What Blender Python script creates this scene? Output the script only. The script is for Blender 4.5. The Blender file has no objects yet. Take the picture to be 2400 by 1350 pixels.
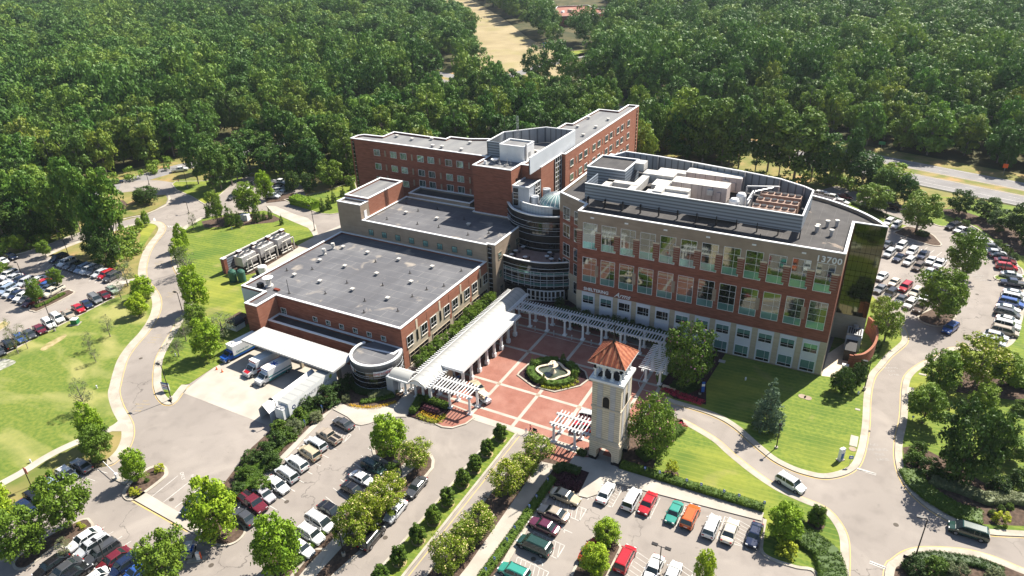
import bpy, bmesh, math, random
import numpy as np
from mathutils import Vector, Matrix, Quaternion
SC = bpy.context.scene
COL = SC.collection
# ---------------------------------------------------------------- camera
# world axes follow the campus grid: +X along the office facade, +Y away from the viewer, metres
FPX, PIT, ROL, HDG, CH = 1653.0, math.radians(27.5754), math.radians(-1.7662), math.radians(-28.943), 80.0
def _cm():
    c, s = math.cos(PIT), math.sin(PIT)
    A = np.array([[1, 0, 0], [0, -s, -c], [0, c, -s]])
    cr, sr = math.cos(ROL), math.sin(ROL)
    A = np.array([[cr, -sr, 0], [sr, cr, 0], [0, 0, 1]]) @ A
    ch, sh = math.cos(HDG), math.sin(HDG)
    return A @ np.array([[ch, -sh, 0], [sh, ch, 0], [0, 0, 1]])
CM = _cm()
def G(u, v, z=0.0):
    "ground point (world metres) surveyed from a photo position, at height z"
    d = CM.T @ np.array([(u - 1200) / FPX, (v - 675) / FPX, 1.0])
    t = (z - CH) / d[2]
    return (float(d[0] * t), float(d[1] * t))
def PRJ(x, y, z=0.0):
    c = CM @ np.array([x, y, z - CH])
    return (c[0] / c[2] * FPX + 1200, c[1] / c[2] * FPX + 675)
def HGT(x, y, v):
    lo, hi = 0.0, 60.0
    for _ in range(40):
        m = (lo + hi) / 2
        if PRJ(x, y, m)[1] > v: lo = m
        else: hi = m
    return lo
cam = bpy.data.objects.new('camera', bpy.data.cameras.new('camera')); COL.objects.link(cam)
cam.data.sensor_width = 36.0; cam.data.lens = FPX / 2400 * 36
cam.data.clip_start = 1.0; cam.data.clip_end = 6000
R3 = Matrix([[CM[0][i], -CM[1][i], -CM[2][i]] for i in range(3)])
cam.matrix_world = Matrix.Translation((0, 0, CH)) @ R3.to_4x4()
SC.camera = cam
# ---------------------------------------------------------------- light
SUN_EL, SUN_AZ = math.radians(49), math.radians(68)
W = bpy.data.worlds.new('World'); SC.world = W; W.use_nodes = True
wn = W.node_tree; sky = wn.nodes.new('ShaderNodeTexSky'); sky.sky_type = 'NISHITA'; sky.sun_disc = False
sky.sun_elevation = SUN_EL; sky.sun_rotation = math.pi / 2 - SUN_AZ
wn.links.new(sky.outputs[0], wn.nodes['Background'].inputs[0]); wn.nodes['Background'].inputs[1].default_value = 0.066
sl = bpy.data.lights.new('sun', 'SUN'); sl.energy = 5.0; sl.angle = math.radians(0.5); sl.color = (1.0, 0.935, 0.83)
so = bpy.data.objects.new('sun', sl); COL.objects.link(so)
sd = Vector((math.cos(SUN_EL) * math.cos(SUN_AZ), math.cos(SUN_EL) * math.sin(SUN_AZ), math.sin(SUN_EL)))
so.rotation_euler = sd.to_track_quat('Z', 'Y').to_euler(); so.location = sd * 300
SC.view_settings.view_transform = 'Standard'; SC.view_settings.look = 'None'
SC.view_settings.exposure = 1.05; SC.view_settings.gamma = 1
SC.cycles.max_bounces = 5; SC.cycles.diffuse_bounces = 1; SC.cycles.glossy_bounces = 3
SC.cycles.transmission_bounces = 3; SC.cycles.transparent_max_bounces = 4
SC.cycles.caustics_reflective = False; SC.cycles.caustics_refractive = False
rnd = random.Random(7)
# ---------------------------------------------------------------- materials
MT = {}
def lin(c): return tuple((x / 12.92 if x <= .04045 else ((x + .055) / 1.055) ** 2.4) for x in c)
def mat(name, c1, rough=.8, c2=None, scale=(1, 1, 1), ns=1.0, detail=4, metal=0.0, spec=.3, lo=.35, hi=.65, extra=None, trans=0.0, objcol=False, bump=0.0, distort=0.0):
    m = bpy.data.materials.new(name); m.use_nodes = True; nt = m.node_tree; N = nt.nodes; L = nt.links
    b = N['Principled BSDF']; b.inputs['Roughness'].default_value = rough; b.inputs['Metallic'].default_value = metal
    b.inputs['Specular IOR Level'].default_value = spec
    out = None
    if c2 is not None:
        g = N.new('ShaderNodeNewGeometry'); mp = N.new('ShaderNodeMapping'); mp.inputs['Scale'].default_value = scale
        L.new(g.outputs['Position'], mp.inputs[0])
        no = N.new('ShaderNodeTexNoise'); no.inputs['Scale'].default_value = ns; no.inputs['Detail'].default_value = detail
        no.inputs['Distortion'].default_value = distort
        L.new(mp.outputs[0], no.inputs[0])
        r = N.new('ShaderNodeValToRGB'); r.color_ramp.elements[0].position = lo; r.color_ramp.elements[1].position = hi
        r.color_ramp.elements[0].color = (*c1, 1); r.color_ramp.elements[1].color = (*c2, 1)
        L.new(no.outputs[0], r.inputs[0]); out = r.outputs[0]
    else:
        rgb = N.new('ShaderNodeRGB'); rgb.outputs[0].default_value = (*c1, 1); out = rgb.outputs[0]
    if objcol:
        oi = N.new('ShaderNodeObjectInfo'); mx = N.new('ShaderNodeMix'); mx.data_type = 'RGBA'; mx.blend_type = 'MULTIPLY'
        mx.inputs[0].default_value = 1; L.new(out, mx.inputs[6]); L.new(oi.outputs['Color'], mx.inputs[7]); out = mx.outputs[2]
    if extra: out = extra(nt, out)
    L.new(out, b.inputs['Base Color'])
    if bump > 0 and c2 is not None:
        bp = N.new('ShaderNodeBump'); bp.inputs['Strength'].default_value = bump; L.new(no.outputs[0], bp.inputs['Height']); L.new(bp.outputs[0], b.inputs['Normal'])
    if trans > 0:
        tr = N.new('ShaderNodeBsdfTranslucent'); ms = N.new('ShaderNodeMixShader'); ms.inputs[0].default_value = trans
        L.new(out, tr.inputs[0]); L.new(b.outputs[0], ms.inputs[1]); L.new(tr.outputs[0], ms.inputs[2])
        L.new(ms.outputs[0], N['Material Output'].inputs[0])
    MT[name] = m; return m
def geo(nt, scale=(1, 1, 1), rot=0):
    g = nt.nodes.new('ShaderNodeNewGeometry'); mp = nt.nodes.new('ShaderNodeMapping'); mp.inputs['Scale'].default_value = scale
    mp.inputs['Rotation'].default_value = (0, 0, rot); nt.links.new(g.outputs['Position'], mp.inputs[0]); return mp.outputs[0]
def ov(nt, base, col, fac, mode='MIX'):
    mx = nt.nodes.new('ShaderNodeMix'); mx.data_type = 'RGBA'; mx.blend_type = mode
    nt.links.new(base, mx.inputs[6]); mx.inputs[7].default_value = (*col, 1)
    if isinstance(fac, float): mx.inputs[0].default_value = fac
    else: nt.links.new(fac, mx.inputs[0])
    return mx.outputs[2]
def noisefac(nt, scale, ns, lo, hi, amt=1.0, detail=5, dist=0.0, rot=0):
    n = nt.nodes.new('ShaderNodeTexNoise'); n.inputs['Scale'].default_value = ns; n.inputs['Detail'].default_value = detail; n.inputs['Distortion'].default_value = dist
    nt.links.new(geo(nt, scale, rot), n.inputs[0])
    mr = nt.nodes.new('ShaderNodeMapRange'); mr.inputs[1].default_value = lo; mr.inputs[2].default_value = hi; mr.inputs[4].default_value = amt
    nt.links.new(n.outputs[0], mr.inputs[0]); return mr.outputs[0]
def wavefac(nt, axis, scale, amt, rot=0, thresh=None, dist=0.0):
    w = nt.nodes.new('ShaderNodeTexWave'); w.bands_direction = axis; w.inputs['Scale'].default_value = scale
    w.inputs['Distortion'].default_value = dist; w.inputs['Detail'].default_value = 1
    nt.links.new(geo(nt, (1, 1, 1), rot), w.inputs[0])
    mr = nt.nodes.new('ShaderNodeMapRange'); a, b = thresh or (0, 1); mr.inputs[1].default_value = a; mr.inputs[2].default_value = b; mr.inputs[4].default_value = amt
    nt.links.new(w.outputs['Fac'], mr.inputs[0]); return mr.outputs[0]
def brickfac(nt, w, h, mortar, amt, rot=0):
    t = nt.nodes.new('ShaderNodeTexBrick'); t.inputs['Scale'].default_value = 1; t.inputs['Brick Width'].default_value = w; t.inputs['Row Height'].default_value = h
    t.inputs['Mortar Size'].default_value = mortar; t.inputs['Color1'].default_value = t.inputs['Color2'].default_value = (0, 0, 0, 1); t.inputs['Mortar'].default_value = (amt, amt, amt, 1)
    nt.links.new(geo(nt, (1, 1, 1), rot), t.inputs[0]); return t.outputs['Color']
def cracks(nt, sc, w, amt):
    v = nt.nodes.new('ShaderNodeTexVoronoi'); v.feature = 'DISTANCE_TO_EDGE'; v.inputs['Scale'].default_value = sc
    n = nt.nodes.new('ShaderNodeTexNoise'); n.inputs['Scale'].default_value = .25; n.inputs['Detail'].default_value = 6
    g = geo(nt); nt.links.new(g, n.inputs[0]); mx = nt.nodes.new('ShaderNodeMix'); mx.data_type = 'RGBA'; mx.blend_type = 'ADD'; mx.inputs[0].default_value = 8.0
    vm = nt.nodes.new('ShaderNodeVectorMath'); vm.operation = 'MULTIPLY_ADD'; vm.inputs[1].default_value = (9, 9, 0)
    nt.links.new(n.outputs['Color'], vm.inputs[0]); nt.links.new(g, vm.inputs[2]); nt.links.new(vm.outputs[0], v.inputs[0])
    mr = nt.nodes.new('ShaderNodeMapRange'); mr.inputs[1].default_value = w; mr.inputs[2].default_value = 0; mr.inputs[3].default_value = 0; mr.inputs[4].default_value = amt
    nt.links.new(v.outputs['Distance'], mr.inputs[0])
    gate = noisefac(nt, (1, 1, 1), .035, .5, .58)
    m2 = nt.nodes.new('ShaderNodeMath'); m2.operation = 'MULTIPLY'; nt.links.new(mr.outputs[0], m2.inputs[0]); nt.links.new(gate, m2.inputs[1]); return m2.outputs[0]
def ex_asph(nt, o):
    o = ov(nt, o, (.16, .14, .125), noisefac(nt, (1, 1, 1), .35, .5, .75, .4, 6)); o = ov(nt, o, (.36, .32, .28), noisefac(nt, (1, 1, 1), .1, .52, .7, .5, 5, 1.5)); o = ov(nt, o, (.12, .105, .095), noisefac(nt, (1, 1, 1), .9, .68, .75, .3, 4))
    return ov(nt, o, (.07, .062, .055), cracks(nt, .06, .006, .75))
mat('asphalt', (.24, .212, .188), .9, (.305, .270, .240), ns=.05, detail=8, extra=ex_asph)
mat('asphalt_far', (.20, .19, .185), .9, (.25, .24, .235), ns=.2, detail=5)
mat('concrete', (.37, .335, .285), .9, (.46, .42, .36), ns=.3, extra=lambda nt, o: ov(nt, o, (.36, .33, .29), brickfac(nt, 3, 3, .03, .6)))
mat('kerb', (.34, .305, .25), .9, (.46, .415, .345), ns=.4, detail=6, extra=lambda nt, o: ov(nt, o, (.25, .22, .18), noisefac(nt, (1, 1, 1), 1.5, .55, .75, .4)))
mat('yellow', (.62, .43, .13), .8, (.5, .38, .2), ns=.8)
mat('worn_white', (.42, .40, .37), .85, (.30, .27, .25), ns=2.0)
mat('worn_yellow', (.42, .32, .15), .85, (.28, .24, .19), ns=2.0)
mat('mech_dark', (.09, .075, .06), .8)
mat('asphalt_patch', (.165, .150, .135), .9, (.21, .19, .17), ns=.8, detail=6)
mat('white_line', (.58, .56, .52), .8, (.42, .40, .37), ns=1.2)
def ex_lawn(rot, amt=.5, sc=.42):
    def f(nt, o):
        o = ov(nt, o, (.30, .30, .045), noisefac(nt, (1, 1, 1), .045, .5, .68, .85, 5, .6))
        o = ov(nt, o, (.055, .12, .016), noisefac(nt, (1, 1, 1), .09, .52, .68, .7, 5, .5))
        o = ov(nt, o, (.34, .27, .12), noisefac(nt, (1, 1, 1), .11, .62, .75, .6, 6, .4))
        o = ov(nt, o, (.05, .11, .014), wavefac(nt, 'X', sc * .25, amt * .6, rot, (.4, .6), .2))
        return ov(nt, o, (.30, .31, .06), wavefac(nt, 'X', sc, amt * .8, rot, (.8, 1.0), .3))
    return f
mat('lawn', (.10, .155, .018), .95, (.17, .215, .026), ns=1.6, detail=8, extra=ex_lawn(1.48, .38, .27))
mat('lawn_right', (.10, .16, .022), .95, (.17, .22, .032), ns=1.6, detail=8, extra=ex_lawn(1.5, .34, .3))
mat('lawn_field', (.095, .15, .020), .95, (.17, .205, .034), ns=1.3, detail=8, extra=lambda nt, o: ov(nt, ov(nt, o, (.33, .31, .11), noisefac(nt, (1, 2.2, 1), .07, .47, .66, .75, 7, .8, .6)), (.08, .14, .02), noisefac(nt, (1, 1, 1), .05, .5, .64, .7, 6)))
mat('dry_grass', (.12, .15, .03), .95, (.28, .22, .085), ns=.16, detail=8, extra=lambda nt, o: ov(nt, o, (.42, .25, .12), noisefac(nt, (1, 1, 1), .1, .58, .68, .8, 6)))
mat('field', (.27, .215, .115), .95, (.36, .29, .165), ns=.06, detail=8, extra=lambda nt, o: ov(nt, o, (.27, .24, .09), noisefac(nt, (1, 1, 1), .04, .5, .65, .6)))
mat('forest_floor', (.035, .045, .014), .95, (.10, .085, .035), ns=.08, detail=8, extra=lambda nt, o: ov(nt, o, (.22, .14, .07), noisefac(nt, (1, 1, 1), .06, .62, .7, .7)))
mat('mulch', (.06, .040, .028), .95, (.12, .08, .058), ns=2.0, detail=8)
mat('straw', (.42, .33, .18), .95, (.20, .19, .06), ns=.8, detail=8)
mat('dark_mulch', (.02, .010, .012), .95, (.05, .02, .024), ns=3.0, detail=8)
def ex_brk(nt, o):
    return ov(nt, o, (.07, .022, .014), noisefac(nt, (.25, .25, 5), 1.2, .45, .7, .5, 3))
mat('brick', (.225, .078, .048), .9, (.30, .115, .075), scale=(.5, .5, 2), ns=1.4, detail=8, extra=ex_brk)
mat('brick_light', (.29, .115, .070), .9, (.35, .15, .095), scale=(.5, .5, 2), ns=1.4, detail=8)  # paler copy of brick; on east walls it puts the sunlit tone into colour
mat('plaza_brick', (.265, .108, .078), .9, (.33, .148, .110), ns=.5, detail=9, extra=lambda nt, o: ov(nt, ov(nt, o, (.20, .08, .06), noisefac(nt, (1, 1, 1), 4, .5, .7, .6, 3)), (.38, .21, .165), noisefac(nt, (1, 1, 1), .12, .5, .7, .5, 4)))
mat('tan', (.30, .235, .175), .9, (.36, .285, .215), ns=.5, detail=6, extra=lambda nt, o: ov(nt, o, (.22, .165, .12), noisefac(nt, (.3, .3, 3), .8, .5, .75, .5, 3)))
mat('tan_light', (.44, .37, .27), .9, (.50, .43, .32), scale=(.5, .5, 3), ns=1.0, detail=6)
mat('band_stripe', (.30, .20, .15), .9, extra=lambda nt, o: ov(nt, o, (.20, .055, .035), wavefac(nt, 'Z', .62, 1.0, 0, (.45, .5))))
def ex_roof(nt, o):
    o = ov(nt, o, (.27, .26, .25), brickfac(nt, 7, 2.6, .07, .55)); o = ov(nt, o, (.09, .09, .10), noisefac(nt, (1, 1, 1), .06, .48, .6, .5, 5, .6)); o = ov(nt, o, (.085, .085, .092), noisefac(nt, (1, .15, 1), .5, .5, .75, .6, 6))
    return ov(nt, o, (.40, .35, .29), noisefac(nt, (1, 1, 1), .22, .62, .72, .7, 6, .5))
mat('roof_grey', (.105, .107, .118), .8, (.15, .15, .158), ns=.18, detail=8, extra=ex_roof)
mat('roof_dark', (.05, .047, .047), .8, (.075, .07, .068), ns=.4, detail=8, extra=lambda nt, o: ov(nt, ov(nt, o, (.14, .135, .13), brickfac(nt, 2.6, 9, .04, .4)), (.34, .27, .21), noisefac(nt, (1, 1, 1), .14, .66, .71, .7, 6, .8)))
mat('roof_wing', (.17, .17, .175), .8, (.23, .23, .225), scale=(1, .2, 1), ns=.4, detail=8, extra=lambda nt, o: ov(nt, o, (.10, .10, .105), brickfac(nt, 8, 1.6, .04, .5)))
mat('white', (.86, .86, .85), .5, (.78, .78, .77), ns=.6)
mat('white_wall', (.58, .60, .64), .6, (.64, .66, .70), ns=.4)
mat('metal_panel', (.42, .45, .50), .45, (.47, .50, .55), ns=.3, metal=.2, extra=lambda nt, o: ov(nt, o, (.25, .28, .32), brickfac(nt, 1.5, 1.5, .03, .6)))
mat('standing_seam', (.52, .53, .52), .5, (.48, .49, .49), ns=.5, extra=lambda nt, o: ov(nt, o, (.27, .28, .29), wavefac(nt, 'Y', .48, .8, 0, (.55, .9))))
mat('standing_seam_x', (.54, .525, .505), .5, (.49, .48, .47), ns=.5, extra=lambda nt, o: ov(nt, o, (.32, .315, .31), wavefac(nt, 'X', .42, .8, 0, (.6, .92))))
mat('vault', (.43, .43, .40), .3, (.38, .38, .36), ns=.3, extra=lambda nt, o: ov(nt, o, (.26, .27, .27), wavefac(nt, 'Y', .2, .6, 0, (.85, .97))))
mat('screen', (.27, .31, .36), .5, extra=lambda nt, o: ov(nt, o, (.11, .13, .155), wavefac(nt, 'Z', .46, .9, 0, (.35, .75))), metal=.1)
mat('screen_light', (.62, .65, .68), .45, (.56, .59, .62), ns=.3)
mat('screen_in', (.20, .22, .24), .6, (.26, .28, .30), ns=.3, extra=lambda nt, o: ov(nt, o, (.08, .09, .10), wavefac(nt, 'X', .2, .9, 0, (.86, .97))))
mat('mech', (.50, .42, .38), .6, (.58, .50, .46), ns=.8, extra=lambda nt, o: ov(nt, o, (.26, .22, .2), brickfac(nt, 1.6, 4, .05, .55)))
mat('chiller', (.34, .235, .185), .6, (.26, .17, .13), ns=.8)
mat('gravel', (.42, .41, .36), .95, (.16, .17, .12), ns=1.2, detail=3)
mat('duct', (.62, .60, .56), .5, (.52, .49, .44), ns=1.2)
mat('galv', (.50, .50, .50), .4, (.40, .40, .41), ns=.6, metal=.4)
mat('dark', (.012, .012, .014), .5)
mat('black_metal', (.012, .012, .013), .4)
mat('glass', (.145, .165, .158), .04, metal=.95, spec=.6)
mat('glass_teal', (.20, .38, .36), .10, (.15, .31, .30), ns=.5, metal=.45)
mat('glass_dark', (.05, .052, .055), .05, metal=.8, spec=.6)
mat('glass_green', (.075, .080, .050), .05, (.09, .095, .06), ns=.4, metal=.9, spec=.6, bump=.03)
mat('glass_wing', (.13, .22, .20), .08, metal=.7)
mat('glass_dome', (.28, .42, .40), .1, metal=.4)
mat('glass_car', (.03, .045, .05), .05, metal=.4, spec=.8)
mat('stone', (.60, .52, .39), .9, (.70, .62, .48), scale=(1, 1, 1), ns=1.3, detail=6, extra=lambda nt, o: ov(nt, o, (.26, .19, .11), wavefac(nt, 'Z', .75, .6, 0, (.75, .95))))
mat('stone_white', (.56, .54, .52), .9, (.48, .46, .45), ns=1.0, extra=lambda nt, o: ov(nt, o, (.34, .33, .35), wavefac(nt, 'Z', .75, .65, 0, (.6, .9))))
mat('trim', (.66, .56, .42), .8, (.58, .49, .37), ns=1.0)
mat('tile', (.36, .115, .055), .75, (.46, .18, .095), ns=2.0, detail=6, extra=lambda nt, o: ov(nt, o, (.20, .04, .02), noisefac(nt, (1, 1, 1), 1.3, .5, .7, .6)))
mat('tile_dark', (.17, .035, .018), .8)
mat('terrace', (.30, .20, .17), .9, (.36, .25, .22), ns=.8)
mat('water', (.06, .075, .05), .06, (.10, .11, .07), ns=1.2, spec=.8, bump=.3)
mat('paint', (1, 1, 1), .22, objcol=True, spec=.6)
MT['paint'].node_tree.nodes['Principled BSDF'].inputs['Coat Weight'].default_value = .6
mat('tyre', (.012, .012, .012), .8); mat('rim', (.38, .38, .39), .35, metal=.7)
mat('lamp', (.7, .72, .72), .15); mat('tail', (.35, .01, .01), .2)
mat('bark', (.10, .075, .055), .95, (.17, .135, .105), ns=2.0); mat('bark_grey', (.20, .17, .145), .95, (.30, .26, .22), ns=2.0)
mat('blue', (.02, .10, .42), .3); mat('red', (.45, .02, .03), .4); mat('orange', (.8, .12, .02), .5); mat('teal', (.03, .22, .22), .4)
mat('green_box', (.02, .16, .06), .5); mat('green_tank', (.03, .10, .07), .5, (.05, .14, .10), ns=.8)
mat('navy_m', (.02, .04, .15), .4); mat('leafy_m', (.45, .55, .05), .5); mat('cream_m', (.66, .58, .45), .5)
mat('skin', (.42, .24, .16), .6); mat('shirt_red', (.40, .05, .05), .8); mat('shirt_blue', (.04, .10, .30), .8); mat('trousers', (.03, .03, .04), .8); mat('tan_cloth', (.5, .4, .3), .8); mat('hair', (.03, .018, .01), .8)
def leafmat(name, a, b, c, trans=.22, posn=.45):
    m = bpy.data.materials.new(name); m.use_nodes = True; nt = m.node_tree; N = nt.nodes; L = nt.links
    p = N['Principled BSDF']; p.inputs['Roughness'].default_value = .55; p.inputs['Specular IOR Level'].default_value = .25
    oi = N.new('ShaderNodeObjectInfo'); r = N.new('ShaderNodeValToRGB'); e = r.color_ramp.elements
    e[0].position = 0; e[0].color = (*a, 1); e[1].position = 1; e[1].color = (*c, 1); k = e.new(.5); k.color = (*b, 1)
    at = N.new('ShaderNodeAttribute'); at.attribute_name = 'tint'
    ad = N.new('ShaderNodeMath'); ad.operation = 'MULTIPLY_ADD'; ad.inputs[1].default_value = posn; L.new(at.outputs['Fac'], ad.inputs[0])
    a2 = N.new('ShaderNodeMath'); a2.operation = 'MULTIPLY_ADD'; a2.inputs[1].default_value = 1 - posn; a2.inputs[2].default_value = 0
    L.new(oi.outputs['Random'], a2.inputs[0]); L.new(a2.outputs[0], ad.inputs[2]); L.new(ad.outputs[0], r.inputs[0])
    mx = N.new('ShaderNodeMix'); mx.data_type = 'RGBA'; mx.blend_type = 'MULTIPLY'; mx.inputs[0].default_value = 1
    L.new(r.outputs[0], mx.inputs[6]); L.new(oi.outputs['Color'], mx.inputs[7])
    L.new(mx.outputs[2], p.inputs['Base Color'])
    tr = N.new('ShaderNodeBsdfTranslucent'); ms = N.new('ShaderNodeMixShader'); ms.inputs[0].default_value = trans
    L.new(mx.outputs[2], tr.inputs[0]); L.new(p.outputs[0], ms.inputs[1]); L.new(tr.outputs[0], ms.inputs[2]); L.new(ms.outputs[0], N['Material Output'].inputs[0])
    MT[name] = m
leafmat('leaf_forest', (.046, .112, .018), (.092, .195, .028), (.25, .34, .044), posn=.38)
leafmat('leaf_bright', (0.138, 0.260, 0.015), (0.235, 0.371, 0.020), (0.392, 0.501, 0.027), posn=.5)
leafmat('leaf_mid', (0.088, 0.158, 0.015), (0.147, 0.242, 0.022), (0.235, 0.316, 0.032), posn=.5)
leafmat('leaf_dark', (0.025, 0.057, 0.010), (0.043, 0.088, 0.014), (0.072, 0.127, 0.020), posn=.5)
leafmat('leaf_grey', (0.110, 0.143, 0.066), (0.165, 0.198, 0.088), (0.220, 0.242, 0.110), posn=.5)
leafmat('leaf_spruce', (.075, .13, .07), (.11, .175, .10), (.16, .23, .14), posn=.5)
leafmat('leaf_hedge', (0.049, 0.102, 0.013), (0.088, 0.158, 0.015), (0.157, 0.242, 0.022), posn=.6)
leafmat('leaf_lime', (0.280, 0.339, 0.019), (0.403, 0.445, 0.025), (0.504, 0.530, 0.037), posn=.6)
leafmat('leaf_purple', (0.070, 0.025, 0.032), (0.105, 0.035, 0.049), (0.158, 0.061, 0.070), posn=.6)
leafmat('flower_red', (.55, .02, .06), (.65, .05, .11), (.35, .02, .04), posn=.8)
leafmat('flower_yellow', (.75, .45, .01), (.80, .50, .02), (.6, .4, .02), posn=.8)
leafmat('flower_white', (.62, .60, .45), (.72, .70, .55), (.5, .5, .35), posn=.8)
leafmat('flower_pink', (.55, .25, .30), (.65, .32, .38), (.5, .2, .25), posn=.8)
# ---------------------------------------------------------------- mesh helpers
class MB:
    def __init__(s): s.v = []; s.f = []; s.m = []; s.mats = []
    def mi(s, m):
        if m not in s.mats: s.mats.append(m)
        return s.mats.index(m)
    def add(s, vs, fs, m):
        o = len(s.v); k = s.mi(m); s.v += [tuple(p) for p in vs]
        for f in fs: s.f.append(tuple(i + o for i in f)); s.m.append(k)
        return s
    def box(s, x0, x1, y0, y1, z0, z1, m, top=None):
        if x0 > x1: x0, x1 = x1, x0
        if y0 > y1: y0, y1 = y1, y0
        v = [(x0, y0, z0), (x1, y0, z0), (x1, y1, z0), (x0, y1, z0), (x0, y0, z1), (x1, y0, z1), (x1, y1, z1), (x0, y1, z1)]
        s.add(v, [(0, 3, 2, 1), (0, 1, 5, 4), (1, 2, 6, 5), (2, 3, 7, 6), (3, 0, 4, 7)], m); s.add(v[4:], [(0, 1, 2, 3)], top or m); return s
    def prism(s, poly, z0, z1, m, top=None, bottom=False):
        a = sum(poly[i][0] * poly[(i + 1) % len(poly)][1] - poly[(i + 1) % len(poly)][0] * poly[i][1] for i in range(len(poly)))
        if a < 0: poly = poly[::-1]
        n = len(poly); v = [(p[0], p[1], z0) for p in poly] + [(p[0], p[1], z1) for p in poly]
        s.add(v, [(i, (i + 1) % n, (i + 1) % n + n, i + n) for i in range(n)], m)
        s.add(v[n:], [tuple(range(n))], top or m)
        if bottom: s.add(v[:n], [tuple(range(n))[::-1]], m)
        return s
    def cyl(s, x, y, z0, z1, r, m, n=12, r1=None, top=None):
        r1 = r if r1 is None else r1
        v = [(x + r * math.cos(a), y + r * math.sin(a), z0) for a in [2 * math.pi * i / n for i in range(n)]] + [(x + r1 * math.cos(a), y + r1 * math.sin(a), z1) for a in [2 * math.pi * i / n for i in range(n)]]
        s.add(v, [(i, (i + 1) % n, (i + 1) % n + n, i + n) for i in range(n)], m); s.add(v[n:], [tuple(range(n))], top or m); s.add(v[:n], [tuple(range(n))[::-1]], m); return s
    def tube(s, p, q, r, m, n=6, r1=None):
        p, q = Vector(p), Vector(q); d = (q - p); L = d.length
        if L < 1e-6: return s
        M = d.to_track_quat('Z', 'Y').to_matrix(); r1 = r if r1 is None else r1
        v = [p + M @ Vector((r * math.cos(2 * math.pi * i / n), r * math.sin(2 * math.pi * i / n), 0)) for i in range(n)] + [p + M @ Vector((r1 * math.cos(2 * math.pi * i / n), r1 * math.sin(2 * math.pi * i / n), L)) for i in range(n)]
        s.add(v, [(i, (i + 1) % n, (i + 1) % n + n, i + n) for i in range(n)] + [tuple(range(n))[::-1], tuple(range(n, 2 * n))], m); return s
    def lathe(s, x, y, prof, m, n=20, cap=True):
        v = []
        for r, z in prof: v += [(x + r * math.cos(2 * math.pi * i / n), y + r * math.sin(2 * math.pi * i / n), z) for i in range(n)]
        f = []
        for k in range(len(prof) - 1):
            for i in range(n): f.append((k * n + i, k * n + (i + 1) % n, (k + 1) * n + (i + 1) % n, (k + 1) * n + i))
        if cap: f.append(tuple(range((len(prof) - 1) * n, len(prof) * n)))
        s.add(v, f, m); return s
    def wall(s, pts, z0, z1, m, t=0.0, closed=False):
        "thin vertical wall following pts, thickness t to the left side"
        if t == 0:
            n = len(pts); v = [(p[0], p[1], z0) for p in pts] + [(p[0], p[1], z1) for p in pts]
            s.add(v, [(i, i + 1, i + 1 + n, i + n) for i in range(n - 1)], m); return s
        off = offset(pts, t, closed); P = pts + ([pts[0]] if closed else []); Q = off + ([off[0]] if closed else [])
        for i in range(len(P) - 1):
            a, b, c, d = P[i], P[i + 1], Q[i + 1], Q[i]
            v = [(*a, z0), (*b, z0), (*c, z0), (*d, z0), (*a, z1), (*b, z1), (*c, z1), (*d, z1)]
            f = [(0, 1, 5, 4), (2, 3, 7, 6), (4, 5, 6, 7), (3, 2, 1, 0)]
            if not closed and i == 0: f.append((3, 0, 4, 7))
            if not closed and i == len(P) - 2: f.append((1, 2, 6, 5))
            s.add(v, f, m)
        return s
    def build(s, name, parent=None, smooth=False):
        me = bpy.data.meshes.new(name); me.from_pydata(s.v, [], s.f); me.polygons.foreach_set('material_index', s.m)
        for m in s.mats: me.materials.append(MT[m])
        if smooth: me.polygons.foreach_set('use_smooth', [True] * len(s.f))
        me.validate(); me.update(); o = bpy.data.objects.new(name, me); COL.objects.link(o)
        if parent: o.parent = parent; KIDS.setdefault(parent.name, []).append(o)
        return o
def offset(pts, t, closed=False):
    n = len(pts); out = []
    for i in range(n):
        a = pts[(i - 1) % n] if (closed or i > 0) else None; b = pts[i]; c = pts[(i + 1) % n] if (closed or i < n - 1) else None
        ns = []
        for p, q in ((a, b), (b, c)):
            if p is None or q is None: continue
            dx, dy = q[0] - p[0], q[1] - p[1]; l = math.hypot(dx, dy) or 1; ns.append((-dy / l, dx / l))
        nx = sum(k[0] for k in ns) / len(ns); ny = sum(k[1] for k in ns) / len(ns); l2 = max(.35, nx * nx + ny * ny)
        out.append((b[0] + nx * t / l2, b[1] + ny * t / l2))
    return out
def smooth(pts, closed=False, k=4):
    n = len(pts); out = []
    rng = range(n if closed else n - 1)
    for i in rng:
        P = [pts[(i + j) % n] if closed else pts[min(max(i + j, 0), n - 1)] for j in (-1, 0, 1, 2)]
        for s in range(k):
            t = s / k; q = []
            for c in (0, 1):
                a, b, d, e = (p[c] for p in P)
                q.append(.5 * (2 * b + (d - a) * t + (2 * a - 5 * b + 4 * d - e) * t * t + (3 * b - a - 3 * d + e) * t ** 3))
            out.append(tuple(q))
    if not closed: out.append(pts[-1])
    return out
def GP(px, z=0): return [G(u, v, z) for u, v in px]
def tag(o, label=None, cat=None, group=None, kind=None):
    if label: o['label'] = label
    if cat: o['category'] = cat
    if group: o['group'] = group
    if kind: o['kind'] = kind
    return o
def thing(name, label, cat, loc=(0, 0, 0), rz=0, group=None):
    o = bpy.data.objects.new(name, None); COL.objects.link(o); o.location = loc; o.rotation_euler = (0, 0, rz); o.empty_display_size = .3
    return tag(o, label, cat, group)
def copy_tree(o, parent=None):
    c = o.copy(); COL.objects.link(c); c.parent = parent
    for ch in KIDS.get(o.name, []): KIDS.setdefault(c.name, []).append(copy_tree(ch, c))
    return c
KIDS = {}
def struct(name, mb, **k): return tag(mb.build(name, **k), kind='structure')
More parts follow.
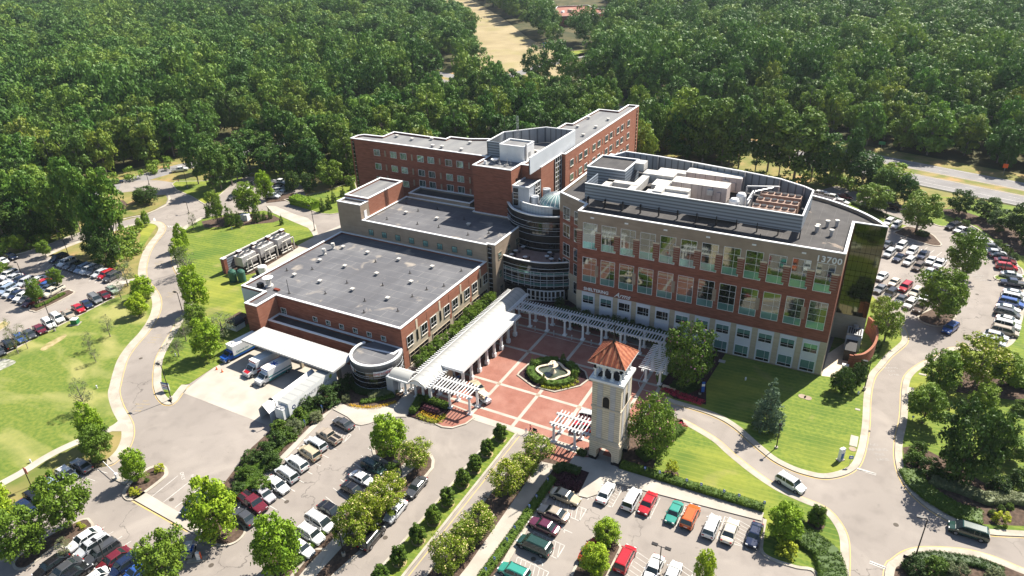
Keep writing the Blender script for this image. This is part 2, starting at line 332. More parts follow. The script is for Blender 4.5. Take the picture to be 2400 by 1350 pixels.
def text(name, s, size, M, m, parent=None, depth=.02, align='LEFT', shear=0.0, font_off=0.0, space=1.0):
    cu = bpy.data.curves.new(name, 'FONT'); cu.body = s; cu.size = size; cu.extrude = depth; cu.align_x = align; cu.shear = shear; cu.offset = font_off; cu.space_character = space
    t = bpy.data.objects.new(name + '_tmp', cu); COL.objects.link(t)
    dg = bpy.context.evaluated_depsgraph_get(); me = bpy.data.meshes.new_from_object(t.evaluated_get(dg)); bpy.data.objects.remove(t)
    me.transform(M); me.materials.clear(); me.materials.append(MT[m]); o = bpy.data.objects.new(name, me); COL.objects.link(o)
    if parent: o.parent = parent; KIDS.setdefault(parent.name, []).append(o)
    return o
def frame_south(x, y, z): return Matrix(((1, 0, 0, x), (0, 0, -1, y), (0, 1, 0, z), (0, 0, 0, 1)))
def frame_east(x, y, z): return Matrix(((0, 0, 1, x), (1, 0, 0, y), (0, 1, 0, z), (0, 0, 0, 1)))
# ================================================================ GROUND (structure)
from mathutils.geometry import tessellate_polygon
def sheet(name, pts, z, m, closed_smooth=False, k=4, th=0.0, world=False, kerb=None, kw=.35):
    P = pts if world else GP(pts)
    if closed_smooth: P = smooth(P, True, k)
    a = sum(P[i][0] * P[(i + 1) % len(P)][1] - P[(i + 1) % len(P)][0] * P[i][1] for i in range(len(P)))
    if a < 0: P = P[::-1]
    P = [p for i, p in enumerate(P) if math.hypot(p[0] - P[i - 1][0], p[1] - P[i - 1][1]) > .02]
    bm = bmesh.new(); vs = [bm.verts.new((p[0], p[1], z)) for p in P]
    for tri in tessellate_polygon([[Vector((p[0], p[1], 0)) for p in P]]):
        A_, B_2, C_ = (P[k] for k in tri); cr = (B_2[0] - A_[0]) * (C_[1] - A_[1]) - (B_2[1] - A_[1]) * (C_[0] - A_[0])
        if abs(cr) < 1e-7: continue
        try: bm.faces.new([vs[k] for k in (tri if cr > 0 else tri[::-1])])
        except ValueError: pass
    if th:
        lo = [bm.verts.new((p[0], p[1], z - th)) for p in P]; n = len(P)
        for i in range(n):
            try: bm.faces.new((vs[i], lo[i], lo[(i + 1) % n], vs[(i + 1) % n]))
            except ValueError: pass
    me = bpy.data.meshes.new(name); bm.to_mesh(me); bm.free(); me.materials.append(MT[m])
    o = bpy.data.objects.new(name, me); COL.objects.link(o); tag(o, kind='structure')
    if kerb:
        b = MB(); b.wall(P, 0.0, z + .02, kerb, -kw, True); struct('kerb', b)
    return o
def strip(name, px, z, m, w, side=0.0, closed=False, sm=True, z0=None, world=False, k=4):
    P = px if world else GP(px)
    if sm: P = smooth(P, closed, k)
    A = offset(P, side + w / 2, closed); b = MB(); B = offset(P, side - w / 2, closed)
    if closed: A.append(A[0]); B.append(B[0])
    n = len(A)
    v = [(p[0], p[1], z) for p in A] + [(p[0], p[1], z) for p in B]
    b.add(v, [(n + i, n + i + 1, i + 1, i) for i in range(n - 1)], m)
    if z0 is not None:
        v2 = [(p[0], p[1], z0) for p in A] + [(p[0], p[1], z0) for p in B]
        b.add(v[:n] + v2[:n], [(i, i + 1, n + i + 1, n + i) for i in range(n - 1)], m)
        b.add(v[n:] + v2[n:], [(i + 1, i, n + i, n + i + 1) for i in range(n - 1)], m)
    return struct(name, b)
# terrain to the horizon
b = MB(); b.add([(-3500, -300, -.08), (2500, -300, -.08), (2500, 4500, -.08), (-3500, 4500, -.08)], [(0, 1, 2, 3)], 'forest_floor'); struct('ground', b)
# dry verge around the campus edge
sheet('verge', [(-500, 470), (0, 470), (200, 425), (400, 372), (690, 290), (720, 330), (690, 420), (830, 440), (830, 600), (300, 800), (-500, 900)], -.04, 'dry_grass')
sheet('verge', [(1480, 330), (1560, 330), (1760, 360), (2100, 425), (2500, 510), (2500, 900), (1900, 700), (1500, 420)], -.04, 'dry_grass')
# campus asphalt
sheet('asphalt', [(392, 432), (425, 428), (520, 440), (560, 415), (700, 410), (720, 470), (830, 470), (870, 560), (1500, 480), (1900, 452), (1960, 435), (2110, 480), (2230, 500), (2400, 560), (2560, 640), (2520, 850), (2470, 1180), (2700, 1240), (2700, 1800), (-500, 1800), (-420, 1420), (60, 1180), (210, 1100), (250, 1093), (262, 1010), (262, 860), (320, 690), (345, 600), (345, 505), (380, 480)], 0, 'asphalt')
# outer road, internal road and left parking lot
strip('outer_road', [(-500, 655), (-250, 575), (0, 507), (213, 452), (400, 398), (513, 371), (687, 325), (1000, 235), (1314, 143), (1385, 124)], -.02, 'asphalt_far', 9.0)
strip('outer_road', [(280, 440), (330, 435), (372, 440), (405, 450)], -.012, 'asphalt', 12)
strip('internal_road', [(-300, 730), (0, 628), (90, 592), (187, 558), (297, 525), (370, 505)], -.004, 'asphalt', 7.5)
sheet('parking_lot', [(-400, 770), (-20, 630), (60, 607), (110, 600), (270, 640), (300, 655), (275, 690), (0, 838), (-400, 1000)], .004, 'asphalt')
# highway in world coordinates (two carriageways with a grass median)
def gl(a, b, ext0, ext1):
    a, b = G(*a), G(*b); d = (b[0] - a[0], b[1] - a[1]); return (a[0] - d[0] * ext0, a[1] - d[1] * ext0), (b[0] + d[0] * ext1, b[1] + d[1] * ext1)
hw0, hw1 = G(1747, 304), G(2400, 428); hd = np.array([hw1[0] - hw0[0], hw1[1] - hw0[1]]); hd /= np.linalg.norm(hd); hn = np.array([-hd[1], hd[0]]); ho = np.array(hw1)
wd = lambda u, v: float(np.dot(np.array(G(u, v)) - ho, hn))
d1, d2, d3 = wd(2400, 447.5), wd(2400, 457.6), wd(2400, 484.6)
def hb(name, a, b2, z, m, s0=-320, s1=160):
    q = MB(); P = [ho + hd * s0 + hn * a, ho + hd * s0 + hn * b2, ho + hd * s1 + hn * b2, ho + hd * s1 + hn * a]
    q.add([(p[0], p[1], z) for p in P], [(0, 1, 2, 3)], m); return struct(name, q)
hb('highway', 0, d1, -.03, 'asphalt_far'); hb('highway', d2, d3, -.03, 'asphalt_far'); hb('median', d1, d2, -.028, 'dry_grass'); hb('verge', 9, -0.02, -.035, 'dry_grass')
hb('road_marking', -.7, -.9, -.02, 'white_line'); hb('road_marking', d1 + .6, d1 + .8, -.02, 'yellow'); hb('road_marking', d2 - .6, d2 - .8, -.02, 'yellow'); hb('road_marking', d3 + 3.6, d3 + 3.8, -.02, 'white_line'); hb('road_marking', d3 + .5, d3 + .7, -.02, 'white_line')
q = MB()
for k in range(-26, 12):
    for off in (d1 / 2, (d2 + d3) / 2 + 1.5):
        P = [ho + hd * (k * 12 + s) + hn * (off + t) for s, t in ((0, -.08), (0, .08), (3, .08), (3, -.08))]; q.add([(p[0], p[1], -.02) for p in P[::-1]], [(0, 1, 2, 3)], 'white_line')
struct('road_marking', q)
# golden clearing through the woods
sheet('field', [(1090, 215), (1100, 120), (1085, 75), (1040, 45), (980, 12), (960, 0), (1085, -10), (1120, 8), (1175, 40), (1240, 90), (1290, 116), (1330, 122), (1330, 215)], -.03, 'field')
sheet('lawn', [(1300, 134), (1320, 122), (1420, 112), (1425, 124), (1390, 127), (1330, 137)], -.02, 'lawn')
# left field, lawn between drive and hospital
LR = [(361, 518), (378, 522), (388, 532), (383, 547), (367, 567), (353, 590), (345, 617), (343, 640), (350, 660), (367, 680), (377, 700), (377, 723), (367, 750), (347, 780), (320, 810), (300, 840), (290, 870), (283, 900), (280, 920), (290, 953), (307, 983), (313, 1000), (313, 1023), (303, 1050), (287, 1070), (267, 1087), (250, 1093)]
LRW = smooth(GP(LR), False, 4)
strip('pavement', LRW, .13, 'kerb', 1.9, -1.05, sm=False, z0=0, world=True)
strip('road_marking', LRW, .012, 'yellow', .14, .12, sm=False, world=True)
inner = offset(LRW, -1.7)
cut = min(range(len(LRW)), key=lambda i: abs(PRJ(*LRW[i])[1] - 985))
st = min(range(len(LRW)), key=lambda i: abs(PRJ(*LRW[i])[1] - 668))
sheet('lawn', inner[st:cut] + GP([(262, 1003), (200, 1024), (100, 1072), (0, 1130), (-400, 1330), (-500, 1000), (0, 836), (90, 787), (253, 705), (300, 690)]), .11, 'lawn_field', world=True, th=.2)
sheet('verge', inner[cut:] + GP([(210, 1080), (185, 1090), (60, 1170), (-420, 1430), (-400, 1345), (0, 1140), (100, 1080), (200, 1034), (262, 1010)]), .11, 'dry_grass', world=True, th=.2)
strip('pavement', [(292, 985), (262, 1006), (200, 1029), (140, 1056), (100, 1078), (0, 1137), (-400, 1338)], .135, 'concrete', 1.7, z0=0)
sheet('pavement', [(263, 1003), (283, 981), (300, 1000), (306, 1012), (264, 1012)], .14, 'concrete')
sheet('verge', inner[:st] + GP([(300, 640), (262, 655), (240, 640), (150, 598), (110, 595), (95, 602), (200, 562), (300, 530), (350, 517)]), .10, 'dry_grass', world=True, th=.2)
sheet('lawn', [(318, 530), (352, 522), (368, 530), (350, 556), (336, 580), (325, 578), (330, 550)], .115, 'lawn')
strip('pavement', [(95, 606), (160, 577), (230, 553), (297, 532), (361, 519)], .12, 'kerb', 1.6, z0=0)
strip('kerb', [(0, 607), (90, 582), (187, 546), (297, 512), (333, 505), (367, 492), (393, 478), (397, 465), (392, 453)], .12, 'kerb', .7, z0=0)
sheet('verge', [(278, 466), (296, 510), (333, 502), (365, 490), (389, 477), (393, 466), (388, 457), (330, 458)], .1, 'dry_grass', th=.2)
sheet('verge', [(-400, 705), (0, 603), (187, 543), (296, 508), (278, 466), (213, 478), (0, 530), (-400, 640)], .08, 'dry_grass', th=.2)
sheet('mulch_bed', [(275, 470), (290, 470), (300, 480), (290, 492), (280, 490)], .115, 'mulch')
strip('kerb', [(0, 838), (90, 789), (180, 743), (253, 705), (268, 697)], .13, 'kerb', .5, z0=0)
sheet('pavement', [(252, 669), (262, 664), (342, 648), (346, 654), (268, 672), (256, 674)], .14, 'concrete', th=.14)
# lot islands left
sheet('traffic_island', [(71, 726), (80, 729), (95, 727), (168, 690), (166, 683), (155, 682), (110, 700), (75, 716)], .14, 'mulch', True, th=.14, kerb='kerb')
sheet('traffic_island', [(-30, 790), (5, 756), (18, 757), (18, 763), (0, 775)], .14, 'straw', True, th=.14, kerb='kerb')
sheet('rock_bed', [(-60, 850), (0, 842), (30, 845), (36, 852), (0, 870), (-60, 900)], .13, 'gravel', True)
sheet('bare_patch', [(95, 820), (110, 806), (150, 785), (155, 790), (130, 808), (105, 822)], .114, 'straw', True)
# lawn between drive and hospital with the right road kerb
RR = [(470, 510), (452, 520), (430, 533), (417, 550), (405, 583), (402, 607), (407, 630), (420, 650), (433, 667), (438, 680), (437, 717), (425, 740), (408, 765), (393, 790), (377, 817), (365, 843), (360, 870), (359, 900), (362, 917), (368, 933), (380, 946), (392, 950), (405, 948), (417, 937), (427, 923), (443, 903)]
RRW = smooth(GP(RR), False, 4)
strip('pavement', RRW, .13, 'kerb', 1.5, .8, sm=False, z0=0, world=True); strip('road_marking', RRW, .012, 'yellow', .14, -.1, sm=False, world=True)
sheet('lawn', offset(RRW, 1.2) + GP([(443, 900), (500, 862), (560, 830), (620, 800), (600, 700), (640, 640), (740, 572), (742, 555), (735, 535), (691, 515), (620, 494), (560, 500)]), .11, 'lawn', world=True, th=.2)
sheet('pavement', [(624, 483), (646, 484), (691, 503), (722, 512), (740, 528), (745, 548), (738, 560), (730, 545), (722, 535), (691, 522), (640, 500)], .14, 'concrete', th=.14)
sheet('pavement', [(744, 552), (800, 528), (830, 540), (640, 640), (600, 660), (590, 670), (585, 655), (640, 610), (700, 575)], .13, 'concrete', th=.14)
sheet('gravel_bed', [(528, 612), (640, 555), (694, 572), (700, 580), (600, 640), (560, 650)], .136, 'mulch', th=.14)
sheet('lawn', [(405, 432), (412, 426), (480, 425), (590, 395), (700, 370), (720, 430), (680, 435), (590, 405), (545, 430), (500, 470), (480, 478), (450, 460), (415, 445)], .1, 'lawn', th=.2, kerb='kerb')
sheet('lawn', [(668, 468), (700, 462), (760, 450), (830, 425), (850, 490), (803, 498), (775, 502), (749, 500), (720, 490), (690, 478)], .1, 'lawn', th=.2, kerb='kerb')
sheet('mulch_bed', [(620, 462), (690, 452), (676, 470), (625, 476)], .1, 'mulch', th=.1)
sheet('mulch_bed', [(472, 520), (560, 500), (640, 505), (660, 515), (640, 522), (560, 530), (480, 535)], .12, 'mulch')
# ambulance apron
b = MB(); P = GP([(427, 920), (560, 815), (650, 760), (860, 810), (900, 880), (860, 920), (700, 950), (640, 1002)]); struct('concrete_apron', b.prism(P, -.1, .012, 'concrete'))
# islands bottom left
sheet('traffic_island', [(297, 1160), (300, 1147), (320, 1123), (353, 1100), (377, 1097), (385, 1107), (380, 1120), (337, 1153), (310, 1168)], .14, 'mulch', True, th=.14, kerb='kerb', kw=.6)
sheet('pavement', [(310, 1170), (337, 1153), (433, 1210), (470, 1232), (478, 1253), (462, 1256)], .16, 'concrete', th=.16)
strip('road_marking', [(305, 1171), (440, 1246)], .012, 'yellow', .3, sm=False)
sheet('traffic_island', [(470, 1262), (500, 1272), (527, 1277), (553, 1269), (571, 1250), (568, 1236), (557, 1228), (520, 1215), (478, 1232)], .14, 'mulch', True, th=.14, kerb='kerb')
sheet('traffic_island', [(625, 1330), (640, 1350), (660, 1375), (700, 1390), (760, 1300), (735, 1290), (700, 1285), (650, 1290)], .14, 'mulch', True, th=.14, kerb='kerb')
sheet('traffic_island', [(37, 1318), (40, 1330), (52, 1332), (70, 1325), (125, 1282), (140, 1275), (165, 1290), (190, 1312), (200, 1300), (214, 1240), (210, 1226), (195, 1220), (130, 1250), (60, 1295)], .14, 'mulch', True, 3, th=.14, kerb='kerb')
# central row island with crape myrtles
sheet('traffic_island', [(878, 1052), (890, 1045), (960, 1050), (1003, 1063), (1012, 1080), (1010, 1097), (997, 1113), (950, 1163), (910, 1220), (847, 1287), (777, 1350), (700, 1440), (640, 1420), (690, 1350), (737, 1290), (787, 1233), (833, 1167), (917, 1107), (927, 1092), (882, 1068)], .13, 'mulch', False, th=.13, kerb='kerb', kw=.5)
strip('pavement', [(968, 1085), (930, 1120), (875, 1180), (800, 1265), (735, 1335), (660, 1425)], .15, 'concrete', 2.2, z0=.1, sm=False)
# median with topiary
MED = GP([(1174, 1003), (1207, 1017), (941, 1350), (840, 1480), (800, 1455), (900, 1328)])
sheet('median', MED, .13, 'lawn', world=True, th=.13, kerb='kerb', kw=.4)
strip('road_marking', [(1211, 1020), (945, 1353), (845, 1482)], .012, 'yellow', .14, .55, sm=False)
# island east of the median: bed, walk, hedge bed
sheet('traffic_island', [(1218, 1072), (1250, 1050), (1330, 1088), (1200, 1260), (1080, 1420), (950, 1420), (1007, 1343)], .13, 'mulch', False, th=.13, kerb='kerb')
sheet('pavement', [(1268, 1083), (1304, 1091), (1122, 1350), (1060, 1440), (1010, 1435), (1096, 1328)], .15, 'concrete', th=.1)
# walks around the tower and handicapped row
sheet('pavement', [(1330, 1090), (1345, 1068), (1400, 1076), (1440, 1084), (1450, 1100), (1790, 1203), (1785, 1222), (1420, 1128), (1400, 1160), (1376, 1168), (1355, 1163), (1378, 1108)], .15, 'concrete', th=.15)
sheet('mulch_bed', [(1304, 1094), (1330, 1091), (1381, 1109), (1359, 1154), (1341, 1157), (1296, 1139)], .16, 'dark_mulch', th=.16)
strip('kerb', [(1297, 1140), (1230, 1240), (1165, 1352), (1110, 1440)], .14, 'kerb', .9, z0=0, sm=False)
sheet('mulch_bed', [(1300, 1098), (1292, 1135), (1228, 1232), (1120, 1420), (1085, 1420), (1140, 1330), (1220, 1210)], .12, 'mulch', th=.12)
# concrete forecourt left of the plaza
sheet('forecourt', [(797, 945), (816, 953), (865, 958), (914, 951), (930, 945), (955, 922), (985, 930), (975, 945), (958, 965), (953, 978), (930, 978), (898, 981), (865, 994), (846, 998), (833, 995), (815, 978), (780, 960), (590, 1158), (562, 1190), (545, 1180), (600, 1128), (700, 1030), (750, 978)], .13, 'concrete', th=.13)
sheet('mulch_bed', [(800, 905), (850, 880), (945, 890), (945, 925), (930, 943), (865, 956), (816, 951), (797, 945), (740, 985), (600, 1128), (545, 1178), (470, 1230), (440, 1210), (520, 1140), (590, 1050), (640, 1005), (750, 930)], .11, 'mulch', th=.11)
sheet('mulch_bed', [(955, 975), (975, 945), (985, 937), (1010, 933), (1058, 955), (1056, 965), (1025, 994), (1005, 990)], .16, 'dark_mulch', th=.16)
sheet('plaza_apron', [(1025, 994), (1043, 973), (1062, 953), (1105, 970), (1108, 980), (1090, 993), (1060, 1002), (1038, 1000)], .14, 'plaza_brick', False, th=.14, kerb='kerb')
sheet('plaza_apron', [(1275, 1070), (1290, 1040), (1345, 1062), (1400, 1076), (1345, 1070), (1330, 1092)], .155, 'plaza_brick', th=.14)
# lawns on the right
R1 = [(1564, 931), (1586, 940), (1650, 959), (1695, 977), (1732, 1000), (1762, 1026), (1792, 1052), (1822, 1075), (1860, 1094), (1894, 1105), (1924, 1111), (1950, 1109), (1976, 1101), (1995, 1088), (2006, 1067), (2014, 1037), (2021, 992), (2025, 925), (2036, 880), (2055, 857), (2075, 833), (2100, 812), (2113, 798), (2112, 780), (2100, 755)]
R1W = smooth(GP(R1), False, 4)
sheet('lawn', R1W + GP([(2050, 700), (2040, 690), (1990, 690), (1925, 880), (1920, 860), (1640, 780), (1520, 770), (1540, 900)]), .11, 'lawn_right', world=True, th=.15)
strip('pavement', R1W, .13, 'kerb', 1.1, -.5, sm=False, z0=0, world=True); strip('road_marking', R1W, .012, 'yellow', .14, -1.25, sm=False, world=True)
R2 = [(2700, 1262), (2500, 1258), (2400, 1246), (2306, 1240), (2250, 1222), (2194, 1192), (2150, 1155), (2126, 1120), (2115, 1082), (2115, 1037), (2126, 981), (2129, 910), (2140, 880), (2172, 856), (2210, 838), (2233, 823), (2256, 821), (2300, 823), (2345, 822), (2360, 815), (2380, 797), (2396, 750), (2400, 715), (2400, 640), (2386, 622), (2370, 593), (2333, 570), (2290, 535), (2250, 520), (2225, 528), (2205, 530), (2180, 520), (2155, 500)]
R2W = smooth(GP(R2), False, 4)
sheet('lawn', R2W + GP([(2125, 478), (2139, 462), (2250, 462), (2276, 466), (2420, 492), (2700, 560), (3000, 900)]), .11, 'lawn_right', world=True, th=.15)
strip('pavement', R2W[:90], .13, 'kerb', 1.1, .5, sm=False, z0=0, world=True); strip('kerb', R2W[89:], .13, 'kerb', .4, .2, sm=False, z0=0, world=True)
strip('road_marking', R2W[:90], .012, 'yellow', .14, 1.25, sm=False, world=True)
sheet('mulch_bed', [(2190, 492), (2240, 490), (2330, 520), (2420, 560), (2420, 600), (2385, 600), (2340, 570), (2290, 530), (2240, 515)], .13, 'mulch')
sheet('verge', [(2130, 455), (2230, 468), (2240, 486), (2200, 492), (2140, 484)], .125, 'dry_grass')
sheet('mulch_bed', [(2122, 1090), (2115, 1050), (2150, 1045), (2180, 1060), (2240, 1090), (2300, 1130), (2420, 1170), (2420, 1235), (2306, 1230), (2230, 1200), (2160, 1150)], .13, 'mulch')
sheet('mulch_bed', [(2260, 870), (2380, 900), (2420, 930), (2380, 940), (2240, 920)], .13, 'mulch')
R3 = [(1590, 989), (1612, 1000), (1669, 1034), (1706, 1067), (1762, 1112), (1819, 1150), (1875, 1176), (1924, 1197), (1950, 1223), (1967, 1257), (1970, 1300), (1968, 1350), (1965, 1450)]
R3W = smooth(GP(R3), False, 4)
sheet('lawn', R3W + GP([(1930, 1450), (1912, 1342), (1819, 1313), (1787, 1294), (1785, 1268), (1793, 1215), (1450, 1104), (1455, 1080), (1470, 1010), (1540, 960)]), .11, 'lawn_right', world=True, th=.15)
strip('pavement', R3W, .13, 'kerb', 1.1, .5, sm=False, z0=0, world=True); strip('road_marking', R3W, .012, 'yellow', .14, 1.25, sm=False, world=True)
strip('kerb', [(1793, 1218), (1785, 1268), (1787, 1296), (1819, 1315), (1867, 1330), (1912, 1343), (1925, 1420)], .13, 'kerb', .5, z0=0)
sheet('mulch_bed', [(1470, 1020), (1560, 975), (1600, 985), (1608, 1010), (1560, 1030), (1545, 1055), (1530, 1100), (1455, 1085)], .13, 'mulch')
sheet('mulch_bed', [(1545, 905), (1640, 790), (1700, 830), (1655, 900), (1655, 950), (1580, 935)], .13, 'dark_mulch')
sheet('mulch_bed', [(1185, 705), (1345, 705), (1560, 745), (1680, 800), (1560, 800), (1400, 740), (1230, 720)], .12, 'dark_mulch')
R4 = [(2093, 1500), (2095, 1350), (2110, 1325), (2140, 1305), (2180, 1298), (2260, 1302), (2320, 1316), (2380, 1340), (2430, 1362), (2520, 1420)]
R4W = smooth(GP(R4), False, 4)
sheet('mulch_bed', R4W, .13, 'mulch', world=True, th=.13); strip('pavement', R4W, .13, 'kerb', 1.1, .55, sm=False, z0=0, world=True); strip('road_marking', R4W, .012, 'yellow', .14, 1.3, sm=False, world=True)
# right lot islands
sheet('traffic_island', [(2108, 541), (2098, 547), (2140, 562), (2183, 575), (2204, 575), (2195, 562), (2178, 548), (2130, 532)], .14, 'mulch', True, th=.14, kerb='kerb')
sheet('traffic_island', [(2155, 741), (2165, 756), (2200, 765), (2227, 755), (2240, 735), (2259, 665), (2253, 650), (2235, 660), (2200, 715)], .14, 'mulch', True, th=.14, kerb='kerb')
sheet('traffic_island', [(2332, 650), (2345, 646), (2400, 646), (2400, 652), (2345, 657)], .14, 'lawn_right', True, th=.14, kerb='kerb')
sheet('lawn', [(1990, 470), (2010, 480), (2090, 520), (2125, 530), (2110, 540), (2040, 520), (1970, 480)], .12, 'lawn_right', th=.12)
sheet('traffic_island', [(1345, 1345), (1375, 1285), (1395, 1258), (1440, 1268), (1452, 1284), (1420, 1350), (1390, 1400), (1330, 1390)], .14, 'mulch', False, th=.14, kerb='kerb')
sheet('pavement', [(1940, 830), (2000, 790), (2010, 850), (1960, 886), (1925, 882)], .125, 'trim', th=.1)
for pts in ([(1655, 0)],): pass
# ---- plaza: brick field with pale concrete bands (measured in metres)
PX0, PX1, PY0, PY1 = -70.5, -27.2, 84.6, 130.9
b = MB(); b.add([(PX0, PY0, .02), (-57, PY0 + 1, .02), (PX1, PY0 + 1, .02), (PX1, 119.5, .02), (-54, 126.9, .02), (-58, 134, .02), (-70.5, 131.2, .02)], [tuple(range(7))], 'plaza_brick'); struct('brick_plaza', b)
b = MB(); bx = [-65.9, -61.85, -57.45, -53.4, -49.0, -45, -40.55, -36.4, -32.2, -29.2]
for x in (-65.9, -57.45, -49.0, -40.55, -32.2, -29.2): b.add([(x - .33, 85.6, .026), (x + .33, 85.6, .026), (x + .33, 119.2, .026), (x - .33, 119.2, .026)], [(0, 1, 2, 3)], 'concrete')
struct('plaza_band', b); b = MB()
for y, w in ((86.4, .8), (89.4, .33), (97.5, .33), (110.2, .33), (119.1, .33), (122.3, .2)): b.add([(-66.5, y - w, .030), (PX1, y - w, .030), (PX1, y + w, .030), (-66.5, y + w, .030)], [(0, 1, 2, 3)], 'concrete')
struct('plaza_band', b)
b = MB()
for x in (-57.45, -49, -40.55):
    for y in (97.5, 110.2): b.cyl(x, y, .03, .045, .42, 'tan', 16)
struct('plaza_medallion', b)
strip('road_marking', [(-64.9, 91.5), (-65.1, 112), (-65.1, 116.0), (-64.2, 117.7), (-60, 117.8), (-34.6, 117.7), (-33.6, 116.8), (-33.3, 109.5), (-32.3, 107.8), (-29.5, 107.7)], .038, 'white_line', .13, world=True, sm=False)
sheet('plaza_apron', [(-57.5, 137.0), (-69, 130.8), (-66, 124), (-58, 125.5), (-55, 130.5)], .032, 'trim', world=True)
# ---- painted markings
def seg(b, p, q, w, m='white_line', z=.014):
    (x0, y0), (x1, y1) = p, q; l = math.hypot(x1 - x0, y1 - y0) or 1; nx, ny = -(y1 - y0) / l * w / 2, (x1 - x0) / l * w / 2
    b.add([(x0 + nx, y0 + ny, z), (x0 - nx, y0 - ny, z), (x1 - nx, y1 - ny, z), (x1 + nx, y1 + ny, z)], [(0, 1, 2, 3)], m)
b = MB()
def PL(*px): 
    for i in range(0, len(px), 2): seg(b, G(*px[i]), G(*px[i + 1]), .12)
PL((357, 1163), (417, 1115), (383, 1177), (443, 1130), (410, 1190), (478, 1137), (2000, 1098), (2054, 1112), (2037, 1317), (2088, 1337), (1435, 1105 + 26), (1420, 1170))
for w in ((2008, 1098, 2053, 1112), (2038, 1317, 2087, 1336), (361, 511, 363, 519), (482, 490, 490, 483)): seg(b, G(w[0], w[1]), G(w[2], w[3]), .55)
for k in range(7): seg(b, G(393 + k * 5, 529 + k * .0), G(397 + k * 5, 533), .25)
# handicapped lot: stall lines and hatched aisles (top row)
def stall_row(p0, p1, n, dp, hatch=()):
    a, c = np.array(G(*p0)), np.array(G(*p1)); e = np.array(G(*dp)) - a; st = (c - a) / n
    for i in range(n + 1): seg(b, tuple(a + st * i), tuple(a + st * i + e), .12)
    for h in hatch:
        for k in range(7): seg(b, tuple(a + st * h + e * (k / 7)), tuple(a + st * (h + 1) + e * min(1, (k + 1) / 7)), .09)
        seg(b, tuple(a + st * h + e), tuple(a + st * (h + 1) + e), .12)
stall_row((1405, 1126), (1796, 1238), 13, (1377, 1172), (1, 4, 7, 10, 11))
stall_row((1322, 1140), (1170, 1370), 8, (1390, 1168), (1, 4, 6))
stall_row((1494, 1294), (1700, 1352), 6, (1455, 1365), (0, 3))
stall_row((800, 985), (560, 1215), 12, (840, 1003), (1,))
stall_row((905, 1080), (690, 1345), 12, (862, 1050))
stall_row((2352, 815), (2396, 690), 10, (2312, 796)); stall_row((2236, 525), (2386, 632), 12, (2206, 530))
stall_row((110, 598), (270, 645), 13, (85, 622)); stall_row((0, 836), (255, 703), 13, (-20, 822))
stall_row((200, 1262), (352, 1345), 7, (245, 1235)); stall_row((60, 1190), (215, 1098), 5, (98, 1203))
stall_row((2098, 583), (2215, 625), 7, (2070, 603)); stall_row((2070, 655), (2180, 705), 7, (2040, 680)); stall_row((2098, 583), (2215, 625), 7, (2126, 563))
struct('road_marking', b)
def gtext(s, u, v, size, rot, m, line=0, sx=1.0):
    x, y = G(u, v); M = Matrix.Translation((x, y, .014)) @ Matrix.Rotation(math.radians(rot), 4, 'Z') @ Matrix.Diagonal((sx, 1, 1, 1))
    t = text('road_marking', s, size, M, m, depth=.001, align='CENTER'); tag(t, kind='structure')
for (u, v, s, r, m) in ((2060, 1062, 1.3, 25, 'white_line'), (2088, 868, 1.3, 25, 'white_line'), (2293, 650, 1.3, 25, 'white_line'), (330, 953, 1.1, 25, 'yellow'), (362, 795, 1.1, 25, 'yellow'), (370, 620, 1.1, 25, 'yellow'), (402, 690, 1.1, 25, 'yellow'), (408, 540, 1.1, 25, 'yellow')):
    for k, wd_ in enumerate(('NO', 'PARKING', 'FIRE', 'LANE')):
        if k == 0: s, m = s * .62, {'white_line': 'worn_white', 'yellow': 'worn_yellow'}[m]
        x, y = G(u, v); r_ = math.radians(r); gx, gy = x + math.sin(r_) * (k - 1.5) * s * 1.5, y - math.cos(r_) * (k - 1.5) * s * 1.5
        M = Matrix.Translation((gx, gy, .014)) @ Matrix.Rotation(r_, 4, 'Z'); tag(text('road_marking', wd_, s, M, m, depth=.001, align='CENTER'), kind='structure')
gtext('ONLY', 424, 1117, .8, -30, 'white_line'); gtext('PARKING', 449, 1128, .8, -30, 'white_line')
# small accessible symbols
b = MB()
for (u, v) in ((1325, 1219), (1313, 1243), (1262, 1320), (1494, 1204), (1606, 1237), (1700, 1268), (1756, 1284), (836, 1004)):
    x, y = G(u, v); 
    for i in range(12):
        if i < 9: seg(b, (x + .5 * math.cos(i * .52), y + .5 * math.sin(i * .52)), (x + .5 * math.cos(i * .52 + .52), y + .5 * math.sin(i * .52 + .52)), .1)
    seg(b, (x, y + .2), (x, y + .9), .12); seg(b, (x, y + .3), (x + .5, y + .3), .1); seg(b, (x + .5, y + .3), (x + .75, y - .2), .1)
    b.cyl(x, y + 1.1, .012, .015, .14, 'white_line', 8)
struct('road_marking', b)
b = MB()
for (u, v) in ((672, 1176), (402, 1171), (434, 1173), (495, 1325), (903, 1260), (1000, 1210), (2035, 1010), (1700, 1060), (590, 905), (1250, 1310), (2290, 690), (330, 840), (2100, 1230)):
    x, y = G(u, v); b.cyl(x, y, .005, .016, .38, 'mech_dark', 14)
struct('manhole_cover', b)
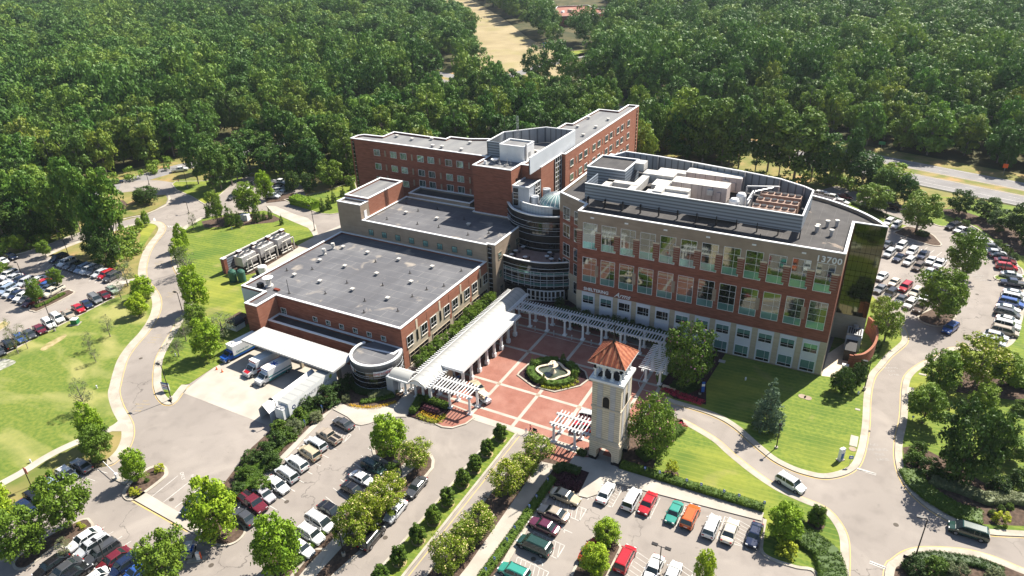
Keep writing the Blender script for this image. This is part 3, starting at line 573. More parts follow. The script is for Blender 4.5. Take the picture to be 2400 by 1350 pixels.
# ================================================================ BUILDINGS
def parapet(b, poly, z0, z1, t, m, cap='white', closed=True):
    a = sum(poly[i][0] * poly[(i + 1) % len(poly)][1] - poly[(i + 1) % len(poly)][0] * poly[i][1] for i in range(len(poly)))
    if a < 0 and closed: poly = poly[::-1]
    b.wall(poly, z0, z1 - .1, m, t, closed); b.wall(offset(poly, -.06, closed), z1 - .1, z1 + .06, cap, t + .14, closed)
def block(th, poly, z0, z1, wall='brick', roof='roof_grey', pz=.7, cap='white', bands=None, names=('wall', 'roof', 'parapet')):
    b = MB()
    if bands:
        zs = [z0] + [q[0] for q in bands]
        for i, (zt, mm) in enumerate(bands): b.prism(poly, zs[i], zt, mm, bottom=False)
    else: b.prism(poly, z0, z1 - pz, wall)
    w = b.build(names[0], th)
    r = MB(); q = offset(poly if sum(poly[i][0] * poly[(i + 1) % len(poly)][1] - poly[(i + 1) % len(poly)][0] * poly[i][1] for i in range(len(poly))) > 0 else poly[::-1], .02, True)
    v = [(p[0], p[1], z1 - pz + .02) for p in q]; r.add(v, [tuple(range(len(v)))], roof); r.build(names[1], th)
    p_ = MB(); parapet(p_, poly, z1 - pz, z1, .38, (bands[-1][1] if bands else wall), cap); p_.build(names[2], th)
    return w
def rect(x0, x1, y0, y1): return [(x0, y0), (x1, y0), (x1, y1), (x0, y1)]
# --- generic windows; prototypes are built at the origin in the XZ plane facing -Y, copied and turned
def win_proto(th, w, h, gm, vs=(), hs=(), fr='white', fw=.07, bands=(), sill=False, proud=.05):
    b = MB(); zs = [0] + [q[0] for q in bands] + [h]; ms = [q[1] for q in bands] + [gm] if bands else [gm]
    for i in range(len(ms)): b.box(0, w, -.015, .03, zs[i], zs[i + 1], ms[i])
    g = b.build('window', th); f = MB()
    f.box(-fw, 0, -proud, .03, -fw, h + fw, fr).box(w, w + fw, -proud, .03, -fw, h + fw, fr).box(0, w, -proud, .03, -fw, 0, fr).box(0, w, -proud, .03, h, h + fw, fr)
    for x in vs: f.box(x - .022, x + .022, -.04, .02, 0, h, fr)
    for z in hs: f.box(0, w, -.045, .021, z - .022, z + .022, fr)
    if sill: f.box(-.1, w + .1, -.12, .03, -fw - .1, -fw, 'trim')
    f.build('frame', g); return g
USED = set()
def place(proto, spots, th, rz=0):
    for (x, y, z) in spots:
        if proto.name in USED:
            o = copy_tree(proto, th); KIDS.setdefault(th.name, []).append(o)
        else: o = proto; USED.add(proto.name)
        o.location = (x, y, z); o.rotation_euler = (0, 0, rz)
    return proto
E_ = math.pi / 2
def vents(th, spots, z, s=.85):
    v = MB(); v.box(-.35 * s, .35 * s, -.35 * s, .35 * s, 0, .55 * s, 'galv'); v.box(-.5 * s, .5 * s, -.5 * s, .5 * s, .55 * s, .8 * s, 'duct'); p = v.build('roof_vent', th)
    place(p, [(x, y, z) for x, y in spots], th)
def pipes(th, spots, z):
    v = MB(); v.cyl(0, 0, 0, .7, .09, 'dark', 6).cyl(0, 0, 0, .06, .35, 'roof_dark', 8); p = v.build('vent_pipe', th); place(p, [(x, y, z) for x, y in spots], th)
# ---------------- office building 13700
TH = thing('office_building', 'four storey brick and tan office building numbered 13700 with mechanical screen on its dark roof', 'building', (0, 0, 0))
curve = [(-2.6, 143.2), (3.3, 143.2), (1.3, 146.4), (-2.45, 150.3), (-7.75, 153.9), (-11.6, 155.6), (-20, 158.8), (-30, 161.5), (-45, 164.6), (-62.1, 167)]
MAIN = [(-54, 127), (-2.6, 127)] + curve + [(-62.1, 135.7), (-53.7, 131.2), (-54, 131.15)]
MAIN = [(-54, 127), (-2.6, 127), (-2.6, 143.16), (3.3, 143.16)] + smooth(curve[1:], False, 3)[1:] + [(-62.1, 135.7), (-54, 131.25)]
block(TH, MAIN, 0, 26, bands=[(7.5, 'tan_light'), (21.6, 'brick'), (25.3, 'tan')], roof='roof_dark')
b = MB()
b.box(-54.05, -2.55, 126.93, 127.01, 4.9, 7.5, 'tan_light')
for i in range(13):  # striped piers and accent panels between the windows
    x = -53.6 + 4.166 * i - .15
    b.box(x - .45 + .05, x + .75 - .05, 126.93, 127.01, 18.3, 21.6, 'band_stripe'); b.box(x - .5, x + .8, 126.86, 127.01, 21.6, 21.95, 'trim')
    if i in (1, 3, 5, 7, 9, 11): b.box(x - .25, x + .5, 126.93, 127.01, 11.5, 14.1, 'tan')
b.box(-54.08, -2.52, 126.94, 127.01, -.1, .35, 'tan')
b.build('facade_trim', TH)
xs = [-52.7 + 4.166 * i for i in range(12)]
pw = win_proto(TH, 3.05, 5.7, 'glass', vs=(1.95,), hs=(1.55, 3.0, 4.35), bands=((1.5, 'glass_teal'), (4.4, 'glass')), fr='white'); 
place(pw, [(x, 127, 17.85) for x in xs], TH)
pm = win_proto(TH, 3.05, 5.7, 'glass', vs=(1.95,), hs=(1.5, 3.0, 4.35), bands=((1.45, 'glass_teal'), (4.4, 'glass')), fr='white'); place(pm, [(x + .04, 127, 9.95) for x in xs], TH)
su = MB(); su.box(-.55, 3.05, -.10, .02, -.1, .7, 'white_wall')  # pale surrounds
for i, x in enumerate(xs):
    s_ = MB(); s_.box(x + .0, x + 3.06, 126.84, 127.01, .35, 7.45, 'white_wall'); o = s_.build('window_surround', TH)
pl = win_proto(TH, 2.45, 1.85, 'glass_dark', vs=(1.3, 1.9), hs=(.65,), fr='white', proud=.06); place(pl, [(x + .3, 126.83, 4.8) for x in xs[2:5]], TH)
pt = win_proto(TH, 2.45, 1.85, 'glass_wing', vs=(1.3,), hs=(.6,), bands=((.9, 'glass_dark'), (1.85, 'glass_teal')), fr='white', proud=.06); place(pt, [(x + .3, 126.83, 4.8) for x in xs[:2] + xs[5:]], TH)
pg = win_proto(TH, 2.5, 2.35, 'glass_teal', vs=(1.6,), hs=(.6,), bands=((.6, 'glass_dark'), (2.3, 'glass_teal')), fr='white', proud=.06); place(pg, [(x + .28, 126.83, .55) for x in xs[7:]], TH)
text('building_number', '13700', 1.6, frame_south(-7.3, 126.9, 23.85), 'white', TH, depth=.06, font_off=.035, space=1.12)
text('wall_lettering', 'SHELTERING', 1.02, frame_south(-52.3, 126.92, 7.85), 'white', TH, depth=.05, font_off=.02, space=1.0)
text('wall_lettering', 'Arms', 1.55, frame_south(-45.2, 126.92, 7.75), 'white', TH, depth=.05, shear=.45, font_off=.015)
f = MB()
for x in (-51.1, -43.7, -35.6, -27.2, -18.6, -9.8): f.box(x, x + .75, 126.9, 127.0, 24.75, 25.05, 'white')
f.build('scupper', TH)
# diagonal west wall windows
dx, dy = -53.9 + 62.1, 131.25 - 135.7; ang = math.atan2(dy, dx); L = math.hypot(dx, dy)
pd = win_proto(TH, 2.3, 2.9, 'glass', vs=(1.2,), hs=(1.0,), fr='white')
sp = []
for s in (1.4, 5.4):
    for z in (20.2, 16.0, 11.4, 7.6, 3.0): sp.append((-62.1 + math.cos(ang) * s + math.sin(ang) * .03, 135.7 + math.sin(ang) * s - math.cos(ang) * .03, z))
place(pd, sp, TH, ang)
f = MB()
for s in (1.4, 5.4):
    for z in (16.0 - 1.2 + 3.0 + .9, 11.4 - .3): 
        p0 = (-62.1 + math.cos(ang) * (s - .25), 135.7 + math.sin(ang) * (s - .25)); p1 = (-62.1 + math.cos(ang) * (s + 2.55), 135.7 + math.sin(ang) * (s + 2.55)); f.wall([p0, p1], z, z + .6, 'tan', -.04)
f.build('spandrel', TH)
# mirrored glass stair wall at the east end
f = MB(); f.box(-2.5, 3.22, 143.02, 143.12, 6, 25.85, 'glass_green'); g = f.build('mirror_glass_wall', TH); f = MB()
for k in range(1, 6): f.box(-2.5 + k * .95 - .02, -2.5 + k * .95 + .02, 142.99, 143.02, 6, 25.85, 'dark')
for z in (9.2, 10.2, 11.2, 12.4, 13.6, 14.8, 16, 18, 20, 22, 24): f.box(-2.5, 3.22, 142.985, 143.018, z - .03, z + .03, 'dark')
f.build('glazing_bars', g)
f = MB(); ar = smooth([(2.55, 131.1), (4.2, 132.6), (5.6, 136.5), (6.0, 141.5), (5.1, 146.2), (3.9, 148.2)], False, 4); f.wall(ar, 0, 3.6, 'brick', .35); f.wall(offset(ar, -.05), 3.6, 3.8, 'brick_light', .45); f.wall([(1.6, 131.1), (2.55, 131.1)], 0, 3.6, 'brick', .35)
tag(f.build('enclosure_wall'), 'low curved red brick wall round the generator yard by the mirrored stair', 'wall')
# roof screen, penthouse, plant
SCP = [(-54.9, 139.7), (-54.9, 132.7), (-11.07, 131.9), (-11.2, 147.0)]
f = MB(); f.wall(SCP, 26.7, 30, 'screen', .18); 
for x in np.arange(-54, -11, 3.9): f.box(x - .08, x + .08, 131.9 - .6 * (x + 11) / -44 * 0 + .1, 132.7, 25.32, 27.3, 'dark')
f.build('plant_screen', TH)
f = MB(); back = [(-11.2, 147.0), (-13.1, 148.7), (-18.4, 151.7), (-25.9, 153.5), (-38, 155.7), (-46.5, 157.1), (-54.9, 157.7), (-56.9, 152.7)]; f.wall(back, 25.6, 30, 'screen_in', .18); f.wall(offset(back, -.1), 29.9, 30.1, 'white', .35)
for p in back[1:-1]: f.box(p[0] - .12, p[0] + .12, p[1] - .6, p[1] - .3, 25.4, 30.1, 'galv')
f.build('plant_screen', TH)
f = MB(); f.wall([(-54.9 - .05, 132.6), (-11.0, 131.8), (-11.1, 147.0)], 30, 30.12, 'white', .3); f.build('screen_cap', TH)
ph = MB(); ph.box(-58.9, -49.8, 143.3, 152.7, 25.3, 29.7, 'screen', 'roof_dark'); parapet(ph, rect(-58.9, -49.8, 143.3, 152.7), 29.7, 30.1, .25, 'screen'); ph.build('penthouse', TH)
def ahu(x0, x1, y0, y1, z1=29):
    f = MB(); f.box(x0, x1, y0, y1, 25.8, z1, 'mech', 'duct')
    for k in range(1, int((x1 - x0) / 2.2)): f.box(x0 + k * 2.2 - .03, x0 + k * 2.2 + .03, y0 - .04, y0, 25.8, z1, 'dark')
    f.box(x1 - 4, x1 - 2.8, y0 - .5, y0, 27.2, 28.4, 'duct'); f.box(x1 - 2, x1 - 1.2, y0 - .3, y0, 26.2, 28, 'mech'); f.box(x0, x1, y0 - .08, y1 + .08, z1, z1 + .08, 'duct'); f.build('air_handler', TH)
ahu(-39.4, -27.6, 143.9, 147.6); ahu(-38.4, -26.1, 151.2, 154.4); ahu(-33, -23.3, 134.4, 136.9, 28.0)
f = MB()
for a_ in ((-43.2, -34.2, 136.4, 139.6, 26, 28.2), (-41.8, -34.5, 139.6, 141.5, 26, 28.8), (-52.8, -51.2, 134.5, 141, 27, 28.6), (-52.8, -45.5, 139.6, 141.2, 27, 28.6), (-52.8, -45.5, 134.5, 136, 26.5, 28.1), (-47, -45.3, 136, 150.2, 26.8, 28.5), (-47, -40, 147.2, 150.2, 26.8, 28.9), (-44.5, -38.2, 150.2, 152.5, 26.8, 28.9), (-49.8, -47.6, 149.5, 152.3, 28.5, 30.2), (-43.5, -39.4, 142.6, 146.8, 26.8, 28.2), (-41.5, -39.5, 137, 144, 27.6, 28.9)): f.box(*a_, 'duct')
f.build('ductwork', TH)
for y in (136.6, 140.7, 144.8):
    f = MB(); f.box(-21.1, -13.1, y, y + 2.3, 25.9, 28.6, 'chiller', 'chiller')
    for k in range(12): f.box(-20.9 + k * .65, -20.75 + k * .65, y - .05, y, 26.1, 28, 'dark')
    c_ = f.build('chiller', TH); f = MB()
    for k in range(6): f.cyl(-20.4 + k * 1.33, y + 1.15, 28.6, 28.95, .56, 'chiller', 14, top='dark')
    f.build('fans', c_)
for x, y in ((-24.9, 138.6), (-24.3, 142.3)):
    f = MB(); f.lathe(x, y, [(.4, 25.8), (1.0, 26.2), (1.0, 28.6), (.7, 29.1), (.1, 29.3)], 'white', 16); f.build('storage_tank', TH)
f = MB()
for p, q in (((-22.5, 136, 28), (-22.5, 148, 28)), ((-22, 144, 29.2), (-19, 147.8, 29.2)), ((-22.9, 136, 27), (-22.9, 148, 27)), ((-24, 146, 26), (-24, 146, 29.4)), ((-24, 146, 29.4), (-18, 148.3, 29.4)), ((-27, 141, 26.8), (-22, 141, 26.8)), ((-18, 148.3, 26), (-18, 148.3, 29.4)), ((-22.2, 137, 26), (-22.2, 137, 29.6)), ((-22.2, 143, 26), (-22.2, 143, 29.6)), ((-22.2, 137, 29.6), (-22.2, 143, 29.6))): f.tube(p, q, .18, 'galv', 8)
f.build('pipework', TH)
pipes(TH, [(-30, 129.5), (-17.8, 130)], 25.3)
f = MB(); f.cyl(0, 0, 0, 1.1, .3, 'galv', 10).cyl(0, 0, 1.1, 1.4, .45, 'duct', 10); p = f.build('roof_fan', TH); place(p, [(-7.2, 140.3, 25.3), (-6.0, 135.9, 25.3), (-8.6, 137.5, 25.3), (-8.7, 136.6, 25.3), (-5.6, 141.2, 25.3)], TH)
f = MB(); f.box(0.3, 3.2, 139, 145, 0, 3.4, 'screen_light').box(.4, 3.1, 139.1, 142, 3.4, 3.9, 'galv').cyl(1.7, 141.8, 3.4, 4.6, .5, 'galv', 10)
for k in range(6): f.box(.6 + k * .42, .85 + k * .42, 139.3, 141.7, 3.9, 3.96, 'dark')
f.box(.6, 2.6, 134.5, 139, 0, 2.6, 'dark'); tag(f.build('generator'), 'grey generator box with louvred top behind the curved brick wall', 'generator')
f = MB(); f.box(.7, 1.9, 130.2, 131, 0, 1.6, 'white').box(.85, 1.75, 130.15, 130.2, .2, 1.3, 'galv'); tag(f.build('condenser_unit'), 'small white condenser unit on the tan paving by the building corner', 'condenser')
# ---------------- hospital
HT = thing('hospital', 'brick and tan hospital with flat grey roofs, glass entrance drum and two long patient wings', 'building', (0, 0, 0))
LOWP = [(-120.2, 93.3), (-113.3, 93.3), (-113.3, 87.7), (-109.8, 87.7), (-109.8, 93.3), (-76.8, 93.3), (-76.8, 127), (-120.2, 127)]
block(HT, LOWP, 0, 9.7, bands=[(4.4, 'tan_light'), (9.2, 'brick')], pz=.5)
b = MB(); b.box(-120.25, -113.4, 93.22, 93.28, 0, 9.2, 'screen_light'); b.box(-113.34, -109.76, 87.63, 87.69, 0, 9.2, 'brick'); b.box(-109.79, -109.75, 87.7, 93.2, 0, 9.2, 'brick_light'); b.box(-109.7, -77, 93.22, 93.28, 0, 9.2, 'brick')
# east elevation: tan lower band with brick uprights, the sunlit tone painted in paler brick
b.box(-76.79, -76.72, 93.3, 95.0, 0, 9.2, 'brick_light'); b.box(-76.79, -76.74, 95.0, 127, 7.1, 9.2, 'brick_light'); b.box(-76.79, -76.74, 95, 127, 0, 7.1, 'tan_light')
for k in range(4):
    y = 102.2 + 8.4 * k
    b.box(-76.78, -76.70, y - .2, y + .6, 3.0, 9.15, 'brick_light')
for y in (98.4, 106.8, 115.2, 123.7): b.box(-76.78, -76.68, y - .25, y + .35, 6.9, 9.15, 'trim')
b.build('wall_facing', HT)
pe = win_proto(HT, 2.0, 2.3, 'glass_dark', vs=(1.0,), hs=(.8,), fr='white', sill=True); place(pe, [(-76.67, y, 4.6) for y in (94.8, 99.85, 103.2, 108.4, 111.7, 116.8, 120.1, 125.2 - .3)], HT, E_)
pn = win_proto(HT, .35, 2.2, 'glass_dark', fr='dark', fw=.05); place(pn, [(-76.67, y, 4.5) for y in (98.2, 106.7, 115.1, 123.5)], HT, E_)
pb = win_proto(HT, 6.6, 2.3, 'glass_dark', vs=(1.6, 3.3, 5.0), hs=(1.5,), fr='trim', sill=True); place(pb, [(-76.67, y, .6) for y in (95.2, 103.6, 112, 119.8)], HT, E_)
ps = win_proto(HT, 1.05, 1.0, 'glass_wing', vs=(.7,), hs=(.3,), fr='white'); place(ps, [(-99.8 + 3.6 * k, 93.2, 5.85) for k in range(6)], HT)
ps = win_proto(HT, 1.35, 1.35, 'glass_wing', vs=(.9,), hs=(.4,), fr='white'); place(ps, [(-108.9, 93.2, 5.5)], HT)
vents(HT, [(x, y) for y in (119.5, 111.1, 102.6) for x in (-113.3, -105.7, -96.4, -86.9)], 9.22)
pipes(HT, [(-108.3, 95.7), (-101, 99), (-91, 100), (-82, 99.5), (-83, 106), (-92, 107.5), (-100, 105), (-79.5, 113), (-90, 115), (-80, 121), (-101, 116.5), (-112, 107), (-117, 104), (-88, 96), (-82, 110)], 9.22)
f = MB()
for x, y in ((-115.1, 114.7), (-115.3, 118.2)): f.cyl(x, y, 9.2, 10.2, .3, 'galv', 10).cyl(x, y, 9.2, 9.5, .5, 'duct', 10).cyl(x, y, 10.2, 10.8, .5, 'duct', 12, .45)
f.build('exhaust_stack', HT)
f = MB(); f.cyl(-114.8, 96.3, 9.2, 9.6, .9, 'duct', 14).cyl(-114.8, 96.3, 9.6, 11, .55, 'duct', 14).cyl(-114.8, 96.3, 11, 11.5, .65, 'duct', 14, 1.2, top='white'); f.build('exhaust_fan', HT); f = MB(); f.box(-117, -115.8, 94.8, 95.8, 9.2, 10.2, 'dark'); f.build('fan_motor', HT); f = MB(); f.box(-112.6, -111.2, 95.3, 96, 9.2, 9.6, 'tile_dark'); f.build('roof_hatch', HT)
f = MB(); f.tube((-108.7, 96, 9.2), (-108.7, 96, 12.4), .06, 'dark', 5); f.build('mast', HT)
# low strip over the ambulance entrance
block(HT, [(-109.7, 89.85), (-84.2, 89.85), (-76.9, 90.6), (-76.9, 93.2), (-109.7, 93.2)], 0, 5.3, wall='brick', pz=.5, roof='roof_dark')
# curved emergency lobby
cx, cy, rr = -79.9, 88.9, 5.0
arc = [(cx + rr * math.cos(math.radians(a)), cy + rr * math.sin(math.radians(a))) for a in range(155, 401, 9)]
f = MB(); poly = arc + [(-76.4, 92.9), (-83.4, 92.9)]
f.prism(poly, 0, 4.6, 'glass_dark'); w = f.build('curved_glass_wall', HT); f = MB()
for z in (.9, 2.2, 3.2, 3.6, 4.4): f.wall(offset(arc, -.04), z - .03, z + .03, 'screen_light', .1)
for i in range(0, len(arc), 2): p, q = arc[i]; d_ = ((p - cx) / rr, (q - cy) / rr); f.tube((p + d_[0] * .03, q + d_[1] * .03, .9), (p + d_[0] * .03, q + d_[1] * .03, 4.5), .03, 'dark', 4)
f.build('glazing_bars', w)
f = MB(); f.prism(offset(poly[::-1], 0, True), 4.6, 5.35, 'roof_grey', 'roof_grey'); f.build('roof', HT); f = MB(); f.wall(arc, 4.6, 6.0, 'roof_wing', .35); f.wall(offset(arc, -.08), 5.9, 6.1, 'white', .5); f.build('parapet', HT)
for a0, a1, s, colr in ((193, 247, 'EMERGENCY', 'red'), (300, 345, 'EMERGENCY', 'red')):
    f = MB(); aa = [(cx + (rr + .14) * math.cos(math.radians(a)), cy + (rr + .14) * math.sin(math.radians(a))) for a in np.linspace(a0, a1, 9)]
    f.wall(aa, 3.75, 4.75, 'white', .05); sg = f.build('banner', HT)
    for i, chh in enumerate(s):
        a = math.radians(a0 + (a1 - a0) * (i + .5) / len(s)); R_ = rr + .2
        M = Matrix.Translation((cx + R_ * math.cos(a), cy + R_ * math.sin(a), 3.95)) @ Matrix.Rotation(a + E_, 4, 'Z') @ Matrix.Rotation(E_, 4, 'X')
        text('lettering', chh, .72, M, colr, sg, depth=.01, align='CENTER')
# tan middle block
TANP = [(-112.8, 127), (-76.6, 127), (-76.6, 127.6), (-74.7, 127.6), (-74.7, 140), (-77, 141.5), (-80, 144.1), (-89.9, 144.1), (-89.9, 146), (-112.8, 146)]
block(HT, TANP, 0, 14, wall='tan', pz=.5, roof='roof_grey')
f = MB(); f.box(-76.55, -75.65, 127.45, 127.62, 0, 13.4, 'glass_dark')
for z in (3, 4, 5.2, 6.5, 8, 9.3, 10.6, 11.8, 12.8): f.box(-76.6, -75.6, 127.38, 127.45, z, z + .08, 'screen_light')
f.build('stair_glazing', HT)
ptn = win_proto(HT, 1.35, 1.4, 'glass_teal', vs=(.85,), bands=(), fr='dark', fw=.05); place(ptn, [(-110.9 + 4.13 * k, 126.95, 10.45) for k in range(8)], HT)
pte = win_proto(HT, 1.35, 1.75, 'glass_wing', vs=(.8,), hs=(.7,), fr='tan_light'); place(pte, [(-74.65, y, z) for y, z in ((129.0, 9.7), (133.4, 9.7), (137.7, 9.7), (129.0, 5.0), (129.2, .9))], HT, E_)
block(HT, rect(-120.2, -112.8, 127, 130.3), 0, 18.0, wall='tan', pz=.5, roof='roof_wing')
block(HT, rect(-120.3, -112.8, 130.35, 145.1), 0, 18.6, bands=[(14, 'tan'), (18.1, 'brick_light')], pz=.5, roof='roof_wing')
f = MB()
for k in range(12): f.box(-112.72, -112.66, 137.2, 138.2, 14.2 + k * .38, 14.25 + k * .38, 'black_metal')
f.box(-112.72, -112.66, 137.15, 137.22, 14, 19.2, 'black_metal').box(-112.72, -112.66, 138.18, 138.25, 14, 19.2, 'black_metal'); f.build('roof_ladder', HT)
f = MB(); f.box(-112.78, -112.72, 128.2, 129.2, 14, 16.1, 'white'); f.build('roof_door', HT)
f = MB(); f.tube((-116, 131.5, 18), (-116, 131.5, 20.2), .04, 'white', 4); f.build('mast', HT)
vents(HT, [(-105.8, 136.2), (-96.2, 136.1), (-86.9, 136.1)], 13.52); pipes(HT, [(-108, 131), (-104, 139), (-99, 131.5), (-93, 132), (-90, 139), (-84, 131), (-110, 142), (-100, 142), (-80, 134)], 13.52)
block(HT, [(-112.0, 146.1), (-92.5, 146.1), (-92.5, 151.75), (-112.0, 151.75)], 13, 15.0, wall='tan', pz=.6, roof='roof_dark')
# patient wing west, connector, stair tower, wing north-east
block(HT, [(-135, 151.8), (-89.5, 151.8), (-89.5, 163.5), (-98, 166.5), (-103, 164.5), (-109.2, 164.2), (-109.2, 161.8), (-127.4, 162.3), (-127.4, 157), (-130.1, 156.8), (-133.8, 156.6), (-135, 155)], 0, 26.2, wall='brick', pz=.5, roof='roof_wing')
pv = win_proto(HT, 1.95, 1.65, 'glass_wing', vs=(.95, 1.4), fr='white', fw=.07)
place(pv, [(x, 151.75, z) for z in (22.2, 18.2, 14.2) for x in (-126.9, -121.2, -117.8, -112.1, -108.7, -103, -99.5) if not (z < 15 and x > -113)] + [(x, 151.75, 15.2) for x in (-112.1, -108.7, -103, -99.5)] + [(x, 151.75, 10.2) for x in (-126.9, -121.2)], HT)
pa = MB()
for x in (-123.3, -114.2, -105.1, -95.9):
    for z in (22.2, 18.2, 15.0): pa.box(x, x + .5, 151.68, 151.8, z, z + 1.7, 'tan')
pa.build('accent_panel', HT)
f = MB(); f.box(-134.4, -133.8, 151.66, 151.8, 0, 25.6, 'glass_dark')
for k in range(22): f.box(-134.45, -133.75, 151.6, 151.66, 1 + k * 1.15, 1.12 + k * 1.15, 'tan_light')
f.build('stair_glazing', HT)
block(HT, [(-89.5, 153.7), (-79, 153.7), (-79, 149.5), (-73.5, 149.5), (-73.5, 161.5), (-89.5, 161.5)], 0, 26.15, wall='brick_light', pz=.5, roof='roof_wing')
block(HT, rect(-89.9, -79, 144.1, 153.7), 0, 26.25, wall='brick', pz=.5, roof='roof_wing')
f = MB(); f.box(-79.0, -78.95, 144.1, 149.5, 13, 25.7, 'brick_light'); f.box(-78.99, -78.9, 146.3, 146.8, 20.5, 23.5, 'glass_dark'); f.build('wall_facing', HT)  # paler sheet paints the tower's east side as sunlit
block(HT, [(-84, 161.5), (-72.4, 161.5), (-72.4, 218.5), (-76, 218.5), (-76, 209.3), (-82.5, 209.5), (-83, 190), (-85.1, 189.9), (-85.1, 178), (-89.5, 172), (-89.5, 161.5)], 0, 26.2, wall='brick_light', pz=.5, roof='roof_wing')
pv2 = win_proto(HT, 1.9, 1.65, 'glass_wing', vs=(.9,), fr='white', fw=.07, sill=True)
place(pv2, [(-72.34, y, z) for z in (22.0, 18.1, 14.2, 10.3) for y in (164.6, 170.4, 174.1, 180, 183.7, 189.5, 193.2, 198.9, 202.5, 208.2)], HT, E_)
pa = MB()
for y in (168.4, 177.5, 187.2, 196.4, 205.6):
    for z in (22.0, 18.1, 14.2): pa.box(-72.4, -72.3, y, y + .45, z, z + 1.7, 'tan')
pa.build('accent_panel', HT)
f = MB(); f.box(-72.4, -72.3, 216.6, 217.1, 0, 25.6, 'glass_dark')
for k in range(22): f.box(-72.3, -72.24, 216.5, 217.2, 1 + k * 1.15, 1.12 + k * 1.15, 'tan_light')
f.build('stair_glazing', HT); f = MB(); f.box(-73.45, -73.35, 157.3, 161.0, 10, 26.0, 'glass_dark'); f.build('stair_glazing', HT)
f = MB()
for k in range(12): f.box(-73.35, -73.28, 157.3, 161.0, 11 + k * 1.25, 11.1 + k * 1.25, 'white')
for y in (157.3, 158.6, 159.8, 160.9): f.box(-73.35, -73.26, y, y + .1, 10, 26, 'white')
f.build('glazing_bars', HT)
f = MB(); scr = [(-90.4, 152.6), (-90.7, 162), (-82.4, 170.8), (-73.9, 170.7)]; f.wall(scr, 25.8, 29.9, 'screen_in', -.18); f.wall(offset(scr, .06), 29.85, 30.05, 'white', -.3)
f.wall([(-90.5, 152.7), (-86.2, 152.7)], 25.8, 30, 'screen', .15); f.build('plant_screen', HT)
f = MB(); f.wall([(-73.7, 144.0), (-73.7, 170.7)], 25.9, 30, 'screen_light', .16); f.wall([(-73.76, 144), (-73.76, 170.7)], 29.95, 30.1, 'white', .3)
for y in np.arange(145, 170, 4.2): f.box(-74.6, -73.9, y, y + .12, 25.7, 29.2, 'dark')
f.build('plant_screen', HT)
f = MB(); f.box(-86.2, -79.2, 151.6, 157.2, 25.7, 29.6, 'white', 'roof_wing'); parapet(f, rect(-86.2, -79.2, 151.6, 157.2), 29.6, 29.95, .25, 'white'); f.box(-79.2, -79.12, 154, 155, 25.8, 28, 'galv'); f.build('penthouse', HT)
f = MB(); f.box(-79.1, -78.9, 152, 152.6, 25.8, 30.6, 'galv'); f.build('roof_ladder', HT)
f = MB()  # rooftop dish and aerials on the stair tower
f.lathe(-86.0, 148.6, [(0.05, 26.4), (.5, 26.55), (.95, 26.95)], 'white', 14, False); f.tube((-86, 148.6, 25.8), (-86, 148.6, 26.5), .08, 'galv', 5)
for x, y, h in ((-84.9, 148.9, 1.6), (-84.3, 148.2, 1.0), (-82.2, 148.2, 1.9), (-81.8, 149.4, 1.3), (-82.5, 147.6, .9)): f.tube((x, y, 25.8), (x, y, 25.8 + h), .07, 'galv', 5); f.box(x - .3, x + .3, y - .1, y + .1, 25.8, 26.2, 'duct')
f.tube((-87, 147.2, 26.1), (-81.5, 147.2, 26.1), .06, 'galv', 4); f.box(-88.2, -87.6, 146.9, 147.4, 25.8, 26.7, 'white'); f.build('satellite_equipment', HT)
f = MB(); tx, ty = -87.3, 163.6
for a in range(3):
    x, y = tx + .3 * math.cos(a * 2.1), ty + .3 * math.sin(a * 2.1); f.tube((x, y, 26), (x, y, 34.2), .05, 'galv', 4)
for z in np.arange(26.5, 34, .9): f.tube((tx + .3, ty, z), (tx - .15, ty + .26, z + .45), .03, 'galv', 3); f.tube((tx - .15, ty - .26, z), (tx + .3, ty, z + .45), .03, 'galv', 3)
f.build('radio_mast', HT)
vents(HT, [(-101, 161.4), (-108.9, 154.8), (-99.8, 154.9), (-81, 161.1), (-75.4, 189.5), (-75.3, 198.9), (-75.4, 180.2), (-81.4, 198.6), (-106, 155), (-118, 158), (-113, 160.5), (-124, 159), (-80.5, 188)], 25.72, .9)
# entrance rotunda: lower drum with terrace, upper drum
lo = smooth([(-74.72, 131.34), (-71.3, 130.69), (-68, 130.68), (-64.85, 131.13), (-61.95, 132.31), (-58.6, 134.45)], False, 4)
up = smooth([(-80.3, 144.2), (-77.05, 140.7), (-73.3, 139.05), (-69.9, 138.65), (-66.5, 139.3), (-63.8, 140.6), (-62.1, 142.4)], False, 4)
f = MB(); f.prism(lo + [(-58.6, 140), (-74.7, 141)], 3.1, 8.6, 'glass_dark', 'tan'); w = f.build('curved_glass_wall', HT); f = MB()
f.wall(offset(lo, -.05), 7.6, 8.9, 'glass_dark', .1); f.wall(offset(lo, -.05), 6.9, 7.3, 'glass_teal', .06); f.wall(offset(lo, -.03), 4.0, 4.6, 'glass_teal', .05); f.build('spandrel', w); f = MB()
for z in (3.9, 4.9, 5.5, 6.6, 6.9, 7.5, 8.4): f.wall(offset(lo, -.12), z - .035, z + .035, 'white', .1)
lod = [lo[int(i)] for i in np.linspace(0, len(lo) - 1, 12)]
for p, q in lod: f.tube((p, q - .1, 3.2), (p, q - .1, 7.4), .06, 'screen_light', 4)
f.build('glazing_bars', w)
f = MB(); f.wall(offset(lo, .15), 0, 3.1, 'glass_dark', .3); f.wall(offset(lo, -.15), 3.0, 3.4, 'dark', .5); f.build('entrance_glazing', HT)
f = MB(); f.wall(offset(lo, -.02), 8.85, 9.95, 'dark', .12); f.wall(offset(lo, -.12), 9.85, 10.05, 'white', .4); f.build('terrace_parapet', HT)
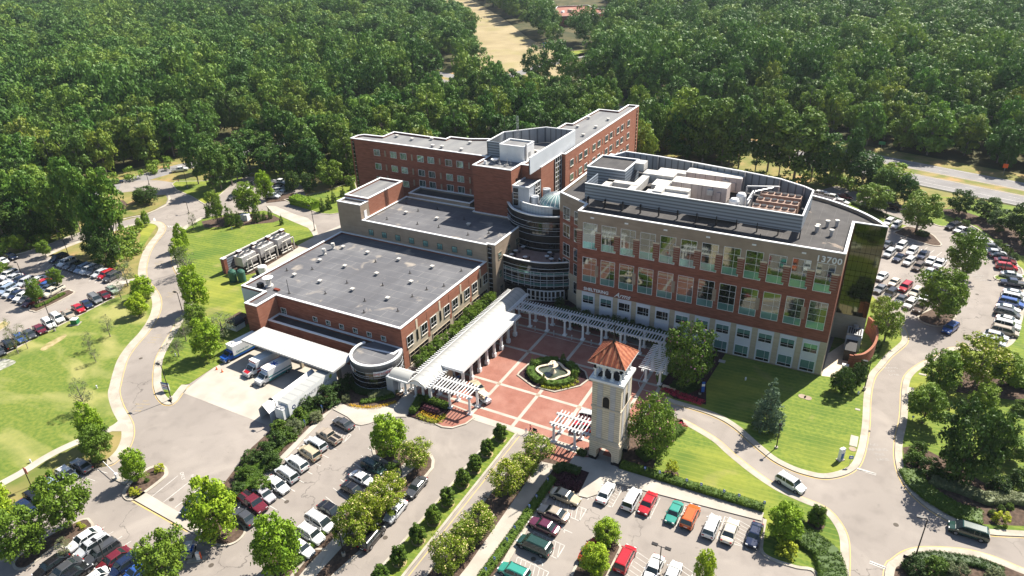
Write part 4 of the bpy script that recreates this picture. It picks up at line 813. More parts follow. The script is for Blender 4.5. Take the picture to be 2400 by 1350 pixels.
f = MB(); f.add([(p[0], p[1], 8.82) for p in offset(lo, .2) + [(-58.7, 142), (-74.6, 142)]], [tuple(range(len(lo) + 2))], 'terrace'); f.build('terrace_floor', HT)
dr = smooth([(-68.1, 130.62), (-65.8, 130.9), (-63.6, 131.4), (-61.9, 132.2), (-59.9, 133.6)], False, 3)
for k in range(9):
    i = k / 9 * (len(dr) - 1); i0 = int(i); j = (k + 1) / 9 * (len(dr) - 1); j0 = min(int(j), len(dr) - 1)
    p = np.array(dr[i0]) * (1 - (i - i0)) + np.array(dr[min(i0 + 1, len(dr) - 1)]) * (i - i0); q = np.array(dr[j0]) * (1 - (j - j0)) + np.array(dr[min(j0 + 1, len(dr) - 1)]) * (j - j0)
    f = MB(); P = [tuple(p), tuple(q)]; f.wall(P, .05, 2.7, 'glass_dark', -.05)
    u_ = (q - p) / np.linalg.norm(q - p)
    for s0, s1 in ((0, .16), (.84, 1)): f.wall([tuple(p + (q - p) * s0), tuple(p + (q - p) * s1)], .03, 2.9, 'white', -.14)
    f.wall(P, 2.6, 2.9, 'white', -.13); f.wall(P, 1.0, 1.15, 'white', -.12); f.wall(P, .02, .25, 'white', -.12); f.build('door', HT)
f = MB(); f.prism(up + [(-62.1, 151), (-80.3, 151)], 8.8, 17.4, 'glass_dark', 'roof_wing'); w = f.build('curved_glass_wall', HT); f = MB()
for z in (9.6, 11.2, 13.1, 14.4, 15.0, 16.3): f.wall(offset(up, -.12), z - .03, z + .03, 'screen_light', .1)
upd = [up[int(i)] for i in np.linspace(0, len(up) - 1, 14)]
for p, q in upd: f.tube((p, q - .05, 8.9), (p, q - .05, 16.3), .04, 'dark', 4)
f.build('glazing_bars', w)
f = MB(); f.wall(offset(up, -.03), 11.4, 12.9, 'dark', .1); f.build('spandrel', w)
f = MB(); f.wall(offset(up, -.02), 16.6, 17.9, 'dark', .3); f.wall(offset(up, -.14), 17.85, 18.1, 'white', .6); f.wall([(-73.6, 151), (-62.2, 151)], 17.3, 18.6, 'roof_dark', .3); f.wall([(-73.6, 150.9), (-62.2, 150.9)], 18.6, 18.75, 'white', .45); f.build('parapet', HT)
f = MB(); ins = smooth([(-75.2, 141.6), (-74.2, 140.9), (-71.2, 140.2), (-68.0, 140.2), (-65.0, 141.3), (-62.3, 143)], False, 4); f.wall(ins, 17.5, 19.9, 'screen_light', .18); f.wall(offset(ins, -.05), 19.85, 20.0, 'white', .3)
for p, q in [ins[int(i)] for i in np.linspace(0, len(ins) - 1, 26)]: f.tube((p, q - .05, 17.5), (p, q - .05, 19.8), .035, 'galv', 4)
f.build('curved_screen', HT)
f = MB(); f.box(-78.1, -73.6, 143, 152.4, 17.4, 22.7, 'metal_panel', 'roof_wing'); f.box(-77.9, -76.6, 142.93, 143, 18, 22.4, 'glass_dark')
for z in (19.6, 21.2): f.box(-77.95, -76.55, 142.88, 142.93, z, z + .1, 'white')
f.box(-73.6, -73.52, 146.2, 148.8, 18, 22.6, 'glass_dark')
for z in (18.9, 19.8, 20.7, 21.6): f.box(-73.52, -73.45, 146.1, 148.9, z, z + .1, 'white')
for y in (146.1, 147.4, 148.8): f.box(-73.52, -73.44, y, y + .1, 18, 22.6, 'white')
parapet(f, rect(-78.1, -73.6, 143, 152.4), 22.6, 23, .25, 'white'); f.build('stair_penthouse', HT)
f = MB()
for x, y in ((-72.6, 144.2), (-72.3, 150.1)): f.cyl(x, y, 17.5, 20.6, 1.0, 'metal_panel', 16); f.box(x - .9, x + .9, y - .12, y + .12, 20.6, 20.75, 'white')
f.box(-71.8, -70.9, 142.4, 143.2, 17.5, 19, 'metal_panel'); f.build('exhaust_drum', HT)
f = MB(); prof = [(4.3 * math.cos(t), 19.6 + 2.3 * math.sin(t)) for t in np.linspace(0, 1.5, 8)]
dcx, dcy = -66.9, 145.0; f.lathe(dcx, dcy, prof, 'glass_dome', 28); dm = f.build('skylight_dome', HT, smooth=True)
f = MB(); f.lathe(dcx, dcy, [(4.35, 17.4), (4.35, 19.6)], 'dark', 28, False); f.lathe(dcx, dcy, [(4.45, 19.5), (4.45, 19.75), (4.2, 19.75)], 'metal_panel', 28, False); f.build('dome_base', dm); f = MB()
for i in range(24):
    a = i * math.pi / 12
    for k in range(7): f.tube((dcx + (prof[k][0] + .03) * math.cos(a), dcy + (prof[k][0] + .03) * math.sin(a), prof[k][1] + .03), (dcx + (prof[k + 1][0] + .03) * math.cos(a), dcy + (prof[k + 1][0] + .03) * math.sin(a), prof[k + 1][1] + .03), .06, 'white', 4)
f.lathe(dcx, dcy, [(.6, 21.8), (.1, 22.1)], 'white', 12); f.build('dome_ribs', dm)
# ---------------- far brick building in the woods
FB = thing('flat_roof_building', 'distant brick building with a pinkish flat roof among the trees', 'building')
block(FB, [(-276, 586), (-262, 560), (-236, 575), (-230, 612), (-250, 622), (-268, 645), (-291, 628)], 0, 8.5, wall='brick', pz=1.0, roof='plaza_brick')
f = MB(); f.box(-266, -262, 595, 600, 7.5, 10, 'tan_light').box(-270, -268, 590, 594, 7.5, 9, 'white'); f.build('roof_unit', FB)
f = MB(); f.wall([(-276, 585.8), (-262, 559.7)], 3, 3.6, 'white', -.1); f.wall([(-276, 585.8), (-262, 559.7)], 4.2, 6, 'glass_dark', -.08); f.build('window', FB)
FB2 = thing('warehouse', 'far pale flat roofed building at the top edge beyond the forest', 'building'); block(FB2, rect(40, 105, 850, 900), 0, 14, wall='tan_light', pz=1, roof='white')
f = MB(); f.box(45, 100, 849.8, 850, 5, 8, 'glass_dark'); f.build('window', FB2)
# ================================================================ PLAZA FURNITURE
def pergola(name, label, x0, x1, y0, y1, posts, along='x', z=3.9, group='white pergolas around the brick plaza', over=.7):
    t = thing(name, label, 'pergola', (0, 0, 0), 0, group)
    for (x, y) in posts:
        f = MB(); f.box(x - .42, x + .42, y - .42, y + .42, 0, .3, 'white'); f.cyl(x, y, .3, z - .25, .27, 'white', 12, .21); f.box(x - .33, x + .33, y - .33, y + .33, z - .35, z - .1, 'white'); f.build('post', t)
    f = MB()
    if along == 'x':
        for y in (y0, y1):
            for d in (-.18, .12): f.box(x0 - over, x1 + over, y + d, y + d + .08, z - .1, z + .22, 'white')
    else:
        for x in (x0, x1):
            for d in (-.18, .12): f.box(x + d, x + d + .08, y0 - over, y1 + over, z - .1, z + .22, 'white')
    f.build('beam', t); f = MB()
    if along == 'x':
        n = int((x1 - x0) / .62)
        for k in range(n + 1): x = x0 + (x1 - x0) * k / n; f.box(x - .065, x + .065, y0 - .95, y1 + .95, z + .2, z + .36, 'white')
    else:
        n = int((y1 - y0) / .62)
        for k in range(n + 1): y = y0 + (y1 - y0) * k / n; f.box(x0 - .95, x1 + .95, y - .065, y + .065, z + .2, z + .36, 'white')
    f.build('rafters', t); return t
px_ = [-66.0 + 4.21 * k for k in range(9)]
pergola('pergola', 'long white pergola running along the back of the brick plaza below the office wall', -66.5, -31.9, 119.4, 122.2, [(x, y) for x in px_ for y in (119.4, 122.2)])
pergola('pergola', 'short white pergola turning the plaza corner beside the pink-flowered dark tree', -32.3, -29.5, 108.8, 117.6, [(x, y) for x in (-32.3, -29.5) for y in (110.7, 114.6)], 'y')
pergola('pergola', 'white pergola at the drop-off beside the clipped hedge bed and golf cart', -67.9, -57.5, 86.7, 89.4, [(x, y) for x in (-67.7, -66.0, -61.8, -57.5) for y in (86.7, 89.4)])
pergola('pergola', 'white pergola butting against the clock-less stone bell tower', -40.65, -34.4, 86.6, 89.4, [(x, y) for x in (-40.6, -36.7) for y in (86.6, 89.4)])
# canopy and barrel vault walk
T = thing('entrance_canopy', 'large white standing-seam canopy roof over the plaza drop-off lane', 'canopy'); f = MB()
f.box(-68.2, -62.1, 92.0, 115.4, 4.7, 5.0, 'white', 'standing_seam'); f.add([(-68.2, 92, 4.6), (-62.1, 92, 4.9), (-62.1, 115.4, 4.9), (-68.2, 115.4, 4.6)], [(3, 2, 1, 0)], 'white'); f.build('roof', T)
f = MB(); f.box(-62.12, -61.95, 91.9, 115.5, 4.5, 5.06, 'white').box(-68.2, -62.1, 91.85, 91.98, 4.5, 5.06, 'white'); f.build('gutter', T)
for k, y in enumerate(np.linspace(93.4, 114.6, 8)):
    f = MB(); f.box(-63.2, -62.75, y - .22, y + .22, 0, 4.6, 'white'); f.box(-63.35, -62.6, y - .36, y + .36, 0, .9, 'white'); f.build('column', T)
for y in (92.9, 113.2):
    f = MB(); f.box(-66.9, -65.5, y - .7, y + .7, 0, 3.9, 'stone').box(-67, -65.4, y - .8, y + .8, 3.9, 4.15, 'trim').box(-66.5, -65.9, y - .3, y + .3, 4.15, 4.7, 'galv'); f.build('stone_pier', T)
def vault(name, label, x0, x1, y0, y1, z, rise, axis='y', group=None):
    t = thing(name, label, 'canopy', (0, 0, 0), 0, group); f = MB(); n = 12; v = []
    for k in range(n + 1):
        s = -1 + 2 * k / n; h = z + rise * (1 - s * s)
        for e in (0, 1):
            if axis == 'y': v.append(((x0 + x1) / 2 + s * (x1 - x0) / 2, (y0, y1)[e], h))
            else: v.append(((x0, x1)[e], (y0 + y1) / 2 + s * (y1 - y0) / 2, h))
    fs = [(2 * k, 2 * k + 2, 2 * k + 3, 2 * k + 1) for k in range(n)]; f.add(v, fs, 'vault'); f.add([(p[0], p[1], p[2] - .12) for p in v], [q[::-1] for q in fs], 'white')
    o = f.build('vault_roof', t, smooth=True); f = MB()
    if axis == 'y':
        for x in (x0, x1): f.box(x - .12, x + .12, y0, y1, z - .3, z + .05, 'white')
        for y in np.arange(y0 + .3, y1, .62): f.box(x0 - .9, x0, y - .06, y + .06, z - .05, z + .2, 'white'); f.box(x1, x1 + .9, y - .06, y + .06, z - .05, z + .2, 'white')
    else:
        for y in (y0, y1): f.box(x0, x1, y - .12, y + .12, z - .3, z + .05, 'white')
    f.build('beam', t); return t
V1 = vault('covered_walkway', 'long white barrel-vaulted walkway roof running beside the hospital to the main doors', -69.9, -66.0, 85.2, 126.0, 4.2, 1.1)
for k, y in enumerate(np.arange(86.8, 125.5, 4.2)):
    for x in (-69.5, -66.3):
        f = MB(); f.box(x - .38, x + .38, y - .38, y + .38, 0, .3, 'white'); f.cyl(x, y, .3, 3.9, .25, 'white', 10, .2); f.build('column', V1)
f = MB(); f.add([(-69.9, 85.2, 4.2), (-66, 85.2, 4.2), (-67.9, 85.19, 5.25)], [(0, 1, 2)], 'white'); f.build('gable', V1)
V2 = vault('covered_walkway', 'short white barrel-vaulted roof linking the emergency drum to the pergola', -74.4, -69.9, 85.2, 88.6, 4.2, .9, 'x')
f = MB(); f.box(-75.2, -73.6, 85.4, 88.8, 0, 3.9, 'metal_panel'); f.build('wall', V2)
for x, y in ((-71.9, 86.8), (-73.3, 86.9), (-71.9, 88.6)):
    f = MB(); f.box(x - .38, x + .38, y - .38, y + .38, 0, .3, 'white'); f.cyl(x, y, .3, 3.9, .25, 'white', 10, .2); f.build('column', V2)
# ambulance canopy
T = thing('ambulance_canopy', 'white sloping sheet-metal canopy over the ambulance bay', 'canopy'); f = MB()
P = [(-109.3, 81.8, 4.9), (-84.1, 81.0, 4.9), (-83.9, 87.2, 5.1), (-108.7, 87.6, 5.1)]; f.add(P + [(p[0], p[1], p[2] - .35) for p in P], [(0, 1, 2, 3), (7, 6, 5, 4), (0, 4, 5, 1), (1, 5, 6, 2), (3, 2, 6, 7), (0, 3, 7, 4)], 'standing_seam_x'); f.build('roof', T)
for x in (-106.5, -101.5, -96.5, -91.5, -86.5):
    f = MB(); f.box(x - .3, x + .3, 84.6, 85.2, 0, 3.2, 'tan_light'); f.add([(x - .3, 84.6, 3.2), (x + .3, 84.6, 3.2), (x + .3, 85.2, 3.2), (x - .3, 85.2, 3.2), (x - 1, 84.2, 4.7), (x + 1, 84.2, 4.7), (x + 1, 85.6, 4.7), (x - 1, 85.6, 4.7)], [(0, 1, 5, 4), (1, 2, 6, 5), (2, 3, 7, 6), (3, 0, 4, 7)], 'tan_light'); f.build('column', T)
# ---------------- bell tower
T = thing('bell_tower', 'tall pale stone bell tower with arcaded top, red tile roof and spire', 'tower', (0, 0, 0)); tx, ty = -31.05, 88.1
f = MB()
for sx in (-1, 1):
    for sy in (-1, 1): x0, y0 = tx + sx * 2.6, ty + sy * 2.6; f.box(x0, x0 - sx * 1.25, y0, y0 - sy * 1.25, 0, 3.9, 'stone'); f.box(x0 + sx * .06, x0 - sx * 1.3, y0 + sy * .06, y0 - sy * 1.3, 0, .75, 'dark')
def arch_wall(f, axis, pos, thick, c, w, H, zs, m):
    n = 10; r = w / 2; pts = [(-r, zs)] + [(-r * math.cos(math.pi * k / n), zs + r * .85 * math.sin(math.pi * k / n)) for k in range(1, n)] + [(r, zs)]
    for i in range(len(pts) - 1):
        (a0, z0), (a1, z1) = pts[i], pts[i + 1]
        for q in (pos, pos + thick):
            v = [(c + a0, z0), (c + a1, z1), (c + a1, H), (c + a0, H)]
            f.add([(p[0], q, p[1]) if axis == 'x' else (q, p[0], p[1]) for p in v], [(0, 1, 2, 3)], m)
        v = [(a0, z0, pos), (a1, z1, pos), (a1, z1, pos + thick), (a0, z0, pos + thick)]
        f.add([(c + p[0], p[2], p[1]) if axis == 'x' else (p[2], c + p[0], p[1]) for p in v], [(0, 1, 2, 3)], m)
for q in (ty - 2.6, ty + 2.25): arch_wall(f, 'x', q, .35, tx, 2.7, 3.9, 1.9, 'stone')
for q in (tx - 2.6, tx + 2.25): arch_wall(f, 'y', q, .35, ty, 2.7, 3.9, 1.9, 'stone')
f.build('base_arches', T)
f = MB(); n = 12
for k in range(n):
    a0, a1 = math.pi * k / n, math.pi * (k + 1) / n
    for (rr0, rr1) in ((1.36, 1.75),):
        v = [(tx - rr0 * math.cos(a0), 1.9 + .85 * rr0 * math.sin(a0)), (tx - rr0 * math.cos(a1), 1.9 + .85 * rr0 * math.sin(a1)), (tx - rr1 * math.cos(a1), 1.9 + .85 * rr1 * math.sin(a1)), (tx - rr1 * math.cos(a0), 1.9 + .85 * rr1 * math.sin(a0))]
        f.add([(p[0], ty - 2.66, p[1]) for p in v], [(0, 1, 2, 3)], 'trim'); f.add([(tx + 2.66, p[0] - tx + ty, p[1]) for p in v], [(0, 1, 2, 3)], 'trim')
for s in (-1, 1): f.box(tx + s * 1.55 - .19, tx + s * 1.55 + .19, ty - 2.68, ty - 2.6, .7, 1.9, 'trim')
for z, r in ((3.85, 2.75), (4.1, 2.65), (4.35, 2.55)): f.box(tx - r, tx + r, ty - r, ty + r, z, z + .27, 'trim')
f.build('moulding', T)
f = MB(); f.box(tx - 2.42, tx + 2.42, ty - 2.42, ty + 2.42, 4.6, 15.9, 'stone')
for s in (-1, 1):
    f.box(tx + s * 1.05 - .45, tx + s * 1.05 + .45, ty - 2.47, ty - 2.4, 4.7, 15.5, 'stone_white'); f.box(tx + 2.4, tx + 2.47, ty + s * 1.05 - .45, ty + s * 1.05 + .45, 4.7, 15.5, 'stone_white')
f.build('shaft', T)
f = MB(); f.box(tx - 2.52, tx + 2.52, ty - 2.52, ty + 2.52, 10.65, 10.95, 'trim'); f.box(tx - 2.62, tx + 2.62, ty - 2.62, ty + 2.62, 15.6, 15.9, 'trim'); f.box(tx - 2.85, tx + 2.85, ty - 2.85, ty + 2.85, 15.9, 16.3, 'white'); f.build('cornice', T)
for ax in ('s', 'e'):
    f = MB(); pts = [(-.55, 11.1), (.55, 11.1), (.55, 12.6)] + [(.55 * math.cos(a), 12.6 + .6 * math.sin(a)) for a in np.linspace(.3, 2.84, 7)] + [(-.55, 12.6)]
    big = [(p[0] * 1.28, 11.1 + (p[1] - 11.1) * 1.06) for p in pts]
    if ax == 's': f.add([(tx + p[0], ty - 2.50, p[1]) for p in big], [tuple(range(len(pts)))], 'trim'); f.add([(tx + p[0], ty - 2.52, p[1]) for p in pts], [tuple(range(len(pts)))], 'dark')
    else: f.add([(tx + 2.50, ty + p[0], p[1]) for p in big], [tuple(range(len(pts)))], 'trim'); f.add([(tx + 2.52, ty + p[0], p[1]) for p in pts], [tuple(range(len(pts)))], 'dark')
    f.build('arched_window', T)
# arcade of small columns under the roof
for s_, ax in ((-1, 'x'), (1, 'x'), (-1, 'y'), (1, 'y')):
    for k in range(4):
        c = -2.1 + 1.4 * k
        if ax == 'y' and k in (0, 3): continue
        x, y = (tx + c, ty + s_ * 2.1) if ax == 'x' else (tx + s_ * 2.1, ty + c)
        f = MB(); f.box(x - .3, x + .3, y - .3, y + .3, 16.3, 16.55, 'white'); f.cyl(x, y, 16.55, 17.9, .19, 'white', 10, .16); f.box(x - .26, x + .26, y - .26, y + .26, 17.85, 18.0, 'white'); f.build('column', T)
f = MB()
for s_ in (-1, 1):
    for k in range(3):
        c = -1.4 + 1.4 * k; arch_wall(f, 'x', ty + s_ * 2.1 - .2, .4, tx + c, 1.4 - .36, 19.1, 18.0, 'white'); arch_wall(f, 'y', tx + s_ * 2.1 - .2, .4, ty + c, 1.4 - .36, 19.1, 18.0, 'white')
    for k in range(4):
        c = -2.1 + 1.4 * k; f.box(tx + c - .2, tx + c + .2, ty + s_ * 2.1 - .2, ty + s_ * 2.1 + .2, 18.0, 19.1, 'white'); f.box(tx + s_ * 2.1 - .2, tx + s_ * 2.1 + .2, ty + c - .2, ty + c + .2, 18.0, 19.1, 'white')
f.build('arcade', T); f = MB(); f.box(tx - 2.25, tx + 2.25, ty - 2.25, ty + 2.25, 18.9, 19.15, 'dark'); f.build('ceiling', T); f = MB(); f.box(tx - 1.85, tx + 1.85, ty - 1.85, ty + 1.85, 16.3, 16.36, 'dark'); f.build('belfry_shade_floor', T)  # floor and ceiling coloured dark to stand in for shade inside the belfry
f = MB(); r = 3.05; ze, za = 19.35, 22.1; f.box(tx - r, tx + r, ty - r, ty + r, ze - .2, ze, 'white')
# tiled pyramid with raised tile courses
N_ = 14
for side in range(4):
    for i in range(N_):
        a0, a1 = -1 + 2 * i / N_, -1 + 2 * (i + 1) / N_; am = (a0 + a1) / 2
        def pt(a, h, lift=0):
            rr_ = r * (1 - h); x, y = a * r, -rr_
            if abs(x) > rr_: x = math.copysign(rr_, x)
            c, s = [(1, 0), (0, 1), (-1, 0), (0, -1)][side]; return (tx + x * c - y * s, ty + x * s + y * c, ze + (za - ze) * h + lift)
        hm = max(0.02, 1 - max(abs(a0), abs(a1)) + .0)
        h0, h1 = 1 - abs(a0), 1 - abs(a1)
        f.add([pt(a0, 0), pt(am, 0, .09), pt(am, min(h0, h1) + abs(h1 - h0) / 2, .09), pt(a0, h0)], [(0, 1, 2, 3)], 'tile'); f.add([pt(am, 0, .09), pt(a1, 0), pt(a1, h1), pt(am, min(h0, h1) + abs(h1 - h0) / 2, .09)], [(0, 1, 2, 3)], 'tile_dark' if i % 2 else 'tile')
for sx, sy in ((-1, -1), (1, -1), (1, 1), (-1, 1)): f.tube((tx + sx * r, ty + sy * r, ze + .05), (tx, ty, za + .05), .09, 'tile', 6)
f.build('tile_roof', T)
f = MB(); f.cyl(tx, ty, 21.8, 22.5, .35, 'black_metal', 8, .15).tube((tx, ty, 22.3), (tx, ty, 25.4), .13, 'black_metal', 6, .06); f.build('spire', T)
f = MB(); f.lathe(tx, ty, [(.75, 16.9), (.55, 17.3), (.4, 17.8), (.15, 18.1)], 'galv', 14); f.build('bell', T)
# ---------------- fountain
fx, fy = -49.45, 105.1
T = thing('fountain', 'stone quatrefoil fountain basin with tiered bowl in the plaza centre', 'fountain', (0, 0, 0))
qf = []
for k in range(48):
    a = 2 * math.pi * k / 48; rr_ = 3.05 + .38 * math.cos(4 * a) ; rr_ = rr_ if abs(math.cos(4 * a)) < .95 else rr_; qf.append((fx + rr_ * math.cos(a + .2) * 1.0, fy + rr_ * math.sin(a + .2) * .95))
f = MB(); f.wall(qf, .0, .62, 'trim', .25, True); f.wall(offset(qf, -.1, True), .62, .78, 'trim', .5, True); f.build('basin_rim', T)
f = MB(); f.add([(p[0], p[1], .45) for p in qf], [tuple(range(48))], 'water'); f.build('water', T)
f = MB(); f.lathe(fx, fy, [(.7, .4), (.45, .8), (.25, 1.2), (.25, 1.7), (.5, 1.8), (1.0, 2.05), (1.05, 2.15), (.9, 2.1)], 'trim', 20); f.build('lower_bowl', T); f = MB(); f.lathe(fx, fy, [(.18, 2.05), (.15, 2.5), (.3, 2.6), (.6, 2.8), (.5, 2.82), (.12, 2.85), (.1, 3.1)], 'trim', 16); f.build('upper_bowl', T)
oc = [(fx + a, fy + b_) for a, b_ in ((-6.0, -2.6), (-5.9, -3.4), (-1.6, -5.4), (2.8, -5.2), (6.3, -1.4), (6.9, 1.0), (5.4, 3.2), (1.2, 5.3), (-2.8, 4.9), (-5.6, 1.8))]
sheet('planting_island', oc, .15, 'dark_mulch', world=True, th=.15, kerb='kerb', kw=.35)
# terrace tables and chairs, bollards, bench, planters
zt = 8.83
tp = [(-73.1, 138.3, 'beside the glass drum'), (-73.7, 135.6, 'next to the tan wall'), (-73.6, 133.3, 'in the tan wall corner'), (-70, 133.4, 'by the middle of the curved parapet'), (-65.5, 135.9, 'right of the terrace centre'), (-65.8, 138.0, 'right of the terrace doors'), (-63.9, 135.0, 'by the parapet near the brick wall'), (-61.9, 135.9, 'at the brick wall end'), (-62.6, 138.9, 'tucked behind the brick corner')]
P0 = thing('terrace_table', 'round white table ' + tp[0][2], 'table', (tp[0][0], tp[0][1], zt), 0, 'round tables on the roof terrace'); f = MB(); f.cyl(0, 0, .72, .78, .55, 'white', 16); f.build('table_top', P0); f = MB(); f.cyl(0, 0, 0, .72, .05, 'dark', 6).cyl(0, 0, 0, .04, .3, 'dark', 8); f.build('pedestal', P0)
for x, y, l in tp[1:]: o = copy_tree(P0); o.location = (x, y, zt); o['label'] = 'round white table ' + l
C0 = thing('terrace_chair', 'black metal chair', 'chair', (0, 0, zt), 0, 'black chairs on the roof terrace'); f = MB(); f.box(-.24, .24, -.24, .24, .42, .47, 'dark'); f.build('seat', C0); f = MB(); f.box(-.24, .24, .2, .25, .47, .95, 'dark'); f.build('backrest', C0)
for a, c_ in ((-.22, -.22), (.22, -.22), (.22, .22), (-.22, .22)): f = MB(); f.tube((a, c_, 0), (a, c_, .43), .025, 'dark', 4); f.build('leg', C0)
first = True
for i, (x, y, l) in enumerate(tp):
    for k, (ddx, ddy) in enumerate(((.9, .1), (.1, -.85)) if i % 2 else ((.9, .15), (-.2, .9))):
        o = C0 if first else copy_tree(C0); first = False; o.location = (x + ddx, y + ddy, zt); o.rotation_euler = (0, 0, math.atan2(ddy, ddx) - E_); o['label'] = 'black metal chair %s the round table %s' % (('right of', 'in front of' if i % 2 else 'behind')[k], l)
B0 = thing('bollard', 'silver post bollard', 'bollard', (0, 0, 0), 0, 'silver bollards lining the plaza kerb'); f = MB(); f.cyl(0, 0, 0, .95, .13, 'galv', 10); f.build('post', B0); f = MB(); f.cyl(0, 0, .95, 1.1, .15, 'duct', 10); f.build('cap', B0)
bl = [(-64.3, 118.4), (-60, 118.4), (-55.5, 118.4), (-51.3, 118.4), (-46.8, 118.4), (-34.0, 118.2), (-65.8, 116.3), (-64.2, 94.6), (-65.6, 104), (-65.6, 100)]
for k, (x, y) in enumerate(bl):
    o = B0 if k == 0 else copy_tree(B0); o.location = (x, y, .03)
    o['label'] = ['silver bollard at the left end of the long pergola', 'silver bollard before the second bay of the long pergola', 'silver bollard before the third bay of the long pergola', 'silver bollard before the fourth bay of the long pergola', 'silver bollard before the fifth bay of the long pergola', 'silver bollard at the right end of the long pergola', 'silver bollard at the far end of the drop-off canopy', 'silver bollard by the valet stand', 'silver bollard under the middle of the canopy edge', 'silver bollard nearer the valet under the canopy edge'][k]
f = MB(); T = thing('bench', 'pale stone bench by the crimson flower bed', 'bench', (0, 0, 0)); x, y = G(1568, 912); f.box(x - 1.3, x + 1.3, y - .3, y + .3, .42, .55, 'trim'); f.build('seat', T)
for s in (-1, 1): f = MB(); f.box(x + s * 1.05 - .15, x + s * 1.05 + .15, y - .25, y + .25, 0, .42, 'trim'); f.build('leg', T)
# valet stand, planter
T = thing('valet_stand', 'small dark valet podium under the canopy end', 'podium', (-64.7, 93.6, .02)); f = MB(); f.box(-.4, .4, -.3, .3, 0, 1.1, 'blue'); f.build('cabinet', T); f = MB(); f.box(-.5, .5, -.4, .4, 1.1, 1.16, 'white'); f.build('top', T)
T = thing('planter', 'round white planter beside the stone pier', 'planter', (-65.0, 92.3, .02)); f = MB(); f.cyl(0, 0, 0, .7, .28, 'white', 12, .36); f.build('pot', T); f = MB(); f.lathe(0, 0, [(.3, .7), (.35, .9), (.1, 1.1)], 'mulch', 10); f.build('plant', T)
# ---------------- chiller yard west of the hospital
YT = thing('chiller_yard_screen', 'row of brick piers with a pale metal top rail behind the chillers', 'screen wall', (0, 0, 0))
for k in range(5):
    y = 109.6 + k * 5.2
    f = MB(); f.box(-146.2, -145.2, y - .5, y + .5, 0, 4.3, 'brick').box(-146.3, -145.1, y - .6, y + .6, 4.3, 4.45, 'white'); f.build('pier', YT)
f = MB(); f.box(-146.5, -146.1, 109, 131.2, 4.0, 4.3, 'duct').box(-146.3, -146.2, 109, 131.2, .3, 4.0, 'screen'); f.build('rail', YT)
CT = thing('cooling_tower', 'galvanised cooling unit', 'cooling tower', (-142.2, 111.2, .1), 0, 'galvanised cooling towers in the chiller yard')
f = MB(); f.box(-1.5, 1.5, 0, 4.8, 2.0, 4.6, 'galv', 'duct').box(-1.3, 1.3, .2, 4.6, 1.0, 2.0, 'dark'); f.build('casing', CT)
for k in (1.25, 3.55):
    f = MB(); f.cyl(0, k, 4.6, 5.0, .95, 'galv', 18, top='dark'); g_ = f.build('fan_ring', CT); f = MB(); f.cyl(0, k, 5.0, 5.06, .25, 'duct', 8)
    for a in range(6): f.tube((0, k, 5.03), (.9 * math.cos(a), k + .9 * math.sin(a), 5.03), .04, 'duct', 4)
    f.build('fan', g_)
f = MB()
for a in ((1.5, .6, 1.2, 1.9, 4.4, 1.2), (1.9, 1.0, 3.6, 1.9, 5.2, 3.6), (1.9, 5.2, 3.6, 1.9, 5.2, .2), (2.2, .2, .7, 2.2, 3.6, .7), (1.6, 2.4, 3.9, 2.3, 2.4, 1.0), (1.6, 1.2, 3.2, 1.6, 1.2, .2), (2.4, 3.9, 1.0, 2.4, 3.9, .1)): f.tube(a[:3], a[3:], .17, 'duct', 8)
f.build('pipework', CT); f = MB(); f.box(-1.4, 1.4, .2, .5, 0, 1, 'dark').box(-1.4, 1.4, 4.3, 4.6, 0, 1, 'dark'); f.build('legs', CT)
for k, lb in enumerate(('nearest the green tanks', 'in the middle of the yard', 'farthest from the green tanks')):
    o = CT if k == 0 else copy_tree(CT); o.location = (-142.2, 111.2 + 6.3 * k, .1); o['label'] = 'galvanised two-fan cooling tower with pale pipes, ' + lb
for k, (x, y, lb) in enumerate(((-140.3, 107.0, 'left green ribbed plastic tank by the brick pier'), (-138.2, 108.0, 'right green ribbed plastic tank nearer the roof edge'))):
    T = thing('water_tank', lb, 'tank', (x, y, .1), 0, 'green tanks'); f = MB(); f.lathe(0, 0, [(1.0, 0), (1.0, 2.7), (.7, 3.1), (.25, 3.2)], 'green_tank', 18)
    f.build('shell', T); f = MB(); f.cyl(0, 0, 3.15, 3.35, .3, 'green_tank', 10)
    for a in range(8): f.box(.3, .35, -.05, .05, 3.1, 3.2, 'green_tank')
    f.build('lid', T)
T = thing('water_tank', 'squat white cylindrical tank between the yard and the roof edge', 'tank', (-136.2, 113.2, .1)); f = MB(); f.cyl(0, 0, 0, 2.3, 1.15, 'white', 20).cyl(0, 0, 2.3, 2.4, 1.0, 'white', 20); f.build('shell', T); f = MB(); f.box(-1, -.4, -1.5, -1.1, .2, 1.6, 'dark'); f.build('panel', T)
f = MB(); T = thing('garden_shed', 'small dark barrel-roofed greenhouse shed beside the brick corner', 'shed', (0, 0, 0)); x, y = G(552, 770); 
f.wall([(x - 1.5, y - 1), (x + 1.5, y - 1), (x + 1.5, y + 1.6), (x - 1.5, y + 1.6)], 0, 1.5, 'white', .05, True); f.build('wall', T); f = MB(); v = []
for k in range(9):
    a = math.pi * k / 8
    for yy in (y - 1.1, y + 1.7): v.append((x - 1.65 * math.cos(a), yy, 1.5 + .8 * math.sin(a)))
f.add(v, [(2 * k, 2 * k + 1, 2 * k + 3, 2 * k + 2) for k in range(8)], 'dark'); f.build('roof', T)
T = thing('low_brick_wall', 'low red brick box wall against the hospital side', 'wall', (0, 0, 0)); f = MB(); f.box(-123.5, -120.3, 89.5, 93.8, 0, 2.0, 'brick', 'mulch'); f.build('wall', T)
